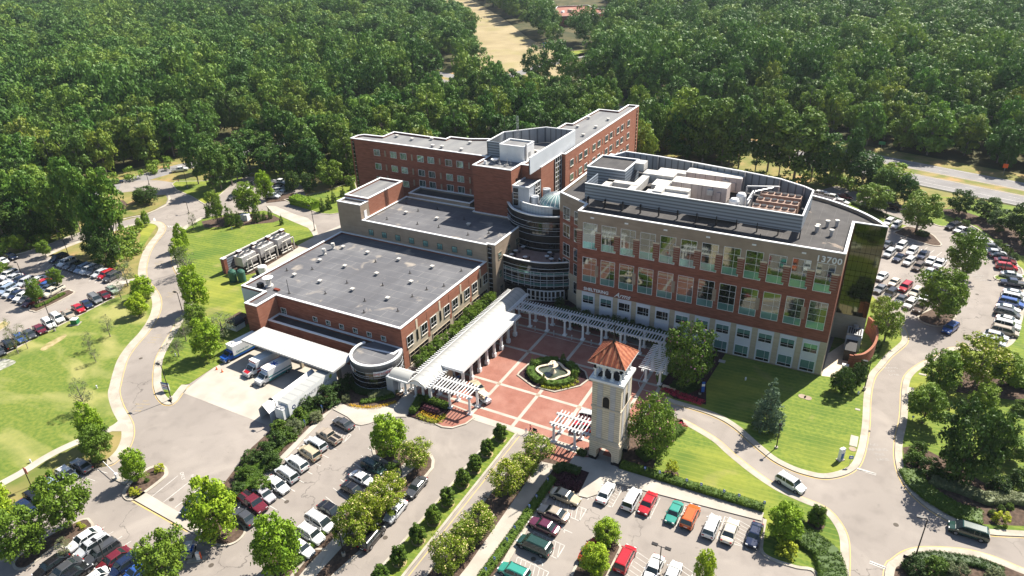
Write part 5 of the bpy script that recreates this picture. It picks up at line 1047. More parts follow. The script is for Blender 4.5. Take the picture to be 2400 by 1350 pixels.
# ================================================================ VEHICLES
PROTO = {}
def car_proto(kind):
    D = dict(sedan=(4.8, .92, .62, .98, 1.45, -.5, (1.15, .55, -1.05, -1.75)), hatch=(4.3, .89, .62, 1.0, 1.52, -.35, (1.2, .55, -1.55, -2.05)),
             suv=(4.8, .96, .72, 1.12, 1.75, -.2, (1.3, .8, -2.0, -2.3)), van=(5.1, .98, .68, 1.08, 1.78, .0, (1.75, .95, -2.15, -2.45)), pickup=(5.6, .98, .74, 1.15, 1.82, .2, (1.5, 1.0, -.55, -.7)))[kind]
    L, w, sill, belt, roof, _, (wb, wr, rr_, rb) = D; h = L / 2
    root = thing('parked_car', 'car', 'car'); b = MB()
    if kind in ('sedan',): st = [(h, .35, .62, .72), (h - .12, .28, .78, .84), (h - .9, .24, .9, .95), (wb, .24, belt - .02, 1), (0, .24, belt, 1), (rb, .24, belt + .02, 1), (-h + .35, .26, belt + .03, .96), (-h + .05, .32, belt - .08, .86), (-h, .38, .7, .78)]
    elif kind == 'pickup': st = [(h, .42, .8, .85), (h - .15, .34, 1.0, .93), (wb, .32, belt, 1), (rb, .32, belt, 1), (rb - .02, .32, belt, 1), (-h + .05, .34, belt, 1), (-h, .4, belt - .05, .97)]
    else: st = [(h, .36, .66, .76), (h - .14, .3, .84, .88), (h - .8, .27, belt - .1, .97), (wb, .26, belt, 1), (0, .26, belt, 1), (-h + .3, .28, belt, .98), (-h + .04, .33, belt - .03, .92), (-h, .4, belt - .3, .88)]
    ring = []
    for x, zb, zt, ws in st:
        W_ = w * ws; ring.append([(x, -W_ * .93, zb), (x, -W_, zb + .22), (x, -W_, (zb + zt) / 2 + .05), (x, -W_ * .95, zt - .05), (x, -W_ * .82, zt), (x, 0, zt + .025), (x, W_ * .82, zt), (x, W_ * .95, zt - .05), (x, W_, (zb + zt) / 2 + .05), (x, W_, zb + .22), (x, W_ * .93, zb)])
    v = [p for r in ring for p in r]; n = 11; fs = [(i * n + k, i * n + k + 1, (i + 1) * n + k + 1, (i + 1) * n + k) for i in range(len(ring) - 1) for k in range(n - 1)]
    b.add(v, [f[::-1] for f in fs] + [tuple(range(n)), tuple(range((len(ring) - 1) * n, len(ring) * n))[::-1]], 'paint')
    b.box(-h + .1, h - .1, -w + .06, w - .06, .2, .3, 'dark')
    b.box(h - .05, h + .012, -w * .42, w * .42, .42, .62, 'dark'); b.box(-h - .015, -h + .05, -.26, .26, .62, .74, 'lamp'); b.box(-h - .01, -h + .1, -w * .7, w * .7, .34, .5, 'dark')
    b.build('body', root, smooth=False); t = .78
    g = MB(); wt, wl = w * t, w * .93
    q = [(wb, -wl, belt - .03), (wb, wl, belt - .03), (wr, wt, roof - .05), (wr, -wt, roof - .05), (rb, -wl, belt - .03), (rb, wl, belt - .03), (rr_, wt, roof - .05), (rr_, -wt, roof - .05)]
    g.add(q, [(0, 1, 2, 3), (1, 5, 6, 2), (5, 4, 7, 6), (4, 0, 3, 7)], 'glass_car'); g.build('windows', root)
    r = MB(); rl = (wr + rr_) / 2
    r.add([(wr + .02, -wt - .02, roof - .07), (wr + .02, wt + .02, roof - .07), (rr_ - .02, wt + .02, roof - .07), (rr_ - .02, -wt - .02, roof - .07), (wr - .15, -wt + .12, roof), (wr - .15, wt - .12, roof), (rr_ + .15, wt - .12, roof), (rr_ + .15, -wt + .12, roof)], [(0, 1, 5, 4), (1, 2, 6, 5), (2, 3, 7, 6), (3, 0, 4, 7), (4, 5, 6, 7)], 'paint')
    for s in (-1, 1):
        r.tube((wb, s * wl, belt), (wr, s * wt, roof - .06), .045, 'paint', 4); r.tube((rb, s * wl, belt), (rr_, s * wt, roof - .06), .06, 'paint', 4); r.tube((rl + .1, s * (wl + .005), belt), (rl + .05, s * (wt + .02), roof - .06), .05, 'paint', 4)
        if kind in ('suv', 'van', 'hatch'): r.tube((rr_ * .55, s * (wl + .005), belt), (rr_ * .55, s * (wt + .02), roof - .06), .05, 'paint', 4)
        if kind in ('suv', 'van'): r.tube((wr - .3, s * (wt - .1), roof + .06), (rr_ + .3, s * (wt - .1), roof + .06), .03, 'dark', 4)
    r.build('roof', root)
    if kind == 'pickup':
        k_ = MB(); k_.box(-h + .12, rb - .12, -w + .14, w - .14, belt + .005, belt + .02, 'dark'); k_.build('cargo_bed', root)
    for x in (h * .62, -h * .60):
        for s in (-1, 1):
            m = MB(); R = .34 if kind in ('sedan', 'hatch') else .39; c = (x, s * (w - .1), R); m.tube((x, s * (w - .22), R), (x, s * (w + .02), R), R, 'tyre', 14); wl_ = m.build('wheel', root); m = MB(); m.tube((x, s * (w + .02), R), (x, s * (w + .035), R), R * .6, 'rim', 10); m.build('rim', wl_)
    for s in (-1, 1):
        m = MB(); m.box(h - .16, h - .01, s * w * .45, s * w * .78, sill, sill + .15, 'lamp'); m.build('headlight', root); m = MB(); m.box(-h - .01, -h + .1, s * w * .55, s * w * .84, .72, .92, 'tail'); m.build('tail_light', root); m = MB(); m.box(wb - .35, wb - .2, s * w, s * (w + .17), belt, belt + .13, 'paint'); m.build('mirror', root)
    PROTO[kind] = [root, False]; return root
for k in ('sedan', 'hatch', 'suv', 'van', 'pickup'): car_proto(k)
CC = dict(white=(.78, .78, .76), silver=(.50, .52, .54), grey=(.17, .175, .185), charcoal=(.06, .062, .068), black=(.012, .012, .015), navy=(.012, .022, .06), blue=(.03, .09, .32), red=(.42, .012, .02), maroon=(.13, .012, .02), green=(.015, .05, .04), tan=(.36, .30, .23), gold=(.46, .39, .27), beige=(.60, .55, .45), brown=(.12, .085, .06), teal=(.04, .27, .21), purple=(.10, .02, .045), orange=(.55, .11, .02), lilac=(.42, .40, .43), lightblue=(.30, .38, .50), sage=(.30, .38, .30), cream=(.66, .60, .48))
ORD = ['first', 'second', 'third', 'fourth', 'fifth', 'sixth', 'seventh', 'eighth', 'ninth', 'tenth', 'eleventh', 'twelfth', 'thirteenth', 'fourteenth', 'fifteenth', 'sixteenth', 'seventeenth', 'eighteenth', 'nineteenth', 'twentieth', 'twenty-first', 'twenty-second', 'twenty-third']
KN = dict(sedan='sedan', hatch='hatchback', suv='SUV', van='minivan', pickup='pickup truck')
def put_car(u, v, ang, kind, colr, label, group=None, name='parked_car', z=.02, hz=.6):
    pr, used = PROTO[kind]
    o = copy_tree(pr) if used else pr; PROTO[kind][1] = True
    x, y = G(u, v, hz); o.location = (x, y, z); o.rotation_euler = (0, 0, ang); k_s = rnd.uniform(.95, 1.04); o.scale = (k_s, k_s, k_s); o['label'] = label; o['category'] = 'car' if kind != 'pickup' else 'pickup truck'
    if group: o['group'] = group
    elif 'group' in o: del o['group']
    c = (*CC[colr], 1); st = list(KIDS.get(o.name, [])); o.color = c
    while st:
        q = st.pop(); q.color = c; st += KIDS.get(q.name, [])
    return o
def pang(p, q):
    a, b_ = G(*p, .6), G(*q, .6); return math.atan2(b_[1] - a[1], b_[0] - a[0])
def row(desc, p, q, cars, group=None):
    "cars listed in order; p->q points from tail to nose"
    a = pang(p, q)
    for i, c in enumerate(cars):
        u, v, kind, colr = c[:4]; fl = math.pi if (len(c) > 4 and c[4]) else 0
        put_car(u, v, a + fl + rnd.uniform(-.02, .02), kind, colr, '%s %s, %s %s' % (colr.replace('lightblue', 'light blue'), KN[kind], ORD[i], desc), group or 'parked cars')
row('down from the brick forecourt along the shrub strip', (795, 1018), (750, 992), [(805, 993, 'sedan', 'charcoal'), (771, 1023, 'pickup', 'tan'), (740, 1042, 'suv', 'silver'), (725, 1062, 'suv', 'gold'), (696, 1087, 'suv', 'white'), (672, 1112, 'van', 'silver'), (650, 1137, 'sedan', 'white', 1), (619, 1158, 'sedan', 'lilac', 1), (592, 1179, 'pickup', 'maroon', 1), (573, 1212, 'sedan', 'charcoal')])
row('down from the big maple beside the flowering island', (850, 1140), (895, 1165), [(876, 1096, 'suv', 'green'), (849, 1122, 'sedan', 'white'), (828, 1148, 'sedan', 'black'), (776, 1197, 'sedan', 'black'), (750, 1224, 'van', 'white'), (729, 1253, 'suv', 'white'), (706, 1284, 'sedan', 'white')])
row('from the far end of the kerbside line along the flowering island', (945, 1180), (990, 1125), [(976, 1141, 'sedan', 'charcoal', 1), (927, 1198, 'sedan', 'silver', 1), (871, 1260, 'suv', 'black')])
row('from the barrier gate down the brown verge at far left', (157, 1090), (205, 1120), [(191, 1091, 'sedan', 'grey', 1), (157, 1111, 'hatch', 'white'), (117, 1137, 'sedan', 'lightblue'), (82, 1166, 'hatch', 'black'), (60, 1190, 'sedan', 'navy'), (-4, 1240, 'sedan', 'black')])
row('from the tree island in the near bottom-left row', (175, 1285), (228, 1250), [(198, 1264, 'sedan', 'white', 1), (217, 1281, 'suv', 'silver', 1), (240, 1296, 'suv', 'charcoal', 1), (266, 1312, 'sedan', 'maroon', 1), (294, 1325, 'suv', 'navy', 1), (322, 1340, 'hatch', 'blue', 1)])
row('from the left in the row at the bottom-left corner', (100, 1345), (150, 1310), [(120, 1325, 'sedan', 'black', 1), (151, 1338, 'sedan', 'charcoal', 1), (174, 1348, 'sedan', 'black'), (218, 1362, 'sedan', 'white', 1)])
row('beside the big tree by the empty marked stalls', (440, 1195), (470, 1170), [(458, 1183, 'suv', 'navy', 1)])
row('left to right under the long hedge in the accessible row', (1405, 1175), (1432, 1130), [(1420, 1155, 'sedan', 'white'), (1481, 1171, 'suv', 'white'), (1518, 1180, 'sedan', 'red', 1), (1580, 1201, 'sedan', 'teal', 1), (1618, 1211, 'suv', 'orange'), (1668, 1234, 'suv', 'white'), (1711, 1245, 'sedan', 'beige'), (1768, 1254, 'sedan', 'navy', 1)])
row('from the tower shadow down in the row nosing the hedge walk', (1350, 1172), (1300, 1152), [(1325, 1164, 'sedan', 'gold', 1), (1297, 1203, 'sedan', 'tan'), (1275, 1233, 'sedan', 'purple'), (1253, 1279, 'van', 'green'), (1205, 1342, 'suv', 'teal')])
row('left to right in the bottom centre row by the tree island', (1448, 1340), (1480, 1275), [(1465, 1310, 'van', 'red'), (1532, 1333, 'sedan', 'white', 1), (1576, 1347, 'sedan', 'white')])
row('left of the small tree island at bottom centre', (1355, 1320), (1385, 1275), [(1383, 1290, 'sedan', 'red')])
row('along the back of the right inner lot', (2060, 590), (2095, 560), [(2078, 573, 'sedan', 'charcoal', 1), (2112, 577, 'suv', 'white', 1), (2137, 590, 'suv', 'white', 1), (2163, 598, 'pickup', 'navy', 1), (2182, 611, 'sedan', 'white', 1), (2202, 619, 'pickup', 'white', 1)])
row('in the second row of the right inner lot', (2065, 610), (2100, 580), [(2084, 594, 'suv', 'silver', 1), (2107, 604, 'sedan', 'navy', 1), (2130, 613, 'suv', 'white', 1), (2152, 625, 'suv', 'brown', 1), (2178, 637, 'sedan', 'silver', 1), (2197, 645, 'sedan', 'blue', 1)])
row('in the third row of the right inner lot', (2050, 665), (2085, 635), [(2040, 640, 'sedan', 'white', 1), (2067, 648, 'sedan', 'white', 1), (2096, 661, 'sedan', 'cream', 1), (2122, 673, 'suv', 'red', 1), (2146, 685, 'suv', 'beige', 1), (2166, 697, 'sedan', 'white', 1)])
row('in the nearest row of the right inner lot', (2050, 690), (2080, 665), [(2063, 677, 'sedan', 'grey', 1), (2087, 688, 'suv', 'black', 1), (2111, 702, 'sedan', 'charcoal', 1), (2133, 712, 'suv', 'white', 1), (2157, 722, 'suv', 'brown', 1)])
row('beside the island tree behind the mirrored wall', (2070, 530), (2095, 512), [(2083, 521, 'suv', 'white', 1), (2101, 528, 'suv', 'white', 1)])
row('from the top of the curving outer row by the mulch bank', (2215, 540), (2250, 530), [(2234, 531, 'suv', 'black', 1), (2252, 539, 'sedan', 'white', 1), (2271, 546, 'suv', 'charcoal', 1)])
row('from the flowering tree down the outer curve', (2290, 575), (2330, 580), [(2290, 558, 'suv', 'cream'), (2305, 568, 'suv', 'white'), (2320, 580, 'van', 'grey'), (2332, 592, 'sedan', 'silver'), (2345, 601, 'sedan', 'black'), (2356, 612, 'sedan', 'maroon'), (2359, 626, 'suv', 'red'), (2370, 644, 'sedan', 'silver'), (2375, 664, 'pickup', 'navy', 1)])
row('below the little grass island down the outer curve', (2345, 720), (2395, 732), [(2378, 688, 'sedan', 'silver'), (2376, 699, 'van', 'white'), (2370, 711, 'suv', 'blue'), (2362, 723, 'sedan', 'white'), (2361, 735, 'van', 'charcoal'), (2363, 750, 'sedan', 'white'), (2360, 763, 'suv', 'white'), (2355, 777, 'van', 'tan'), (2335, 788, 'hatch', 'silver'), (2325, 801, 'suv', 'silver')])
row('left to right on the back road beyond the curved roof', (1920, 460), (1950, 466), [(1929, 457, 'van', 'white'), (1949, 463, 'van', 'white'), (1971, 473, 'sedan', 'white')])
row('in the shaded top row of the left lot', (140, 628), (185, 608), [(137, 606, 'suv', 'navy', 1), (146, 613, 'sedan', 'black', 1), (156, 616, 'suv', 'white', 1), (168, 622, 'suv', 'grey', 1), (182, 627, 'suv', 'black', 1), (195, 630, 'suv', 'lightblue', 1), (208, 633, 'suv', 'white', 1), (221, 636, 'suv', 'grey', 1), (235, 640, 'sedan', 'silver', 1), (249, 644, 'suv', 'red', 1), (263, 650, 'suv', 'charcoal', 1)])
row('in the back half of the middle block of the left lot', (20, 655), (60, 635), [(20, 645, 'suv', 'white', 1), (31, 652, 'sedan', 'silver', 1), (45, 656, 'sedan', 'navy', 1), (60, 661, 'suv', 'silver', 1), (87, 657, 'sedan', 'white', 1), (98, 664, 'sedan', 'red', 1), (106, 670, 'sedan', 'blue', 1), (113, 676, 'hatch', 'white', 1), (125, 684, 'pickup', 'beige', 1)])
row('in the front half of the middle block of the left lot', (0, 690), (40, 668), [(8, 671, 'sedan', 'white', 1), (16, 679, 'suv', 'lightblue', 1), (26, 685, 'sedan', 'silver', 1), (38, 690, 'sedan', 'navy', 1), (53, 694, 'sedan', 'white', 1), (63, 700, 'sedan', 'charcoal', 1), (73, 707, 'sedan', 'maroon', 1)])
row('from the path end along the white kerb of the left lawn', (240, 690), (270, 710), [(263, 679, 'sedan', 'sage'), (245, 692, 'sedan', 'maroon'), (223, 701, 'van', 'grey'), (203, 713, 'sedan', 'navy'), (184, 723, 'sedan', 'red'), (160, 737, 'sedan', 'tan'), (135, 746, 'suv', 'white'), (115, 759, 'suv', 'white'), (93, 772, 'sedan', 'maroon'), (69, 783, 'sedan', 'charcoal'), (46, 792, 'sedan', 'blue'), (19, 808, 'suv', 'black', 1), (-4, 823, 'sedan', 'charcoal')])
row('across the internal road at the far left edge', (0, 600), (30, 612), [(25, 601, 'sedan', 'navy'), (6, 611, 'sedan', 'white')])
row('in the left column of the small lot behind the evergreens', (560, 455), (590, 437), [(592, 433, 'suv', 'black', 1), (576, 441, 'sedan', 'white', 1), (560, 452, 'suv', 'white', 1), (545, 461, 'sedan', 'charcoal', 1)])
row('in the right column of the small lot behind the evergreens', (630, 445), (665, 449), [(656, 427, 'pickup', 'white'), (655, 434, 'sedan', 'black'), (654, 440, 'sedan', 'grey'), (652, 446, 'sedan', 'silver'), (648, 453, 'sedan', 'charcoal'), (640, 460, 'suv', 'silver')])
for (u, v, p, q, k, c, lab) in ((1853, 1133, (1828, 1118), (1885, 1152), 'suv', 'white', 'white SUV driving down the curved entrance road beside the spruce lawn'), (2227, 770, (2243, 758), (2212, 782), 'suv', 'blue', 'bright blue SUV driving past the tree island of the right lot'), (2270, 1245, (2315, 1262), (2228, 1236), 'van', 'green', 'dark green minivan driving at the right edge of the crossroads'), (1119, 908, (1105, 893), (1132, 922), 'sedan', 'gold', 'gold sedan stopped on the brick plaza by the valet'), (1372, 1002, (1350, 1000), (1395, 1003), 'suv', 'red', 'red SUV half hidden by the pergola left of the tower'), (1386, 978, (1365, 975), (1410, 985), 'suv', 'white', 'white SUV half hidden behind the bell tower'), (421, 398, (405, 400), (440, 395), 'pickup', 'white', 'white pickup truck driving on the road before the left woods'), (273, 426, (262, 428), (285, 424), 'sedan', 'navy', 'dark car on the road at the left wood edge'), (476, 370, (465, 372), (488, 367), 'sedan', 'white', 'white car on the road between the left trees'), (1345, 139, (1335, 141), (1356, 137), 'suv', 'black', 'black car on the far road gap beside the golden clearing'), (1962, 352, (1952, 348), (1975, 356), 'suv', 'white', 'white car on the highway between the tall trees'), (1979, 461, (1965, 458), (1994, 465), 'sedan', 'maroon', 'maroon sedan crossing on the back road'), (2094, 486, (2106, 490), (2080, 482), 'suv', 'black', 'black boxy SUV on the back road beneath the round tree')):
    put_car(u, v, pang(p, q), k, c, lab, None, 'driving_car')
# ---------------- ambulances and box trucks
def box_truck(label, u, v, colr, stripe, L=6.4, logo=None, hbox=2.9, name='ambulance', txt=None):
    x, y = G(u, v, 0); r = thing(name, label, 'ambulance' if name == 'ambulance' else 'truck', (x, y, .02), -1.72); f = MB()
    f.box(-L + 1.9, 1.0, -1.15, 1.15, .55, hbox, 'white'); f.box(-L + 1.9, 1.0, -1.16, 1.16, .5, .9, stripe)
    if name == 'ambulance': f.box(-L + 1.9, 1.0, -1.17, 1.17, 1.25, 1.5, stripe)
    else: f.box(-L + 1.9, 1.0, -1.17, 1.17, .9, 1.05, 'green_box')
    bd = f.build('box_body', r); f = MB(); cm = 'blue' if colr == 'blue' else 'white'
    f.add([(1.0, -1, .45), (1.0, 1, .45), (1.0, 1, 2.1), (1.0, -1, 2.1), (1.5, -1, 2.1), (1.5, 1, 2.1), (2.1, -1, 1.35), (2.1, 1, 1.35), (3.0, -.9, 1.1), (3.0, .9, 1.1), (3.05, -.9, .45), (3.05, .9, .45)], [(3, 4, 5, 2), (4, 6, 7, 5), (6, 8, 9, 7), (8, 10, 11, 9), (0, 10, 8, 6, 4, 3), (1, 2, 5, 7, 9, 11)], cm)
    f.box(2.9, 3.15, -1, 1, .4, .6, 'galv'); f.build('cab', r); f = MB(); f.add([(1.55, -.85, 2.06), (1.55, .85, 2.06), (2.12, .88, 1.4), (2.12, -.88, 1.4)], [(0, 3, 2, 1)], 'glass_car'); f.box(1.15, 1.75, -1.02, 1.02, 1.35, 1.9, 'glass_car'); f.build('windscreen', r)
    if stripe == 'red': f = MB(); f.add([(2.2, -.8, 1.36), (2.2, .8, 1.36), (2.95, .75, 1.14), (2.95, -.75, 1.14)], [(0, 3, 2, 1)], 'red'); f.build('bonnet_panel', r)
    for xx in (2.3, -L + 3.1):
        for s in (-1, 1): m = MB(); m.tube((xx, s * .85, .4), (xx, s * 1.17, .4), .4, 'tyre', 14); w_ = m.build('wheel', r); m = MB(); m.tube((xx, s * 1.17, .4), (xx, s * 1.19, .4), .22, 'rim', 10); m.build('rim', w_)
    for s in (-1, 1): m = MB(); m.box(3.0, 3.08, s * .55, s * .85, .75, .95, 'lamp'); m.build('headlight', r)
    if name == 'ambulance':
        f = MB(); f.box(.98, 1.04, -1, 1, hbox - .35, hbox - .1, 'red' if stripe == 'red' else 'blue'); f.build('light_bar', r)
        if stripe != 'red':
            f = MB()
            for k in range(3): a = k * math.pi / 3; c, s = math.cos(a), math.sin(a); P = [(.8, .14), (-.8, .14), (-.8, -.14), (.8, -.14)]; f.add([(-1.4 + p[0] * c - p[1] * s, p[0] * s + p[1] * c, hbox + .01 + .003 * k) for p in P], [(0, 1, 2, 3)], 'blue')
            f.build('star_of_life', r)
    if txt:
        M = Matrix.Translation((-L + 2.2, -1.18, 1.5)) @ Matrix.Rotation(E_, 4, 'X'); M = Matrix.Translation((-3.9, 0, 0)) @ Matrix.Translation((0, 1.18, 1.45)) @ Matrix.Rotation(math.pi, 4, 'Z') @ Matrix.Rotation(E_, 4, 'X'); text('lettering', txt, .62, Matrix.Translation((3.9 + .3, 0, 0)) @ M @ Matrix.Identity(4), 'teal', bd, depth=.005)
        f = MB(); f.box(-.4, .1, -.4, .1, hbox, hbox + .25, 'duct'); f.build('roof_vent', r)
    return r
box_truck('blue-cabbed white box truck with green lettering at the left of the ambulance bay', 553, 835, 'blue', 'blue', 7.4, name='box_truck', hbox=3.2, txt='Care-A-Van')
box_truck('white ambulance with red bonnet and stripe, left of the two ambulances', 607, 869, 'white', 'red')
box_truck('white ambulance with teal stripe and blue star on its roof', 635, 888, 'white', 'teal')
# mobile imaging trailer and the white tent corridor
T = thing('imaging_trailer', 'long white lettered semi-trailer parked beside the shrub strip', 'trailer', (0, 0, 0)); f = MB(); f.box(-88.2, -85.6, 70.4, 83.2, 1.1, 4.1, 'white', 'vault'); bd = f.build('body', T)
text('lettering', 'ALLIANCE IMAGING', .95, frame_east(-85.58, 73.2, 2.5), 'galv', bd, depth=.004)
f = MB(); f.add([(-85.59, 71.6 + .45 * math.cos(a), 2.7 + .45 * math.sin(a)) for a in np.linspace(0, 6.28, 16)], [tuple(range(16))], 'navy_m'); f.add([(-85.58, 71.6 + .22 * math.cos(a), 2.7 + .22 * math.sin(a)) for a in np.linspace(0, 6.28, 16)], [tuple(range(16))], 'white'); f.add([(-85.59, 81.6 + .42 * math.cos(a), 3.2 + .42 * math.sin(a)) for a in np.linspace(0, 6.28, 16)], [tuple(range(16))], 'leafy_m'); f.build('logo', bd)
f = MB(); f.box(-87.9, -85.9, 69.2, 70.4, 1.2, 3.4, 'white').cyl(-87.3, 69.8, 3.4, 3.6, .4, 'galv', 10).cyl(-86.4, 69.8, 3.4, 3.6, .4, 'galv', 10); f.build('generator_unit', T)
for y in (80.2, 81.6):
    for x in (-88.1, -85.7): m = MB(); m.tube((x - .15, y, .55), (x + .15, y, .55), .55, 'tyre', 14); m.build('wheel', T)
for y in (71.5, 76): m = MB(); m.box(-87.9, -87.7, y, y + .2, 0, 1.1, 'galv').box(-86.1, -85.9, y, y + .2, 0, 1.1, 'galv'); m.build('landing_leg', T)
T = thing('tent_corridor', 'long white gabled fabric corridor beside the imaging trailer', 'tent', (0, 0, 0)); f = MB()
x0, x1, y0, y1 = -91.6, -88.8, 68.6, 81.6; xm = (x0 + x1) / 2; f.add([(x0, y0, 2.1), (xm, y0, 3.6), (xm, y1, 3.6), (x0, y1, 2.1)], [(0, 1, 2, 3)], 'white'); f.add([(xm, y0, 3.6), (x1, y0, 2.1), (x1, y1, 2.1), (xm, y1, 3.6)], [(0, 1, 2, 3)], 'white'); f.build('roof', T)
f = MB(); f.wall([(x0 + .05, y0 + .1), (x0 + .05, y1)], 0, 2.1, 'white', .04); f.wall([(x1 - .05, y0 + .1), (x1 - .05, y1)], 0, 2.1, 'white', .04); f.build('side_wall', T)
for i, (u, v, c) in enumerate(((508, 866, 'orange'), (521, 872, 'orange'))):
    x, y = G(u, v); T = thing('traffic_cone', ('left', 'right')[i] + ' orange cone on the ambulance apron', 'cone', (x, y, .02), 0, 'cones on the apron'); f = MB(); f.cyl(0, 0, .04, .7, .17, 'orange', 10, .03); f.build('cone_body', T); f = MB(); f.box(-.2, .2, -.2, .2, 0, .04, 'orange'); f.build('base', T)
# golf cart
x, y = G(1137, 942); T = thing('golf_cart', 'white golf cart with beige roof and driver beside the pergola post', 'golf cart', (x, y, .03), -.35); f = MB(); f.box(-1.2, 1.2, -.6, .6, .3, .55, 'white').box(.55, 1.25, -.6, .6, .55, .95, 'white').box(-.5, .05, -.55, .55, .55, .85, 'tan_cloth').box(-.6, -.5, -.55, .55, .85, 1.3, 'tan_cloth').box(-1.2, -.65, -.55, .55, .55, .9, 'tan_cloth'); f.build('body', T)
f = MB(); f.box(-1.25, .9, -.65, .65, 1.85, 1.93, 'cream_m'); f.build('roof', T)
for s in (-1, 1):
    m = MB(); m.tube((.75, s * .58, .9), (.6, s * .58, 1.87), .03, 'galv', 5).tube((-1.1, s * .58, .5), (-1.0, s * .58, 1.87), .03, 'galv', 5); m.build('roof_post', T)
    for xx in (.85, -.85): m = MB(); m.tube((xx, s * .5, .25), (xx, s * .66, .25), .25, 'tyre', 12); m.build('wheel', T)
# ================================================================ LAMPS, SIGNS, SMALL THINGS
def pole(u, v, vtop, label, kind='arm', n=1, lean=None):
    x, y = G(u, v); h = min(12, max(3.2, HGT(x, y, vtop))); t = thing('street_lamp', label, 'street lamp', (x, y, .1), 0, 'tall dark car park lamps' if kind == 'arm' else 'globe lamps')
    f = MB(); f.cyl(0, 0, 0, .6 if kind == 'arm' else .3, .28, 'kerb', 10); f.build('base', t); f = MB(); f.tube((0, 0, .3), (0, 0, h), .10, 'black_metal', 8, .07); f.build('pole', t)
    if kind == 'arm':
        for k in range(n):
            s = -1 if k == 0 else 1; f = MB(); f.tube((0, 0, h - .1), (s * .6, 0, h), .05, 'black_metal', 5); f.box(s * .5, s * 1.3, -.22, .22, h - .08, h + .1, 'black_metal'); f.build('lamp_head', t)
    else: f = MB(); f.lathe(0, 0, [(.1, h), (.28, h + .2), (.28, h + .4), (.1, h + .55)], 'black_metal', 12); f.build('lamp_globe', t)
for a in ((402, 937, 857, 'lamp on the grass tip between the drive and the ambulance apron'), (162, 602, 545, 'lamp at the shaded back of the left lot'), (55, 655, 617, 'lamp in the middle block of the left lot'), (129, 777, 706, 'lamp on the kerb of the left lawn'), (273, 623, 577, 'lamp among the pines beside the left lot'), (429, 735, 687, 'lamp on the drive opposite the big left lawn'), (420, 639, 577, 'lamp on the drive by the mown lawn'), (350, 433, 402, 'lamp on the verge of the outer road'), (440, 440, 404, 'lamp on the corner by the white pickup'), (443, 500, 475, 'lamp at the junction crosswalk'), (738, 541, 484, 'lamp on the walk corner near the tan block'), (655, 990, 940, 'lamp in the shrubs by the trailer nose'), (945, 1142, 1087, 'lamp on the flowering island near its far tip'), (806, 1303, 1250, 'lamp on the flowering island near the bottom'), (262, 1350, 1272, 'lamp over the bottom-left car row'), (1155, 1215, 1170, 'lamp between the crape myrtles and the walk'), (2140, 1320, 1218, 'lamp at the lower right crossroads island'), (2074, 512, 448, 'lamp by the back road hedge'), (2352, 640, 578, 'lamp behind the red SUVs on the outer curve'), (2025, 915, 850, 'lamp by the dark evergreens and fire lane')): pole(a[0], a[1], a[2], 'tall dark ' + a[3])
pole(1543, 1352, 1282, 'double-headed dark lamp in the bottom centre lot', n=2); pole(1819, 1051, 1000, 'black globe lamp on the spruce lawn edge', 'globe'); pole(1640, 925, 895, 'black globe lamp above the crimson bed', 'globe')
def sign(u, v, h, w, hh, m, label, lit='white', ang=0, txt=None, name='sign'):
    x, y = G(u, v); t = thing(name, label, 'sign', (x, y, .1), ang); f = MB(); f.tube((0, 0, 0), (0, 0, h), .04, 'galv', 5); f.build('post', t); f = MB(); f.box(-w / 2, w / 2, -.06, -.02, h - hh, h, m)
    if lit: f.box(-w * .3, w * .3, -.075, -.06, h - hh * .7, h - hh * .3, lit)
    f.build('panel', t); return t
for i, (u, v) in enumerate(((1511, 1112), (1545, 1122), (1608, 1141), (1642, 1151), (1695, 1167), (1730, 1177), (1789, 1194))): sign(u, v, 1.6, .35, .5, 'blue', 'small blue accessible parking sign in the long hedge, %s from the tower' % ORD[i])
for i, (u, v) in enumerate(((1284, 1138), (1258, 1178), (1241, 1202), (1207, 1252), (1189, 1280), (1160, 1325), (1140, 1350))): sign(u, v, 1.6, .35, .5, 'blue', 'small blue accessible parking sign in the hedge strip, %s down from the mulch bed' % ORD[i])
for i, (u, v) in enumerate(((717, 1005), (757, 970))): sign(u, v, 1.9, .35, .6, 'blue', ('near', 'far')[i] + ' small blue sign in the shrubs by the tan walk')
t = thing('direction_sign', 'white and blue direction panel on the grass tip by the drive', 'sign', (*G(391, 918), .1), .2); f = MB(); f.box(-.9, .9, -.05, .05, .4, 2.0, 'white').box(-.9, .9, -.06, .06, 1.75, 2.0, 'blue').box(-.6, .6, -.07, -.05, 1.2, 1.35, 'red').box(-.6, .5, -.07, -.05, .8, .92, 'blue'); f.build('panel', t); f = MB(); f.tube((-.8, 0, 0), (-.8, 0, 2), .05, 'galv', 5).tube((.8, 0, 0), (.8, 0, 2), .05, 'galv', 5); f.build('posts', t)
t = thing('parking_flag_sign', 'red banner sign on a dark pole over the brown verge', 'sign', (*G(74, 1141), .1)); f = MB(); f.tube((0, 0, 0), (0, 0, 4.0), .07, 'black_metal', 6); f.build('pole', t); f = MB(); f.box(.05, .75, -.03, .03, 2.9, 4.0, 'red'); f.build('banner', t)
t = thing('information_pylon', 'white and blue curved pylon sign standing on the lawn tip', 'sign', (*G(1969, 1079), .1), .9); f = MB(); f.box(-.45, .45, -.25, .25, 0, 2.4, 'white').box(-.3, .3, -.27, .27, .3, 1.5, 'blue'); f.build('panel', t); f = MB(); f.box(-.6, .6, -.4, .4, 0, .15, 'kerb'); f.build('plinth', t)
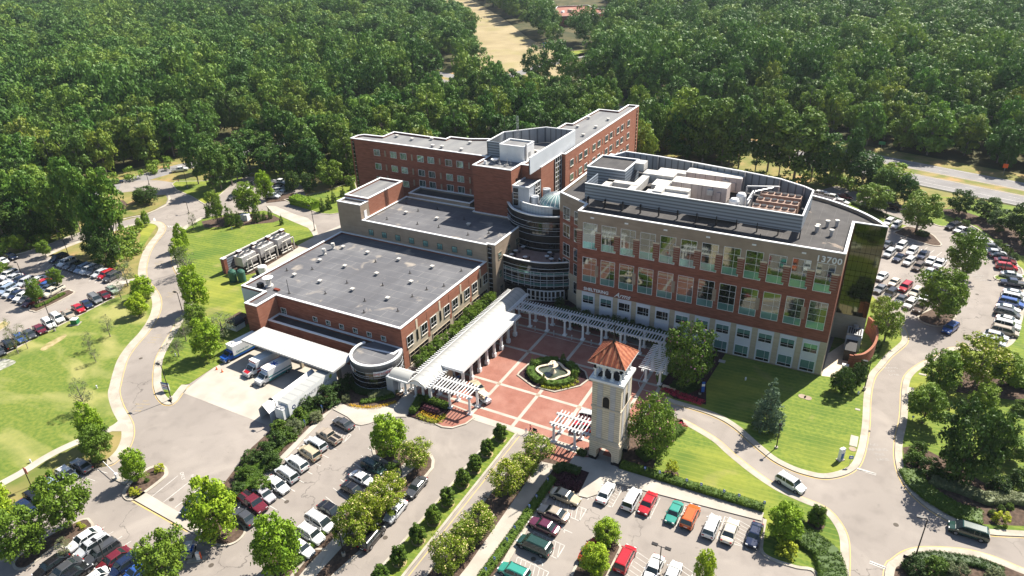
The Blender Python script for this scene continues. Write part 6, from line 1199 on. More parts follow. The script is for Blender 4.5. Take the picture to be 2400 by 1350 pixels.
t = thing('banner_pole', 'blue and white upright banner beside the crimson bed', 'banner', (*G(1641, 925), .1), .5); f = MB(); f.box(.1, .7, -.03, .03, .5, 2.8, 'blue').box(.1, .7, -.035, .035, 1.8, 2.3, 'white'); f.build('banner', t); f = MB(); f.tube((.1, 0, 0), (.1, 0, 3.1), .04, 'black_metal', 5); f.build('pole', t)
sign(1990, 1092, 2.0, .7, .6, 'blue', 'small blue directional sign at the lawn corner beside the pylon', ang=.4); sign(2116, 1325, 1.9, .6, .6, 'dark', 'octagonal stop sign seen from behind at the lower right island', None); sign(421, 434, 2.0, .6, .6, 'red', 'red stop sign by the road corner'); sign(1786, 310, 4, 2.0, 1.2, 'green_box', 'left green highway sign beside the far carriageway', None); sign(2063, 357, 4, 2.2, 1.2, 'green_box', 'middle green highway sign beside the far carriageway', None); sign(2350, 412, 4, 1.4, 1.4, 'orange', 'orange road works sign beside the far carriageway', None); sign(1277, 116, 4.5, 3, 3, 'blue', 'small blue sign at the foot of the golden clearing')
sign(2137, 988, 1.2, .35, .4, 'blue', 'tiny blue marker sign by the right road kerb'); sign(488, 485, 1.8, .4, .5, 'dark', 'short dark sign at the junction corner', None)
t = thing('barrier_gate', 'white raised-arm barrier gate across the lot entrance', 'barrier', (*G(276, 1122), .02), 0); f = MB(); f.box(-.25, .25, -.2, .2, 0, 1.15, 'white'); f.build('cabinet', t); ax_, ay_ = G(246, 1094); bx_, by_ = G(276, 1122); f = MB(); f.tube((0, 0, 1.0), (ax_ - bx_, ay_ - by_, 1.15), .06, 'white', 5); f.build('arm', t); f = MB(); f.box(-.9, 2.4, -.45, .45, 0, .15, 'kerb'); f.build('plinth', t)
t = thing('ticket_machine', 'small white and orange ticket machine on a concrete islet', 'machine', (*G(467, 1312), .02), .6); f = MB(); f.box(-.25, .25, -.2, .2, .15, 1.4, 'white').box(.3, .4, -.1, .1, .15, 1.5, 'orange'); f.build('cabinet', t); f = MB(); f.box(-1.6, 1.0, -.5, .5, 0, .15, 'kerb'); f.build('plinth', t)
t = thing('golf_cart', 'grey cart with blue seats half hidden under the bottom-left maple', 'golf cart', (*G(447, 1298), .02), 2.2); f = MB(); f.box(-1.1, 1.1, -.5, .5, .3, .8, 'galv').box(-.4, .6, -.5, .5, .8, 1.1, 'blue'); f.build('body', t); f = MB(); f.box(-1.0, .8, -.5, .5, 1.7, 1.76, 'duct').tube((.7, .4, .8), (.7, .4, 1.7), .03, 'galv', 4).tube((-.9, -.4, .8), (-.9, -.4, 1.7), .03, 'galv', 4); f.build('roof', t)
for xx in (.8, -.8):
    for s in (-1, 1): m = MB(); m.tube((xx, s * .4, .25), (xx, s * .55, .25), .25, 'tyre', 10); m.build('wheel', t)
t = thing('transformer', 'green metal transformer box on the left lawn', 'utility box', (*G(178, 760), .12), .5); f = MB(); f.box(-.7, .7, -.6, .6, .1, 1.3, 'green_box'); f.build('cabinet', t); f = MB(); f.box(-1, 1, -.9, .9, 0, .1, 'kerb').box(-.75, .75, -.65, .65, 1.3, 1.36, 'white'); f.build('pad', t)
t = thing('transformer', 'white utility cabinet between the cone evergreens', 'utility box', (*G(576, 516), .12), .3); f = MB(); f.box(-1.2, 1.2, -.9, .9, 0, 1.9, 'white'); f.build('cabinet', t); f = MB(); f.box(-1.5, 1.5, -1.2, 1.2, -.05, .06, 'kerb').box(-.02, .02, -.92, -.9, .2, 1.7, 'dark'); f.build('pad', t)
for i, (u, v, l) in enumerate(((2169, 872, 'upper white hydrant on the right lawn tip'), (2175, 890, 'lower white hydrant on the right lawn tip'), (2011, 925, 'white hydrant by the evergreens and fire lane'), (544, 538, 'pale hydrant on the mown lawn by the cone evergreens'), (73, 1085, 'tan hydrant beside the path'), (412, 835, 'white marker at the foot of the thin pinkish tree'), (1747, 892, 'tiny white marker on the shaded lawn'), (228, 911, 'white marker on the left field'))):
    t = thing('hydrant', l, 'hydrant', (*G(u, v), .12)); f = MB(); f.cyl(0, 0, 0, .55, .14, 'white', 8).lathe(0, 0, [(.15, .55), (.1, .68), (.02, .72)], 'white', 8); f.build('barrel', t); f = MB(); f.tube((-.22, 0, .4), (.22, 0, .4), .07, 'galv', 6); f.build('nozzle', t)
b = MB()
for (u, v, r) in ((1880, 930, .7), (1893, 934, .7), (1998, 1054, .6)): x, y = G(u, v); b.cyl(x, y, .11, .16, r, 'tan', 14)
for (u, v, w_, h_) in ((2001, 1035, 1.2, 3.0), (2010, 961, .8, .5), (1692, 848, 1.3, 1.0), (2162, 879, 1.3, .6), (2133, 918, 1.2, 2.6)): x, y = G(u, v); b.box(x - w_ / 2, x + w_ / 2, y - h_ / 2, y + h_ / 2, .11, .17, 'concrete')
struct('manhole_cover', b)
# ================================================================ PEOPLE
def person(label, x, y, z, ang, shirt, trousers='trousers', h=1.72, pose='walk', arms=(.3, -.3)):
    t = thing('person', label, 'person', (x, y, z), ang); k = h / 1.75; s = .22 if pose == 'walk' else .03
    sit = pose == 'sit'
    V = [(0, 0, .95), (0, 0, 1.2), (0, 0, 1.42), (0, 0, 1.53), (0.01, 0, 1.66),
         (0, .19, 1.40), (arms[0], .24, 1.15), (arms[0] + .18, .2, 1.0), (0, -.19, 1.40), (arms[1], -.24, 1.15), (arms[1] + .15, -.2, .98),
         (0, .09, .9), (s * .6, .1, .5), (s, .1, .08), (s + .16, .1, .04), (0, -.09, .9), (-s * .5, -.1, .5), (-s, -.1, .08), (-s + .16, -.1, .04)]
    if sit: V[12], V[13], V[14], V[16], V[17], V[18] = (.42, .1, .92), (.45, .1, .5), (.6, .1, .46), (.42, -.1, .92), (.45, -.1, .5), (.6, -.1, .46)
    Ed = [(0, 1), (1, 2), (2, 3), (3, 4), (2, 5), (5, 6), (6, 7), (2, 8), (8, 9), (9, 10), (0, 11), (11, 12), (12, 13), (13, 14), (0, 15), (15, 16), (16, 17), (17, 18)]
    R = [.14, .13, .15, .055, .105, .065, .045, .038, .065, .045, .038, .095, .065, .045, .04, .095, .065, .045, .04]
    me = bpy.data.meshes.new('body'); me.from_pydata([(a * k, b_ * k, c * k) for a, b_, c in V], Ed, []); o = bpy.data.objects.new('body', me); COL.objects.link(o)
    m = o.modifiers.new('s', 'SKIN'); m.use_smooth_shade = True
    for i, r in enumerate(R): me.skin_vertices[0].data[i].radius = (r * k, r * k * (.75 if i < 3 else 1))
    me.skin_vertices[0].data[0].use_root = True; o.modifiers.new('d', 'SUBSURF').levels = 1
    dg = bpy.context.evaluated_depsgraph_get(); nm = bpy.data.meshes.new_from_object(o.evaluated_get(dg)); bpy.data.objects.remove(o)
    for q in ('skin', shirt, trousers): nm.materials.append(MT[q])
    for p in nm.polygons:
        c = p.center / k; p.use_smooth = True; p.material_index = 0 if c.z > 1.50 or (abs(c.y) > .17 and c.z < 1.12 and c.z > .8) else (1 if c.z > .97 else 2)
        if c.z < .1: p.material_index = 2
    nm.name = 'body'; b_ = bpy.data.objects.new('body', nm); COL.objects.link(b_); b_.parent = t
    f = MB(); f.lathe(-.012 * k, 0, [(.118 * k, 1.66 * k), (.115 * k, 1.73 * k), (.07 * k, 1.79 * k), (.01, 1.81 * k)], 'hair', 12); f.build('hair', t); return t
x, y = G(1243, 1014); person('woman in red top pushing a stroller across the plaza edge', x, y, .03, .3, 'shirt_red', arms=(.3, .3))
sx_, sy_ = G(1253, 1014); T = thing('stroller', 'dark stroller pushed by the woman in red', 'stroller', (sx_, sy_, .03), .3); f = MB(); f.add([(-.3, -.25, .45), (.35, -.25, .4), (.35, .25, .4), (-.3, .25, .45), (-.35, -.25, .85), (.4, -.25, .6), (.4, .25, .6), (-.35, .25, .85)], [(0, 1, 2, 3), (0, 4, 5, 1), (1, 5, 6, 2), (2, 6, 7, 3), (3, 7, 4, 0)], 'trousers'); f.build('seat', T); f = MB()
f.tube((-.35, .25, .85), (-.6, .25, 1.0), .02, 'galv', 4).tube((-.35, -.25, .85), (-.6, -.25, 1.0), .02, 'galv', 4).tube((-.6, -.25, 1), (-.6, .25, 1), .02, 'dark', 4).tube((-.3, .25, .5), (.35, .25, .1), .02, 'galv', 4).tube((-.3, -.25, .5), (.35, -.25, .1), .02, 'galv', 4); f.build('frame', T)
for xx in (-.3, .38):
    for s in (-1, 1): m = MB(); m.tube((xx, s * .27, .12), (xx, s * .3, .12), .12, 'tyre', 10); m.build('wheel', T)
x, y = G(1233, 1016); person('small child in blue walking ahead of the woman in red', x, y, .03, 3.4, 'shirt_blue', 'tan_cloth', 1.1)
person('attendant in blue shirt standing at the valet podium', -64.9, 94.6, .03, -1.2, 'shirt_blue', pose='stand', arms=(.1, .1)); person('attendant in dark clothes beside the valet podium', -65.5, 93.9, .03, -.4, 'trousers', pose='stand', arms=(.1, .1))
person('person in dark clothes standing on the roof terrace by the tan wall', -74.0, 137.0, 8.84, 0, 'trousers', pose='stand', arms=(.05, .05))
x, y = G(1137, 942); person('golf cart driver in a blue shirt seated at the wheel', x + .2, y + .1, -.28, -.35, 'shirt_blue', 'tan_cloth', 1.72, 'sit', (.3, .3))
# ================================================================ VEGETATION
rng = np.random.default_rng(5)
def leaf_cloud(cent, rad, nper, size, squash=.8, up=.25, seed=0, asp=1.0, jitter=.55, elong=1.0):
    "leaf quads spread on clump spheres; returns verts (n,4,3) and tint (n)"
    r = np.random.default_rng(seed); cent = np.asarray(cent, float); rad = np.asarray(rad, float)
    C = np.repeat(cent, nper, 0); Rr = np.repeat(rad, nper); n = len(C)
    d = r.normal(size=(n, 3)); d[:, 2] += up; d /= np.linalg.norm(d, axis=1)[:, None]
    rr = Rr * (r.uniform(.35, 1.08, n) ** .6); p = C + d * rr[:, None] * np.array([1, 1, squash])
    nrm = d + r.normal(size=(n, 3)) * jitter; nrm /= np.linalg.norm(nrm, axis=1)[:, None]
    a = np.cross(nrm, r.normal(size=(n, 3))); a /= np.linalg.norm(a, axis=1)[:, None]; b_ = np.cross(nrm, a)
    s = (size * r.uniform(.6, 1.35, n))[:, None]; a = a * s * elong; b_ = b_ * s * .75
    p = C + (p - C) * np.array([1, 1, 1 / asp]); a = a * np.array([1, 1, 1 / asp]); b_ = b_ * np.array([1, 1, 1 / asp])
    V = np.stack([p - a, p - b_ * .8 + a * .1, p + a, p + b_], 1)
    t = np.repeat(r.uniform(0, 1, len(cent)), nper) * .7 + r.uniform(0, .3, n)
    return V, t
def quads_mesh(name, V, t, mats, midx=None, extra=None):
    n = len(V); me = bpy.data.meshes.new(name); me.vertices.add(n * 4); me.vertices.foreach_set('co', V.reshape(-1).astype(np.float32))
    me.loops.add(n * 4); me.loops.foreach_set('vertex_index', np.arange(n * 4, dtype=np.int32)); me.polygons.add(n); me.polygons.foreach_set('loop_start', np.arange(0, n * 4, 4, dtype=np.int32))
    me.polygons.foreach_set('loop_total', np.full(n, 4, dtype=np.int32))
    for m in mats: me.materials.append(MT[m])
    if midx is not None: me.polygons.foreach_set('material_index', midx.astype(np.int32))
    me.update(calc_edges=True); at = me.attributes.new('tint', 'FLOAT', 'FACE'); at.data.foreach_set('value', t.astype(np.float32)); me.update(); return me
def crown(name, kind, seed, nper=26, leaf=.26, mat_='leaf_mid', flowers=None, nf=0, ncl=60, sq=.8, jit=.55, asp=1.0, cr=(.16, .34)):
    "unit-ish crown: radius 1, height 2 from z=0 (scaled by object)"
    r = np.random.default_rng(seed); cs, rs = [], []
    for i in range(ncl):
        while True:
            p = r.uniform(-1, 1, 3); p[2] = r.uniform(0, 1); rho = math.hypot(p[0], p[1])
            if kind == 'round': prof = math.sqrt(max(0, 1 - ((p[2] - .45) / .58) ** 2)) * (1 + .18 * math.sin(3 * math.atan2(p[1], p[0]) + seed))
            elif kind == 'oval': prof = math.sqrt(max(0, 1 - ((p[2] - .42) / .6) ** 2)) * (1.0 - .25 * p[2])
            elif kind == 'cone': prof = max(0, (1 - p[2])) ** .85 * .98 + .02
            elif kind == 'vase': prof = (.35 + .75 * p[2] ** .7) * (1 if p[2] < .8 else (1 - p[2]) * 5)
            elif kind == 'tall': prof = (.45 + .55 * math.sin(math.pi * min(1, p[2] * .9 + .08))) * (1.1 if p[2] > .4 else .75)
            elif kind == 'dome': prof = math.sqrt(max(0, 1 - ((p[2] - .0) / 1.0) ** 2))
            elif kind == 'flat': prof = 1.0
            else: prof = 1
            if rho < prof and rho > prof * (.45 if i % 5 else 0): break
        cs.append((p[0], p[1], p[2] * 2)); rs.append(r.uniform(*cr) * (.55 if kind == 'cone' and p[2] > .6 else 1))
    V, t = leaf_cloud(cs, rs, nper, leaf, sq, .35, seed, asp=asp, jitter=jit); mi = None; ms = [mat_]
    if flowers:
        ms.append(flowers); mi = np.zeros(len(V)); k = r.choice(len(V), nf, False); k = k[V[k, 0, 2] > .5]; mi[k] = 1
        c = V[k].mean(1, keepdims=True); out = c.copy(); out[:, :, 2] -= .9; out /= np.linalg.norm(out, axis=2, keepdims=True); V[k] = c + (V[k] - c) * .8 + out * .06
    return quads_mesh(name, V, t, ms, mi)
def trunk_mesh(name, seed, h, r, split=.45, nb=6, m='bark', spread=.6, crownh=1.0):
    "trunk to height h with limbs reaching into the crown (crown spans radius 1 above h, height 2*crownh)"
    q = random.Random(seed); f = MB(); f.tube((0, 0, -.2), (0, 0, h), r, m, 7, r * .8); f.tube((0, 0, h), (q.uniform(-.1, .1), q.uniform(-.1, .1), h + crownh * 1.3), r * .8, m, 6, r * .25)
    for k in range(nb):
        a = 2 * math.pi * k / nb + q.uniform(-.3, .3); z0 = h + q.uniform(-.1, .9) * crownh * .7; L = spread * q.uniform(.7, 1.2)
        p1 = (L * .5 * math.cos(a), L * .5 * math.sin(a), z0 + crownh * .3); f.tube((0, 0, z0), p1, r * .45, m, 5, r * .3); f.tube(p1, (L * math.cos(a), L * math.sin(a), z0 + crownh * .75), r * .3, m, 4, r * .1)
    o = f.build(name); me = o.data; bpy.data.objects.remove(o); return me
SPEC = {  # kind: crown shape, variants, leaf mat, clumps, nper, leaf, flowers, trunk share, mat trunk
 'maple': ('oval', 3, 'leaf_bright', 120, 60, .058, None, 0, .16, 'bark'),
 'tree': ('round', 4, 'leaf_mid', 115, 60, .058, None, 0, .2, 'bark'),
 'dark': ('round', 3, 'leaf_dark', 105, 56, .058, None, 0, .12, 'bark'),
 'myrtle': ('round', 4, 'leaf_mid', 95, 64, .054, 'flower_white', 620, .22, 'bark_grey'),
 'pinkmyrtle': ('round', 2, 'leaf_mid', 120, 60, .05, 'flower_pink', 260, .12, 'bark_grey'),
 'sparse': ('oval', 3, 'leaf_grey', 55, 26, .045, None, 0, .22, 'bark_grey'),
 'cone': ('cone', 3, 'leaf_hedge', 95, 50, .055, None, 0, .03, 'bark'),
 'spruce': ('cone', 1, 'leaf_spruce', 170, 42, .055, None, 0, .04, 'bark'),
 'pine': ('tall', 4, 'leaf_forest', 95, 56, .085, None, 0, .15, 'bark_grey'),
 'shrub': ('dome', 3, 'leaf_hedge', 70, 56, .07, None, 0, .0, 'bark'),
 'shrubdark': ('dome', 2, 'leaf_dark', 70, 56, .07, None, 0, .0, 'bark'),
 'shrubgrey': ('dome', 2, 'leaf_grey', 70, 56, .065, None, 0, .0, 'bark'),
 'shrublime': ('dome', 2, 'leaf_lime', 36, 34, .10, None, 0, .0, 'bark'),
}
CROWNS = {}
for k, s in SPEC.items():
    CROWNS[k] = [(crown('crown', s[0], 100 + 13 * i + len(k), s[4], s[5], s[2], s[6], s[7], s[3], jit=.45, asp={'cone': 1.7, 'spruce': 1.9, 'pine': 1.7, 'sparse': 1.4}.get(k, 1.1), cr=(.2, .42) if k == 'pine' else (.16, .34)), trunk_mesh('trunk', i, .001 if s[8] == 0 else s[8] * 2 / (1 - s[8]), .07, nb=6, m=s[9], spread=.6, crownh=1)) for i in range(s[1])]
NM = dict(maple='maple_tree', tree='tree', dark='dark_tree', myrtle='crape_myrtle', pinkmyrtle='crape_myrtle', sparse='young_tree', cone='cone_evergreen', spruce='blue_spruce', pine='tall_tree', shrub='shrub', shrubdark='shrub', shrubgrey='shrub', shrublime='shrub')
DEF = dict(maple='bright green rounded maple tree', tree='mid green leafy tree', dark='dark green dense tree', myrtle='white-flowering crape myrtle', pinkmyrtle='pink-flowering crape myrtle', sparse='thin young tree', cone='clipped cone evergreen', spruce='silvery blue spruce', pine='tall forest-edge tree', shrub='rounded green shrub', shrubdark='dark rounded shrub', shrubgrey='pale grey-green shrub', shrublime='small yellow-green shrub')
def plant_at(kind, x, y, h, rad, label, group=None, tint=(1, 1, 1), seed=None):
    i = rnd.randrange(len(CROWNS[kind])) if seed is None else seed % len(CROWNS[kind]); cm, tm = CROWNS[kind][i]; s = SPEC[kind]
    t = thing(NM[kind], label, 'shrub' if kind.startswith('shrub') else 'tree', (x, y, .1), rnd.uniform(0, 6.28), group)
    ts = s[8]; hc = h * (1 - ts) / 2
    c = bpy.data.objects.new('crown', cm); COL.objects.link(c); c.parent = t; c.scale = (rad, rad, hc); c.location = (0, 0, h * ts); c.color = (*tint, 1)
    if ts > 0:
        k = bpy.data.objects.new('trunk', tm); COL.objects.link(k); k.parent = t; k.scale = (rad * min(1, 1.0), rad, hc); return t
    return t
def plant(kind, u, v, vtop, w, label, group=None, tint=(1, 1, 1), seed=None, hmax=26):
    x, y = G(u, v); h = min(hmax, max(.5, HGT(x, y, vtop))); c = CM @ np.array([x, y, h / 2 - CH]); w = w * {'pine': 1.0 if u < 300 else 1.25, 'dark': .92}.get(kind, 1); rad = max(.3, w / 2 * c[2] / FPX); return plant_at(kind, x, y, h, rad * .9, label, group, tint, seed)
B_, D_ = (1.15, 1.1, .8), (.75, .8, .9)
TR = [
 ('maple', 513, 1258, 1128, 128, 'on the kerbed island at the near row end'), ('maple', 663, 1340, 1213, 128, 'at the bottom end of the flowering island row'), ('maple', 917, 1068, 976, 98, 'on the island tip before the drop-off'), ('maple', 325, 1128, 1055, 66, 'small one on the mulch tip by the barrier gate'), ('tree', 170, 1240, 1113, 112, 'with pale highlights, on the bottom-left mulch island'), ('tree', 70, 1308, 1200, 112, 'lower one of the bottom-left mulch island'), ('maple', 12, 1235, 1133, 95, 'cut by the left picture edge'), ('tree', 397, 1365, 1255, 118, 'at the bottom edge beside the ticket machine'),
 ('maple', 226, 1046, 948, 66, 'on the left field beside the path triangle'), ('tree', 238, 1080, 1004, 76, 'brownish one on the dry verge at the drive bend'), ('sparse', 201, 962, 888, 58, 'on the left field above the path'), ('maple', 1422, 1272, 1222, 72, 'on the bottom centre island, upper'), ('maple', 1392, 1345, 1280, 82, 'on the bottom centre island, lower'), ('maple', 1649, 1372, 1296, 62, 'cut by the bottom edge in the accessible lot'), ('maple', 1834, 1262, 1188, 92, 'at the end of the long hedge'), ('sparse', 158, 1302, 1262, 46, 'by the bottom-left cars'),
 ('tree', 2146, 545, 452, 92, 'tall bright one on the island behind the mirrored wall'), ('tree', 2046, 495, 432, 82, 'round one on the back road hedge'), ('tree', 2250, 655, 545, 84, 'upper one of the long island by the outer curve'), ('tree', 2196, 750, 633, 112, 'lower one of the long island by the outer curve'), ('dark', 2247, 502, 447, 62, 'first on the mulch bank'), ('dark', 2310, 515, 466, 72, 'second on the mulch bank'), ('dark', 2345, 545, 495, 68, 'third on the mulch bank'), ('dark', 2392, 560, 480, 72, 'fourth on the mulch bank'), ('dark', 2420, 590, 520, 70, 'fifth, at the right edge of the mulch bank'),
 ('tree', 2196, 915, 826, 88, 'broad one at the top of the right park lawn'), ('myrtle', 2283, 905, 796, 122, 'large spreading one on the right park lawn'), ('tree', 2345, 905, 835, 90, 'beyond the large flowering one on the park lawn'), ('tree', 2161, 993, 912, 92, 'low spreading one by the right road kerb'), ('dark', 2244, 1128, 950, 148, 'largest one in the right park bed'), ('dark', 2318, 1085, 970, 92, 'behind the largest one in the park'), ('tree', 2300, 965, 905, 66, 'leaning light one in the middle of the park'), ('tree', 2365, 1080, 1030, 70, 'bushy one at the right park edge'), ('maple', 2376, 905, 880, 40, 'small yellowish one on the right park lawn'),
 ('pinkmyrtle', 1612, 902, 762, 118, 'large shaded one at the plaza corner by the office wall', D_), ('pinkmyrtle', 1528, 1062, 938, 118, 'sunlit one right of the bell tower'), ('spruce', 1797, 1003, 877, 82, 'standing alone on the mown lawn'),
 ('dark', 1973, 925, 866, 48, 'left of the evergreen trio by the fire lane'), ('dark', 1958, 915, 872, 36, 'behind the evergreen trio by the fire lane'), ('dark', 2002, 912, 855, 44, 'right of the evergreen trio by the fire lane'), ('dark', 2018, 885, 846, 30, 'against the curved brick wall end'),
 ('myrtle', 2072, 800, 712, 74, 'massed at the kerb by the generator yard', B_), ('myrtle', 2058, 765, 700, 50, 'behind the generator yard wall', B_),
 ('myrtle', 978, 1098, 1036, 76, 'at the island tip beside the maple'), ('myrtle', 921, 1188, 1115, 80, 'first in the clump along the central island'), ('myrtle', 893, 1218, 1142, 84, 'second in the clump along the central island'), ('myrtle', 862, 1252, 1165, 86, 'third in the clump along the central island'), ('myrtle', 828, 1282, 1190, 90, 'fourth in the clump along the central island'),
 ('myrtle', 1258, 1082, 1027, 76, 'nearest the plaza in the median-side row'), ('myrtle', 1222, 1125, 1074, 74, 'second from the plaza in the median-side row'), ('myrtle', 1187, 1160, 1090, 82, 'third from the plaza in the median-side row'), ('myrtle', 1124, 1250, 1195, 84, 'fourth from the plaza in the median-side row'), ('myrtle', 1090, 1295, 1230, 84, 'fifth from the plaza in the median-side row'), ('myrtle', 1052, 1345, 1262, 88, 'sixth from the plaza in the median-side row'),
 ('maple', 464, 728, 625, 72, 'large yellow-green one beside the drive', B_), ('tree', 461, 768, 715, 52, 'smaller dark one below the yellow-green one'), ('sparse', 437, 800, 742, 50, 'pale one leaning over the drive'), ('sparse', 420, 836, 785, 46, 'pinkish bare-looking one by the drive kerb'), ('maple', 492, 838, 748, 76, 'bright one behind the box truck'), ('sparse', 525, 790, 735, 78, 'airy one left of the brick corner'), ('maple', 431, 586, 525, 36, 'first on the drive by the crosswalk', B_), ('maple', 424, 612, 560, 44, 'second on the drive', B_), ('sparse', 440, 645, 575, 58, 'greyish one on the drive above the yellow-green one'), ('sparse', 455, 540, 498, 26, 'by the junction kerb'),
 ('maple', 345, 530, 495, 22, 'tiny one at the pavement tip'), ('maple', 331, 542, 512, 22, 'tiny one beside the pavement tip'), ('maple', 338, 702, 650, 62, 'bright one at the lawn path end', B_), ('maple', 328, 740, 690, 52, 'bright one below the path end', B_), ('sparse', 259, 790, 738, 38, 'highest of the field saplings'), ('sparse', 212, 822, 778, 34, 'middle field sapling'), ('sparse', 226, 850, 806, 28, 'lower field sapling'), ('sparse', 300, 670, 610, 52, 'airy one by the path mouth'), ('sparse', 285, 702, 660, 34, 'thin one by the green car'),
 ('tree', 138, 675, 630, 34, 'upper one on the left lot island'), ('tree', 92, 712, 655, 40, 'lower one on the left lot island'), ('tree', 109, 602, 566, 34, 'small one at the internal road corner'), ('tree', 8, 645, 618, 42, 'cut by the left edge in the lot'), ('sparse', 44, 830, 748, 34, 'yellowish one on the left lot kerb', B_), ('sparse', 66, 818, 757, 28, 'second yellowish one on the left lot kerb', B_), ('tree', 48, 590, 552, 34, 'bright one on the left verge', B_),
 ('dark', 345, 478, 436, 62, 'bushy group on the junction island'), ('dark', 328, 474, 448, 30, 'small bush on the junction island'),
 ('cone', 541, 528, 470, 32, 'left of the dark evergreen cluster'), ('cone', 562, 532, 482, 22, 'slim one of the dark evergreen cluster'), ('cone', 603, 520, 466, 26, 'right of the evergreen cluster'), ('tree', 512, 525, 448, 40, 'leafy one at the left of the evergreen cluster'), ('tree', 585, 505, 430, 64, 'airy one over the evergreen cluster', B_), ('maple', 625, 468, 402, 48, 'bright one by the small hidden lot', B_), ('cone', 634, 513, 482, 13, 'little one at the mown lawn corner'), ('cone', 661, 527, 500, 12, 'lone little one on the mown lawn'), ('cone', 620, 516, 490, 14, 'little ragged one'), ('cone', 488, 510, 490, 16, 'stubby one by the road kerb'),
 ('cone', 757, 496, 458, 18, 'first of the row climbing behind the tan block'), ('cone', 771, 490, 448, 19, 'second of the row behind the tan block'), ('cone', 783, 475, 442, 17, 'third of the row behind the tan block'), ('cone', 804, 460, 433, 17, 'fourth of the row behind the tan block'), ('cone', 827, 445, 418, 16, 'fifth of the row behind the tan block'), ('cone', 679, 448, 408, 22, 'lone dark one right of the hidden lot'), ('tree', 776, 440, 374, 62, 'leafy one beside the west wing'),
 ('pine', 283, 600, 385, 74, 'tallest in the left clump, with a long bare trunk', B_), ('pine', 230, 592, 400, 60, 'second in the left clump, with a long bare trunk'), ('pine', 195, 560, 370, 62, 'third in the left clump'), ('pine', 255, 610, 440, 60, 'dense one in the left clump'), ('pine', 140, 560, 420, 60, 'at the left side of the clump'), ('pine', 95, 545, 400, 60, 'further left in the clump'), ('pine', 30, 530, 390, 62, 'near the left edge with leaning trunk'), ('pine', 60, 560, 470, 54, 'short one near the left edge'), ('dark', 250, 625, 545, 74, 'undergrowth mass by the left clump'), ('dark', 225, 600, 540, 50, 'undergrowth beside the left clump'), ('dark', 120, 560, 490, 60, 'evergreen mass on the left bank'), ('dark', 70, 570, 500, 60, 'evergreen mass further left'), ('dark', 170, 560, 490, 50, 'evergreen mass in the middle of the left bank'),
 ('pine', 466, 432, 300, 48, 'columnar one by the outer road'), ('pine', 492, 400, 315, 34, 'slim one by the outer road'), ('pine', 520, 445, 338, 46, 'dark one behind the stop sign'), ('pine', 545, 435, 345, 40, 'next to the dark one behind the stop sign'), ('pine', 587, 400, 310, 56, 'with a visible trunk on the roadside'), ('pine', 655, 380, 240, 40, 'slim one over the road gap'), ('pine', 632, 395, 315, 44, 'mid one over the road gap'),
 ('pine', 505, 452, 345, 40, 'front of the dark roadside group'), ('pine', 558, 425, 325, 44, 'back of the dark roadside group'), ('pine', 610, 385, 285, 42, 'left of the road gap'), ('pine', 690, 380, 262, 52, 'right of the road gap'), ('pine', 715, 400, 285, 56, 'at the corner of the west wing woods'), ('pine', 740, 425, 330, 44, 'low one at the west wing woods'), ('pine', 665, 415, 345, 34, 'short one below the road gap'), ('pine', 700, 430, 365, 36, 'short one near the west wing'), ('pine', 625, 412, 350, 34, 'short one beside the hidden lot'), ('dark', 575, 420, 385, 30, 'low one beside the hidden lot'), ('dark', 690, 445, 400, 40, 'undergrowth mass at the hidden lot edge'), ('dark', 645, 405, 370, 36, 'low one above the hidden lot'), ('pine', 440, 420, 330, 0.1, 'x') if False else ('dark', 725, 450, 408, 40, 'undergrowth mass by the lone cone'),
 ('pine', 2040, 440, 370, 34, 'thin one beside the highway verge'), ('pine', 1900, 425, 300, 44, 'between the two big ones beyond the curved roof'), ('pine', 1955, 435, 350, 36, 'short one beyond the curved roof'), ('pine', 1825, 412, 300, 44, 'short one below the largest roadside one'),
 ('pine', 1985, 438, 308, 34, 'slim columnar one beyond the curved roof'), ('pine', 1930, 430, 318, 56, 'wide one beyond the curved roof'), ('pine', 1860, 422, 236, 90, 'largest one at the roadside woods'), ('pine', 1798, 402, 226, 66, 'tall one left of the largest roadside one'), ('pine', 2015, 450, 362, 52, 'bushy one by the highway verge'), ('pine', 2085, 462, 388, 58, 'bright topped one by the highway verge', B_), ('pine', 2118, 480, 412, 36, 'dark narrow one by the highway verge'), ('pine', 2065, 470, 396, 40, 'dark one left of the bright topped one'), ('pine', 1730, 395, 228, 56, 'over the office screen'), ('pine', 1770, 400, 300, 40, 'short slim one over the office screen'), ('pine', 1645, 385, 205, 70, 'leafy one behind the office screen'), ('pine', 1600, 370, 205, 60, 'yellowish one behind the office screen', B_), ('pine', 1690, 390, 240, 60, 'between the leafy ones behind the office screen'),
]
for r_ in TR: plant(r_[0], r_[1], r_[2], r_[3], r_[4], DEF[r_[0]] + ' ' + r_[5], tint=(r_[6] if len(r_) > 6 else {'myrtle': (1.3, 1.12, .7), 'pine': (.95, 1.0, .85) if r_[1] < 300 else (.7, .78, .8), 'dark': (1.25, 1.25, 1.0)}.get(r_[0], (1, 1, 1))), hmax=24)
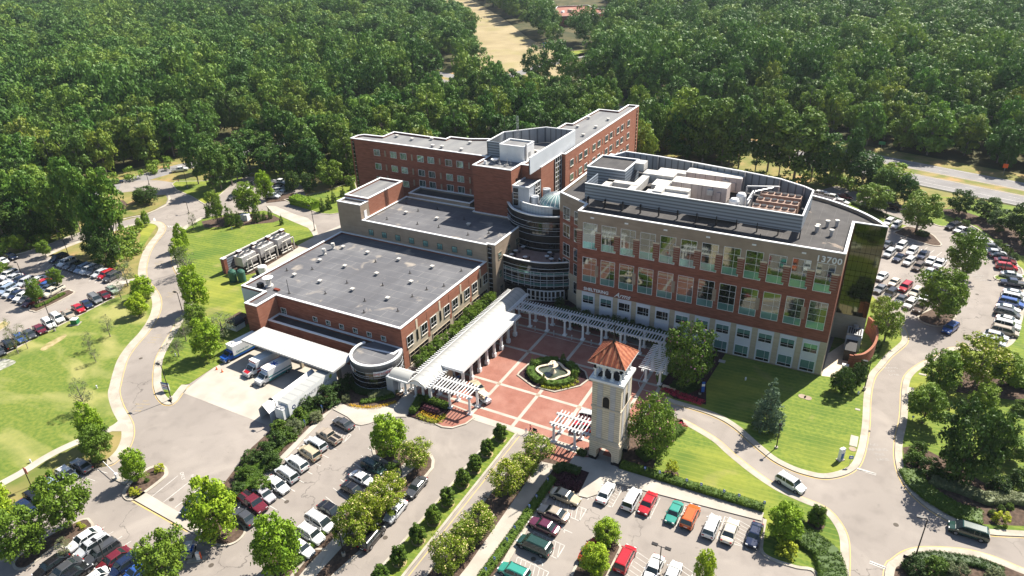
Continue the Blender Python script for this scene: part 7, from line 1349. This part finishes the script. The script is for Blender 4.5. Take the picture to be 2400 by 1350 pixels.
# topiary on the median
tm_ = crown('crown', 'oval', 9, 60, .10, 'leaf_hedge', None, 0, 90, jit=.25)
for i, (u, v) in enumerate(((1174, 1030), (1142, 1066), (1113, 1104), (1085, 1138), (1050, 1182), (1017, 1225), (981, 1269), (937, 1319), (893, 1367))):
    x, y = G(u, v); t = thing('topiary_tree', 'clipped oval topiary on the green median, %s from the plaza' % ORD[i], 'tree', (x, y, .13), i, 'clipped topiaries on the median'); c = bpy.data.objects.new('crown', tm_); COL.objects.link(c); c.parent = t; c.scale = (1.2, 1.2, 1.3); c.location = (0, 0, .45)
    f = MB(); f.tube((0, 0, 0), (0, 0, 1.3), .07, 'bark', 6); f.build('trunk', t); f = MB(); f.cyl(0, 0, 0, .07, 1.05, 'straw', 16, .9); f.build('mulch_ring', t)
for i, (u, v, w) in enumerate(((1573, 1113, 1.1), (1912, 1229, 1.3))):
    x, y = G(u, v); t = thing('topiary_tree', ('small lime bush tree on the lawn right of the tower', 'small round dark tree near the lawn kerb by the crossroads')[i], 'tree', (x, y, .11)); c = bpy.data.objects.new('crown', tm_ if i else CROWNS['shrublime'][0][0]); COL.objects.link(c); c.parent = t; c.scale = (w, w, w * 1.1); c.location = (0, 0, .5)
    f = MB(); f.tube((0, 0, 0), (0, 0, 1.3), .07, 'bark', 6); f.build('trunk', t); f = MB(); f.cyl(0, 0, 0, .05, 1.2, 'mulch', 16); f.build('mulch_ring', t)
# hedges and beds: leaf clouds along a line
def hedge(name, label, pts, w, h, m='leaf_hedge', leaf=.085, dens=80, world=False, cat='hedge', closed=False, top=.9, stepf=.55):
    P = pts if world else GP(pts); cs = []; q = np.random.default_rng(abs(hash(label)) % 1000 if False else len(label) * 7 + len(P))
    for i in range(len(P) - (0 if closed else 1)):
        a, b_ = np.array(P[i]), np.array(P[(i + 1) % len(P)]); L = np.linalg.norm(b_ - a); d = (b_ - a) / max(L, .01); nn = np.array([-d[1], d[0]]); k = max(1, int(L / stepf))
        for j in range(k):
            for s in np.arange(-w / 2 + .3, w / 2 - .29, .5) if w > .7 else (0,): c = a + d * (L * (j + q.uniform(0, 1)) / k) + nn * (s + q.uniform(-.08, .08)); cs.append((c[0], c[1], max(.15, h - .42 + q.uniform(-.05, .05) * h)))
            for s in (-w / 2 + .15, w / 2 - .15): c = a + d * (L * (j + .5) / k) + nn * s; cs.append((c[0], c[1], h * .45))
    V, t = leaf_cloud(cs, np.full(len(cs), .42), dens, leaf, .8, .4, len(cs), jitter=.3)
    V[:, :, 2] = np.maximum(V[:, :, 2], .02) + .12
    core = []; Pc = P + [P[0]] if closed else P; hw = max(.12, w / 2 - .16); A1, B1 = offset(list(P), hw, closed), offset(list(P), -hw, closed); zc = h * .82
    if closed: A1.append(A1[0]); B1.append(B1[0])
    for i in range(len(A1) - 1):
        a, b2, c_, d_ = A1[i], A1[i + 1], B1[i + 1], B1[i]
        core += [[(*a, zc), (*b2, zc), (*c_, zc), (*d_, zc)], [(*a, .1), (*b2, .1), (*b2, zc), (*a, zc)], [(*d_, .1), (*c_, .1), (*c_, zc), (*d_, zc)]]
    core += [[(*A1[0], .1), (*B1[0], .1), (*B1[0], zc), (*A1[0], zc)], [(*A1[-1], .1), (*B1[-1], .1), (*B1[-1], zc), (*A1[-1], zc)]]
    if h > .55: V = np.concatenate([V, np.array(core, float)]); t = np.concatenate([t, np.full(len(core), .15)])
    me = quads_mesh(name, V, t, [m]); o = bpy.data.objects.new(name, me); COL.objects.link(o); tag(o, label, cat); return o
hedge('hedge', 'long clipped hedge between the accessible row walk and the lawn', [(1455, 1092), (1620, 1143), (1790, 1196)], 1.5, 1.0)
hedge('hedge', 'broad clipped hedge mass turning down to the bottom edge', [(1850, 1228), (1885, 1262), (1935, 1300), (1950, 1345), (1950, 1420)], 3.6, 1.0)
hedge('hedge', 'leafy hedge strip beside the walk from the mulch bed to the bottom edge', [(1296, 1125), (1265, 1170), (1205, 1255), (1140, 1345), (1100, 1400)], 1.3, .9, dens=64)
hedge('hedge', 'L-shaped dark hedge round the shaded mulch bed', [(1300, 1108), (1318, 1098), (1358, 1112)], 1.6, 1.1, 'leaf_dark')
hedge('hedge', 'yellow-green shrub border on the central island edge', [(660, 1335), (700, 1320), (735, 1275), (765, 1245)], 1.2, .8)
hedge('hedge', 'low shrub border behind the upper central island cars', [(905, 1100), (935, 1085), (915, 1115)], .9, .7)
hedge('hedge', 'clipped hedge left arm of the flower bed by the pergola', [(988, 936), (967, 972)], 1.3, 1.4)
hedge('hedge', 'clipped hedge back arm of the flower bed under the pergola', [(992, 938), (1050, 958)], 1.4, 1.4)
hedge('hedge', 'dark hedge along the back road above the mirrored wall', [(1998, 478), (2050, 500), (2110, 522)], 1.5, 1.1, 'leaf_dark')
hedge('hedge', 'clipped hedge at the foot of the curved brick wall', [(2022, 852), (2045, 838), (2055, 812)], 1.8, .9)
hedge('hedge', 'dark hedge block by the island behind the mirrored wall', [(2150, 548), (2172, 556)], 2.4, 1.3, 'leaf_dark')
hedge('hedge', 'low dark hedge band in the lower right bed', [(2145, 1313), (2200, 1308), (2290, 1322), (2350, 1345)], 1.6, .7, 'leaf_dark')
hedge('hedge', 'clipped juniper band along the right crossroads kerb', [(2130, 1105), (2150, 1140), (2190, 1172), (2240, 1200), (2300, 1218)], 3.2, .7, 'leaf_hedge')
hedge('hedge', 'pale grey-green shrub band in the right bed', [(2180, 1130), (2250, 1150), (2310, 1175), (2360, 1170), (2410, 1180)], 2.4, 1.2, 'leaf_grey')
ring = [(fx + 4.6 * math.cos(a) * (1.0 if i % 1 == 0 else 1), fy + 4.0 * math.sin(a)) for i, a in enumerate(np.linspace(.25, 1.35, 6))]
for k, (a0, a1, nm_) in enumerate(((.3, 1.25, 'right back'), (1.75, 2.95, 'left back'), (3.25, 4.5, 'left front'), (4.85, 6.1, 'right front'))):
    hedge('hedge', 'clipped ring hedge round the fountain, %s arc' % nm_, [(fx + 4.55 * math.cos(a), fy + 4.1 * math.sin(a)) for a in np.linspace(a0, a1, 7)], 1.5, 1.25, world=True)
for k, (a, nm_) in enumerate(((1.5, 'at the back'), (3.1, 'at the left'), (4.68, 'at the front'), (.02, 'at the right'))):
    plant_at('cone', fx + 4.55 * math.cos(a), fy + 4.1 * math.sin(a), 2.9, .8, 'small clipped cone shrub %s of the fountain hedge' % nm_, 'cone shrubs around the fountain', B_)
hedge('flower_bed', 'lime green ground planting on the near side of the fountain island', [(fx + 5.3 * math.cos(a), fy + 4.7 * math.sin(a)) for a in np.linspace(4.7, 6.2, 8)], 1.3, .45, 'leaf_lime', .1, 30, True, 'flowers')
hedge('flower_bed', 'yellow flower row in the bed by the pergola', [(985, 968), (1005, 978), (1028, 984)], .9, .35, 'flower_yellow', .08, 26, cat='flowers')
hedge('flower_bed', 'pale lime edging in the bed by the pergola', [(978, 975), (1000, 985), (1028, 992), (1042, 975)], 1.0, .35, 'leaf_lime', .08, 26, cat='flowers')
hedge('flower_bed', 'dark purple shrub row in the bed by the pergola', [(992, 958), (1025, 970)], 1.4, .8, 'leaf_purple', .1, 30, cat='shrub')
hedge('flower_bed', 'yellow flower edging curving round the emergency drum garden', [(820, 952), (845, 957), (880, 957), (910, 950), (930, 944)], .6, .3, 'flower_yellow', .07, 22, cat='flowers')
hedge('flower_bed', 'dark burgundy planting in the shaded bed by the lot', [(1318, 1118), (1350, 1128), (1335, 1148), (1310, 1132)], 2.2, .5, 'leaf_purple', .12, 22, cat='shrub', closed=True)
hedge('flower_bed', 'crimson flowers along the shaded lawn edge by the plaza', [(1556, 912), (1590, 928), (1625, 940), (1648, 948)], 1.6, .4, 'flower_red', .09, 30, cat='flowers')
hedge('flower_bed', 'crimson flower point right of the tower shrubs', [(1590, 996), (1606, 1004)], 1.2, .4, 'flower_red', .09, 30, cat='flowers')
hedge('hedge', 'massed shrubs under the pink tree right of the tower', [(1500, 1075), (1530, 1060), (1570, 1020), (1592, 1005)], 2.8, 1.2, 'leaf_hedge')
hedge('hedge', 'dark shrubs under the large shaded tree at the plaza corner', [(1575, 905), (1610, 915), (1632, 905)], 2.4, 1.0, 'leaf_dark')
hedge('hedge', 'silvery low planting among the crimson flowers', [(1590, 921), (1600, 926)], 1.0, .4, 'leaf_grey', cat='shrub')
hedge('hedge', 'pale shrub mound below the emergency drum', [(866, 932), (900, 925), (930, 917)], 2.0, .9, 'leaf_grey')
hedge('hedge', 'dark shrub mound round the foot of the emergency drum', [(830, 905), (850, 920), (875, 922)], 2.2, .9, 'leaf_dark')
hedge('hedge', 'low clipped shrub row before the emergency drum', [(845, 945), (870, 942), (890, 938), (925, 930)], 1.0, .6)
hedge('hedge', 'small shrubs on the left lot island', [(85, 722), (110, 712), (150, 690)], 1.0, .6)
hedge('hedge', 'green shrub thicket beyond the road by the tan block', [(690, 475), (715, 482), (740, 490)], 4.0, 2.6, 'leaf_bright', .2, 40)
hedge('hedge', 'dark planted shrubs at the foot of the stone tower', [(1356, 1062), (1372, 1070)], 1.4, 1.0, 'leaf_dark')
hedge('hedge', 'continuous low shrub band along the strip beside the tan walk', [(560, 1168), (600, 1112), (650, 1048), (700, 1000), (745, 960)], 2.6, .9)
SH = [(615, 1150, 42, 'shrub', 'lowest'), (640, 1095, 40, 'shrubdark', 'second'), (575, 1120, 40, 'shrub', 'yellowish low'), (625, 1070, 44, 'shrubdark', 'third'), (650, 1045, 44, 'shrubdark', 'fourth'), (672, 1030, 40, 'shrub', 'fifth'), (690, 1012, 40, 'shrubgrey', 'russet sixth'), (715, 965, 52, 'shrubdark', 'large round'), (742, 985, 30, 'shrubgrey', 'pale'), (768, 945, 58, 'shrubdark', 'largest round'), (800, 920, 44, 'shrubdark', 'tall dark'), (820, 900, 36, 'shrubdark', 'dark topmost'), (555, 1165, 40, 'shrubdark', 'dark low'), (700, 985, 40, 'shrub', 'yellow-green'), (655, 1010, 36, 'shrub', 'trailer-side'), (590, 1085, 40, 'shrubdark', 'tight dark'), (812, 940, 22, 'shrubgrey', 'reddish')]
for u, v, w, k, l in SH:
    x, y = G(u, v); r_ = w / 2 * 85 / FPX * 1.6; plant_at(k, x, y, r_ * 1.55, r_, '%s bush in the shrub strip between the trailer and the tan walk' % l)
for u, v, w, k, l in ((2175, 1110, 52, 'shrubdark', 'round dark bush at the left of the right bed'), (2340, 1150, 50, 'shrubdark', 'round dark bush in the middle of the right bed'), (2392, 1140, 60, 'shrubdark', 'round dark bush at the picture edge of the right bed'), (2140, 1085, 44, 'shrub', 'green bush at the left tip of the right bed'), (2150, 1062, 38, 'shrub', 'green bush above the left tip of the right bed'), (2215, 1128, 44, 'shrubdark', 'bush at the foot of the largest park tree'), (2345, 1224, 38, 'shrublime', 'bright yellow bush in the right bed'), (2325, 1208, 18, 'shrub', 'small bush near the yellow one'), (2345, 1198, 18, 'shrub', 'second small bush near the yellow one'), (2365, 1192, 18, 'shrub', 'third small bush near the yellow one'), (2140, 1340, 50, 'shrubdark', 'dark bush in the lower right island'), (2190, 1340, 52, 'shrub', 'bright bush in the lower right island'), (2240, 1352, 50, 'shrubgrey', 'pale bush in the lower right island'), (2330, 1358, 40, 'shrubgrey', 'second pale bush in the lower right island'), (1842, 1300, 50, 'shrublime', 'yellow-green bush under the hedge-end tree'), (2336, 576, 20, 'shrub', 'first round bush by the outer curve'), (2350, 586, 20, 'shrub', 'second round bush by the outer curve'), (2363, 596, 20, 'shrub', 'third round bush by the outer curve'), (2375, 608, 20, 'shrub', 'fourth round bush by the outer curve'), (2262, 528, 18, 'shrub', 'round bush below the mulch bank trees'), (2243, 520, 14, 'shrub', 'little bush below the first mulch bank tree'), (375, 1104, 24, 'shrublime', 'bright bush on the gate island tip'), (318, 1158, 24, 'shrublime', 'bright bush at the gate island foot'), (345, 1130, 12, 'shrub', 'little bush on the gate island'), (2390, 965, 40, 'shrub', 'bush at the right park edge'), (1312, 716, 26, 'shrubdark', 'dark bush left in the row before the office'), (1290, 735, 14, 'shrub', 'small bush by the main doors'), (1232, 728, 20, 'shrub', 'round bush beside the vaulted walkway end'), (490, 1205, 30, 'shrubdark', 'dark bush below the island maple'), (195, 1238, 14, 'shrublime', 'little bright bush on the bottom-left island'), (186, 1232, 12, 'shrublime', 'second little bright bush on the bottom-left island'), (2390, 905, 44, 'shrub', 'green bush on the right park lawn edge')):
    x, y = G(u, v); dd = CM @ np.array([x, y, -CH]); r_ = w / 2 * dd[2] / FPX; plant_at(k, x, y, r_ * 1.7, r_, l)
# screening trees between office and long pergola, and beside the hospital wall
for i in range(11):
    x = -55.8 + i * 2.45; plant_at('dark', x, 124.4 + rnd.uniform(-.3, .3), rnd.uniform(3.6, 4.6), 1.75, 'dark screening tree between the office wall and long pergola, %s from the left' % ORD[i], 'screening trees behind the long pergola')
for i in range(11):
    y = 94.5 + i * 2.75; plant_at('tree', -73.6 + rnd.uniform(-.3, .3), y, rnd.uniform(3.6, 4.8), 1.55, 'loose green tree between the hospital wall and vaulted walk, %s from the front' % ORD[i], 'trees beside the vaulted walkway', (.85, .9, .8))
# ---------------- forest
def inpoly(px, py, poly):
    n = len(poly); c = np.zeros(px.shape, bool); j = n - 1
    for i in range(n):
        xi, yi = poly[i]; xj, yj = poly[j]; k = ((yi > py) != (yj > py)) & (px < (xj - xi) * (py - yi) / (yj - yi + 1e-9) + xi); c ^= k; j = i
    return c
def proj(X, Y):
    P = np.stack([X, Y, np.full_like(X, -CH)]); c = CM @ P; return c[0] / c[2] * FPX + 1200, c[1] / c[2] * FPX + 675, c[2]
N0 = 60000; X = rng.uniform(-1500, 420, N0); Y = rng.uniform(90, 1500, N0); U, Vv, Z = proj(X, Y); dist = np.hypot(X, Y)
ok = (Z > 50) & (U > -260) & (U < 2660) & (Vv > -60)
FW = [[(-400, 470), (0, 484), (200, 428), (398, 372), (520, 344), (687, 302), (1000, 222), (1300, 128), (1300, -200), (-400, -200)],      # left and back woods
      [(700, 345), (1000, 258), (1320, 160), (1400, 140), (1500, 200), (1560, 300), (1500, 420), (1000, 480), (840, 430), (700, 415)],       # behind the wings
      [(1395, 118), (1480, 235), (1600, 262), (1747, 292), (2000, 345), (2400, 415), (2800, 500), (2800, -200), (1300, -200), (1300, 100)],   # right woods
      [(1470, 250), (1600, 298), (1700, 326), (1735, 350), (1730, 392), (1640, 392), (1500, 375)],
      [(-400, 560), (0, 520), (110, 500), (150, 525), (0, 585), (-400, 645)]]
m = np.zeros(N0, bool)
for p in FW: m |= inpoly(U, Vv, p)
CLR = [(1125, 178), (1105, 120), (1085, 75), (1040, 45), (980, 12), (960, -20), (1085, -14), (1125, 4), (1180, 36), (1245, 88), (1290, 114), (1330, 117), (1394, 110), (1398, 130), (1388, 200), (1310, 204), (1290, 175), (1270, 180)]
m &= ~inpoly(U, Vv, CLR) & ~inpoly(U, Vv, [(1272, -10), (1430, -10), (1428, 92), (1292, 100)])
m &= ~((X > -139) & (X < -66) & (Y > 86) & (Y < 223) & (Y > 140)) & ~((X > -70) & (X < 10) & (Y > 118) & (Y < 176)) & ~((X > -300) & (X < -228) & (Y > 545) & (Y < 655)) & ~((X > 35) & (X < 110) & (Y > 800) & (Y < 905))
hs = ((X - ho[0]) * hn[0] + (Y - ho[1]) * hn[1]); m &= ~((hs > d3 - 5) & (hs < 9))
xr, yr = zip(*smooth(GP([(-500, 655), (0, 507), (213, 452), (400, 398), (513, 371), (687, 325), (1000, 235), (1314, 143), (1385, 124)])))
for a_, b_ in zip(xr[::1], yr[::1]): m &= np.hypot(X - a_, Y - b_) > 8.5
rdp = np.interp(np.linspace(0, len(xr) - 1, 400), range(len(xr)), xr), np.interp(np.linspace(0, len(xr) - 1, 400), range(len(xr)), yr)
for a_, b_ in zip(*rdp): m &= np.hypot(X - a_, Y - b_) > 8.0
# leave the view onto the outer road and the hidden lot open
m &= ~inpoly(U, Vv, [(200, 500), (330, 440), (430, 445), (700, 345), (830, 430), (830, 500), (560, 520), (380, 480)])
idx = np.where(ok & m)[0]; idx = idx[np.argsort(dist[idx])]
cell = {}; keep = []
for i in idx:
    sp_ = 6.4 if dist[i] < 300 else (7.4 if dist[i] < 600 else 8.8); cx_, cy_ = int(X[i] // 9), int(Y[i] // 9); bad = False
    for a_ in (-1, 0, 1):
        for b_ in (-1, 0, 1):
            for (xx, yy) in cell.get((cx_ + a_, cy_ + b_), ()):
                if (xx - X[i]) ** 2 + (yy - Y[i]) ** 2 < sp_ * sp_: bad = True; break
    if not bad: cell.setdefault((cx_, cy_), []).append((X[i], Y[i])); keep.append(i)
print('forest trees', len(keep))
FM = [(crown('crown', sh, 300 + i * 7, 60, .075, 'leaf_forest', None, 0, 80, jit=.4, asp=1.15, cr=(.2, .38)), trunk_mesh('trunk', 40 + i, .9, .05, nb=5, m='bark_grey', spread=.6)) for i, sh in enumerate(('round', 'round', 'oval', 'tall', 'round', 'oval', 'tall'))]
near, far = keep[:260], keep[260:]
FG = 'tall deciduous trees of the dense woods around the campus'
for j, i in enumerate(near):
    cm, tm = FM[j % 7]; h = rnd.uniform(14, 20); r_ = rnd.uniform(4.6, 6.6) * (.85 if j % 7 in (3, 6) else 1); br = rnd.uniform(.75, 1.2); warm = rnd.uniform(.85, 1.25)
    t = thing('forest_tree', 'tall leafy green tree in the dense woods along the campus and road edge', 'tree', (X[i], Y[i], -.1), rnd.uniform(0, 6.28), FG)
    lift = .14; c = bpy.data.objects.new('crown', cm); COL.objects.link(c); c.parent = t; c.scale = (r_, r_, h * (1 - lift) / 2); c.location = (0, 0, h * lift); c.color = (br * warm, br, br * .9, 1)
    k = bpy.data.objects.new('trunk', tm); COL.objects.link(k); k.parent = t; k.scale = (r_, r_, h * (1 - lift) / 2)
# the rest of the forest: one object of thousands of crowns placed with geometry nodes
FARM = [crown('far_crown', sh, 700 + i * 11, 64, .075, 'leaf_forest', None, 0, 38, jit=.36, asp=1.0, cr=(.24, .44)) for i, sh in enumerate(('round', 'round', 'oval', 'tall', 'round'))]
FC = bpy.data.collections.new('far_crowns')
for i, me in enumerate(FARM): FC.objects.link(bpy.data.objects.new('far_crown', me))
fi = np.array(far); zf = np.where(dist[fi] < 430, rng.uniform(2.0, 4.5, len(fi)), rng.uniform(4.5, 9.5, len(fi))); pts = np.stack([X[fi], Y[fi], zf], 1)
pm = bpy.data.meshes.new('forest'); pm.vertices.add(len(fi)); pm.vertices.foreach_set('co', pts.reshape(-1).astype(np.float32)); pm.update()
sc_ = rng.uniform(3.8, 8.8, len(fi)) * np.where(dist[fi] > 600, 1.15, 1.0); szz = sc_ * rng.uniform(.75, 1.2, len(fi)) * np.where(dist[fi] < 430, 1.35, 1.0); sa = pm.attributes.new('scl', 'FLOAT_VECTOR', 'POINT'); sa.data.foreach_set('vector', np.stack([sc_, sc_, szz], 1).reshape(-1).astype(np.float32))
fo = bpy.data.objects.new('forest', pm); COL.objects.link(fo); tag(fo, 'dense green deciduous woods stretching to the top of the view', 'forest', None, 'stuff')
ng = bpy.data.node_groups.new('forest_scatter', 'GeometryNodeTree'); ng.interface.new_socket('Geometry', in_out='INPUT', socket_type='NodeSocketGeometry'); ng.interface.new_socket('Geometry', in_out='OUTPUT', socket_type='NodeSocketGeometry')
gi = ng.nodes.new('NodeGroupInput'); go = ng.nodes.new('NodeGroupOutput'); m2p = ng.nodes.new('GeometryNodeMeshToPoints'); iop = ng.nodes.new('GeometryNodeInstanceOnPoints'); ci = ng.nodes.new('GeometryNodeCollectionInfo')
ci.inputs['Collection'].default_value = FC; ci.inputs['Separate Children'].default_value = True; ci.inputs['Reset Children'].default_value = True; iop.inputs['Pick Instance'].default_value = True
at = ng.nodes.new('GeometryNodeInputNamedAttribute'); at.data_type = 'FLOAT_VECTOR'; at.inputs['Name'].default_value = 'scl'
rv = ng.nodes.new('FunctionNodeRandomValue'); rv.data_type = 'FLOAT_VECTOR'; rv.inputs[0].default_value = (0, 0, 0); rv.inputs[1].default_value = (0, 0, 6.28)
L_ = ng.links.new; L_(gi.outputs[0], m2p.inputs['Mesh']); L_(m2p.outputs[0], iop.inputs['Points']); L_(ci.outputs[0], iop.inputs['Instance']); L_(at.outputs['Attribute'], iop.inputs['Scale']); L_(rv.outputs[0], iop.inputs['Rotation']); L_(iop.outputs[0], go.inputs[0])
md = fo.modifiers.new('scatter', 'NODES'); md.node_group = ng
# understorey bushes and grass scrub at the wood edges
us = []
for p, n_ in (([(213, 436), (400, 374), (420, 392), (300, 432), (230, 452)], 40), ([(1880, 400), (1990, 430), (2110, 452), (2100, 475), (1960, 440), (1880, 432)], 60), ([(1560, 380), (1880, 425), (1880, 440), (1600, 420)], 60), ([(700, 345), (830, 400), (830, 440), (700, 420)], 50), ([(280, 560), (330, 540), (330, 600), (290, 640), (255, 640)], 30), ([(0, 560), (180, 530), (180, 560), (0, 600)], 30)):
    q = np.array(p); u_ = rng.uniform(q[:, 0].min(), q[:, 0].max(), 800); v_ = rng.uniform(q[:, 1].min(), q[:, 1].max(), 800); s_ = np.where(inpoly(u_, v_, p))[0][:n_]
    us += [(*G(u_[k], v_[k]), rng.uniform(.4, 2.2)) for k in s_]
V, t = leaf_cloud([(a, b_, c) for a, b_, c in us], [1.5] * len(us), 70, .35, .8, .4, 3); V[:, :, 2] = np.maximum(V[:, :, 2], 0)
me = quads_mesh('undergrowth', V, t, ['leaf_mid']); o = bpy.data.objects.new('undergrowth', me); COL.objects.link(o); tag(o, 'mixed green undergrowth along the wood edges', 'undergrowth', None, 'stuff')
# ================================================================ AIR
hz = MB(); hz.box(-2200, 900, -40, 1900, -1.2, 86, 'dark'); ho_ = hz.build('haze'); ho_.data.materials.clear()
hm = bpy.data.materials.new('haze'); hm.use_nodes = True; hn_ = hm.node_tree; hn_.nodes.clear(); po = hn_.nodes.new('ShaderNodeOutputMaterial'); pv_ = hn_.nodes.new('ShaderNodeVolumePrincipled')
pv_.inputs['Color'].default_value = (.78, .88, 1, 1); pv_.inputs['Density'].default_value = .00007; pv_.inputs['Anisotropy'].default_value = .2; hn_.links.new(pv_.outputs[0], po.inputs['Volume'])
ho_.data.materials.append(hm); tag(ho_, 'thin pale summer haze in the air over the campus and woods', 'haze', None, 'stuff')
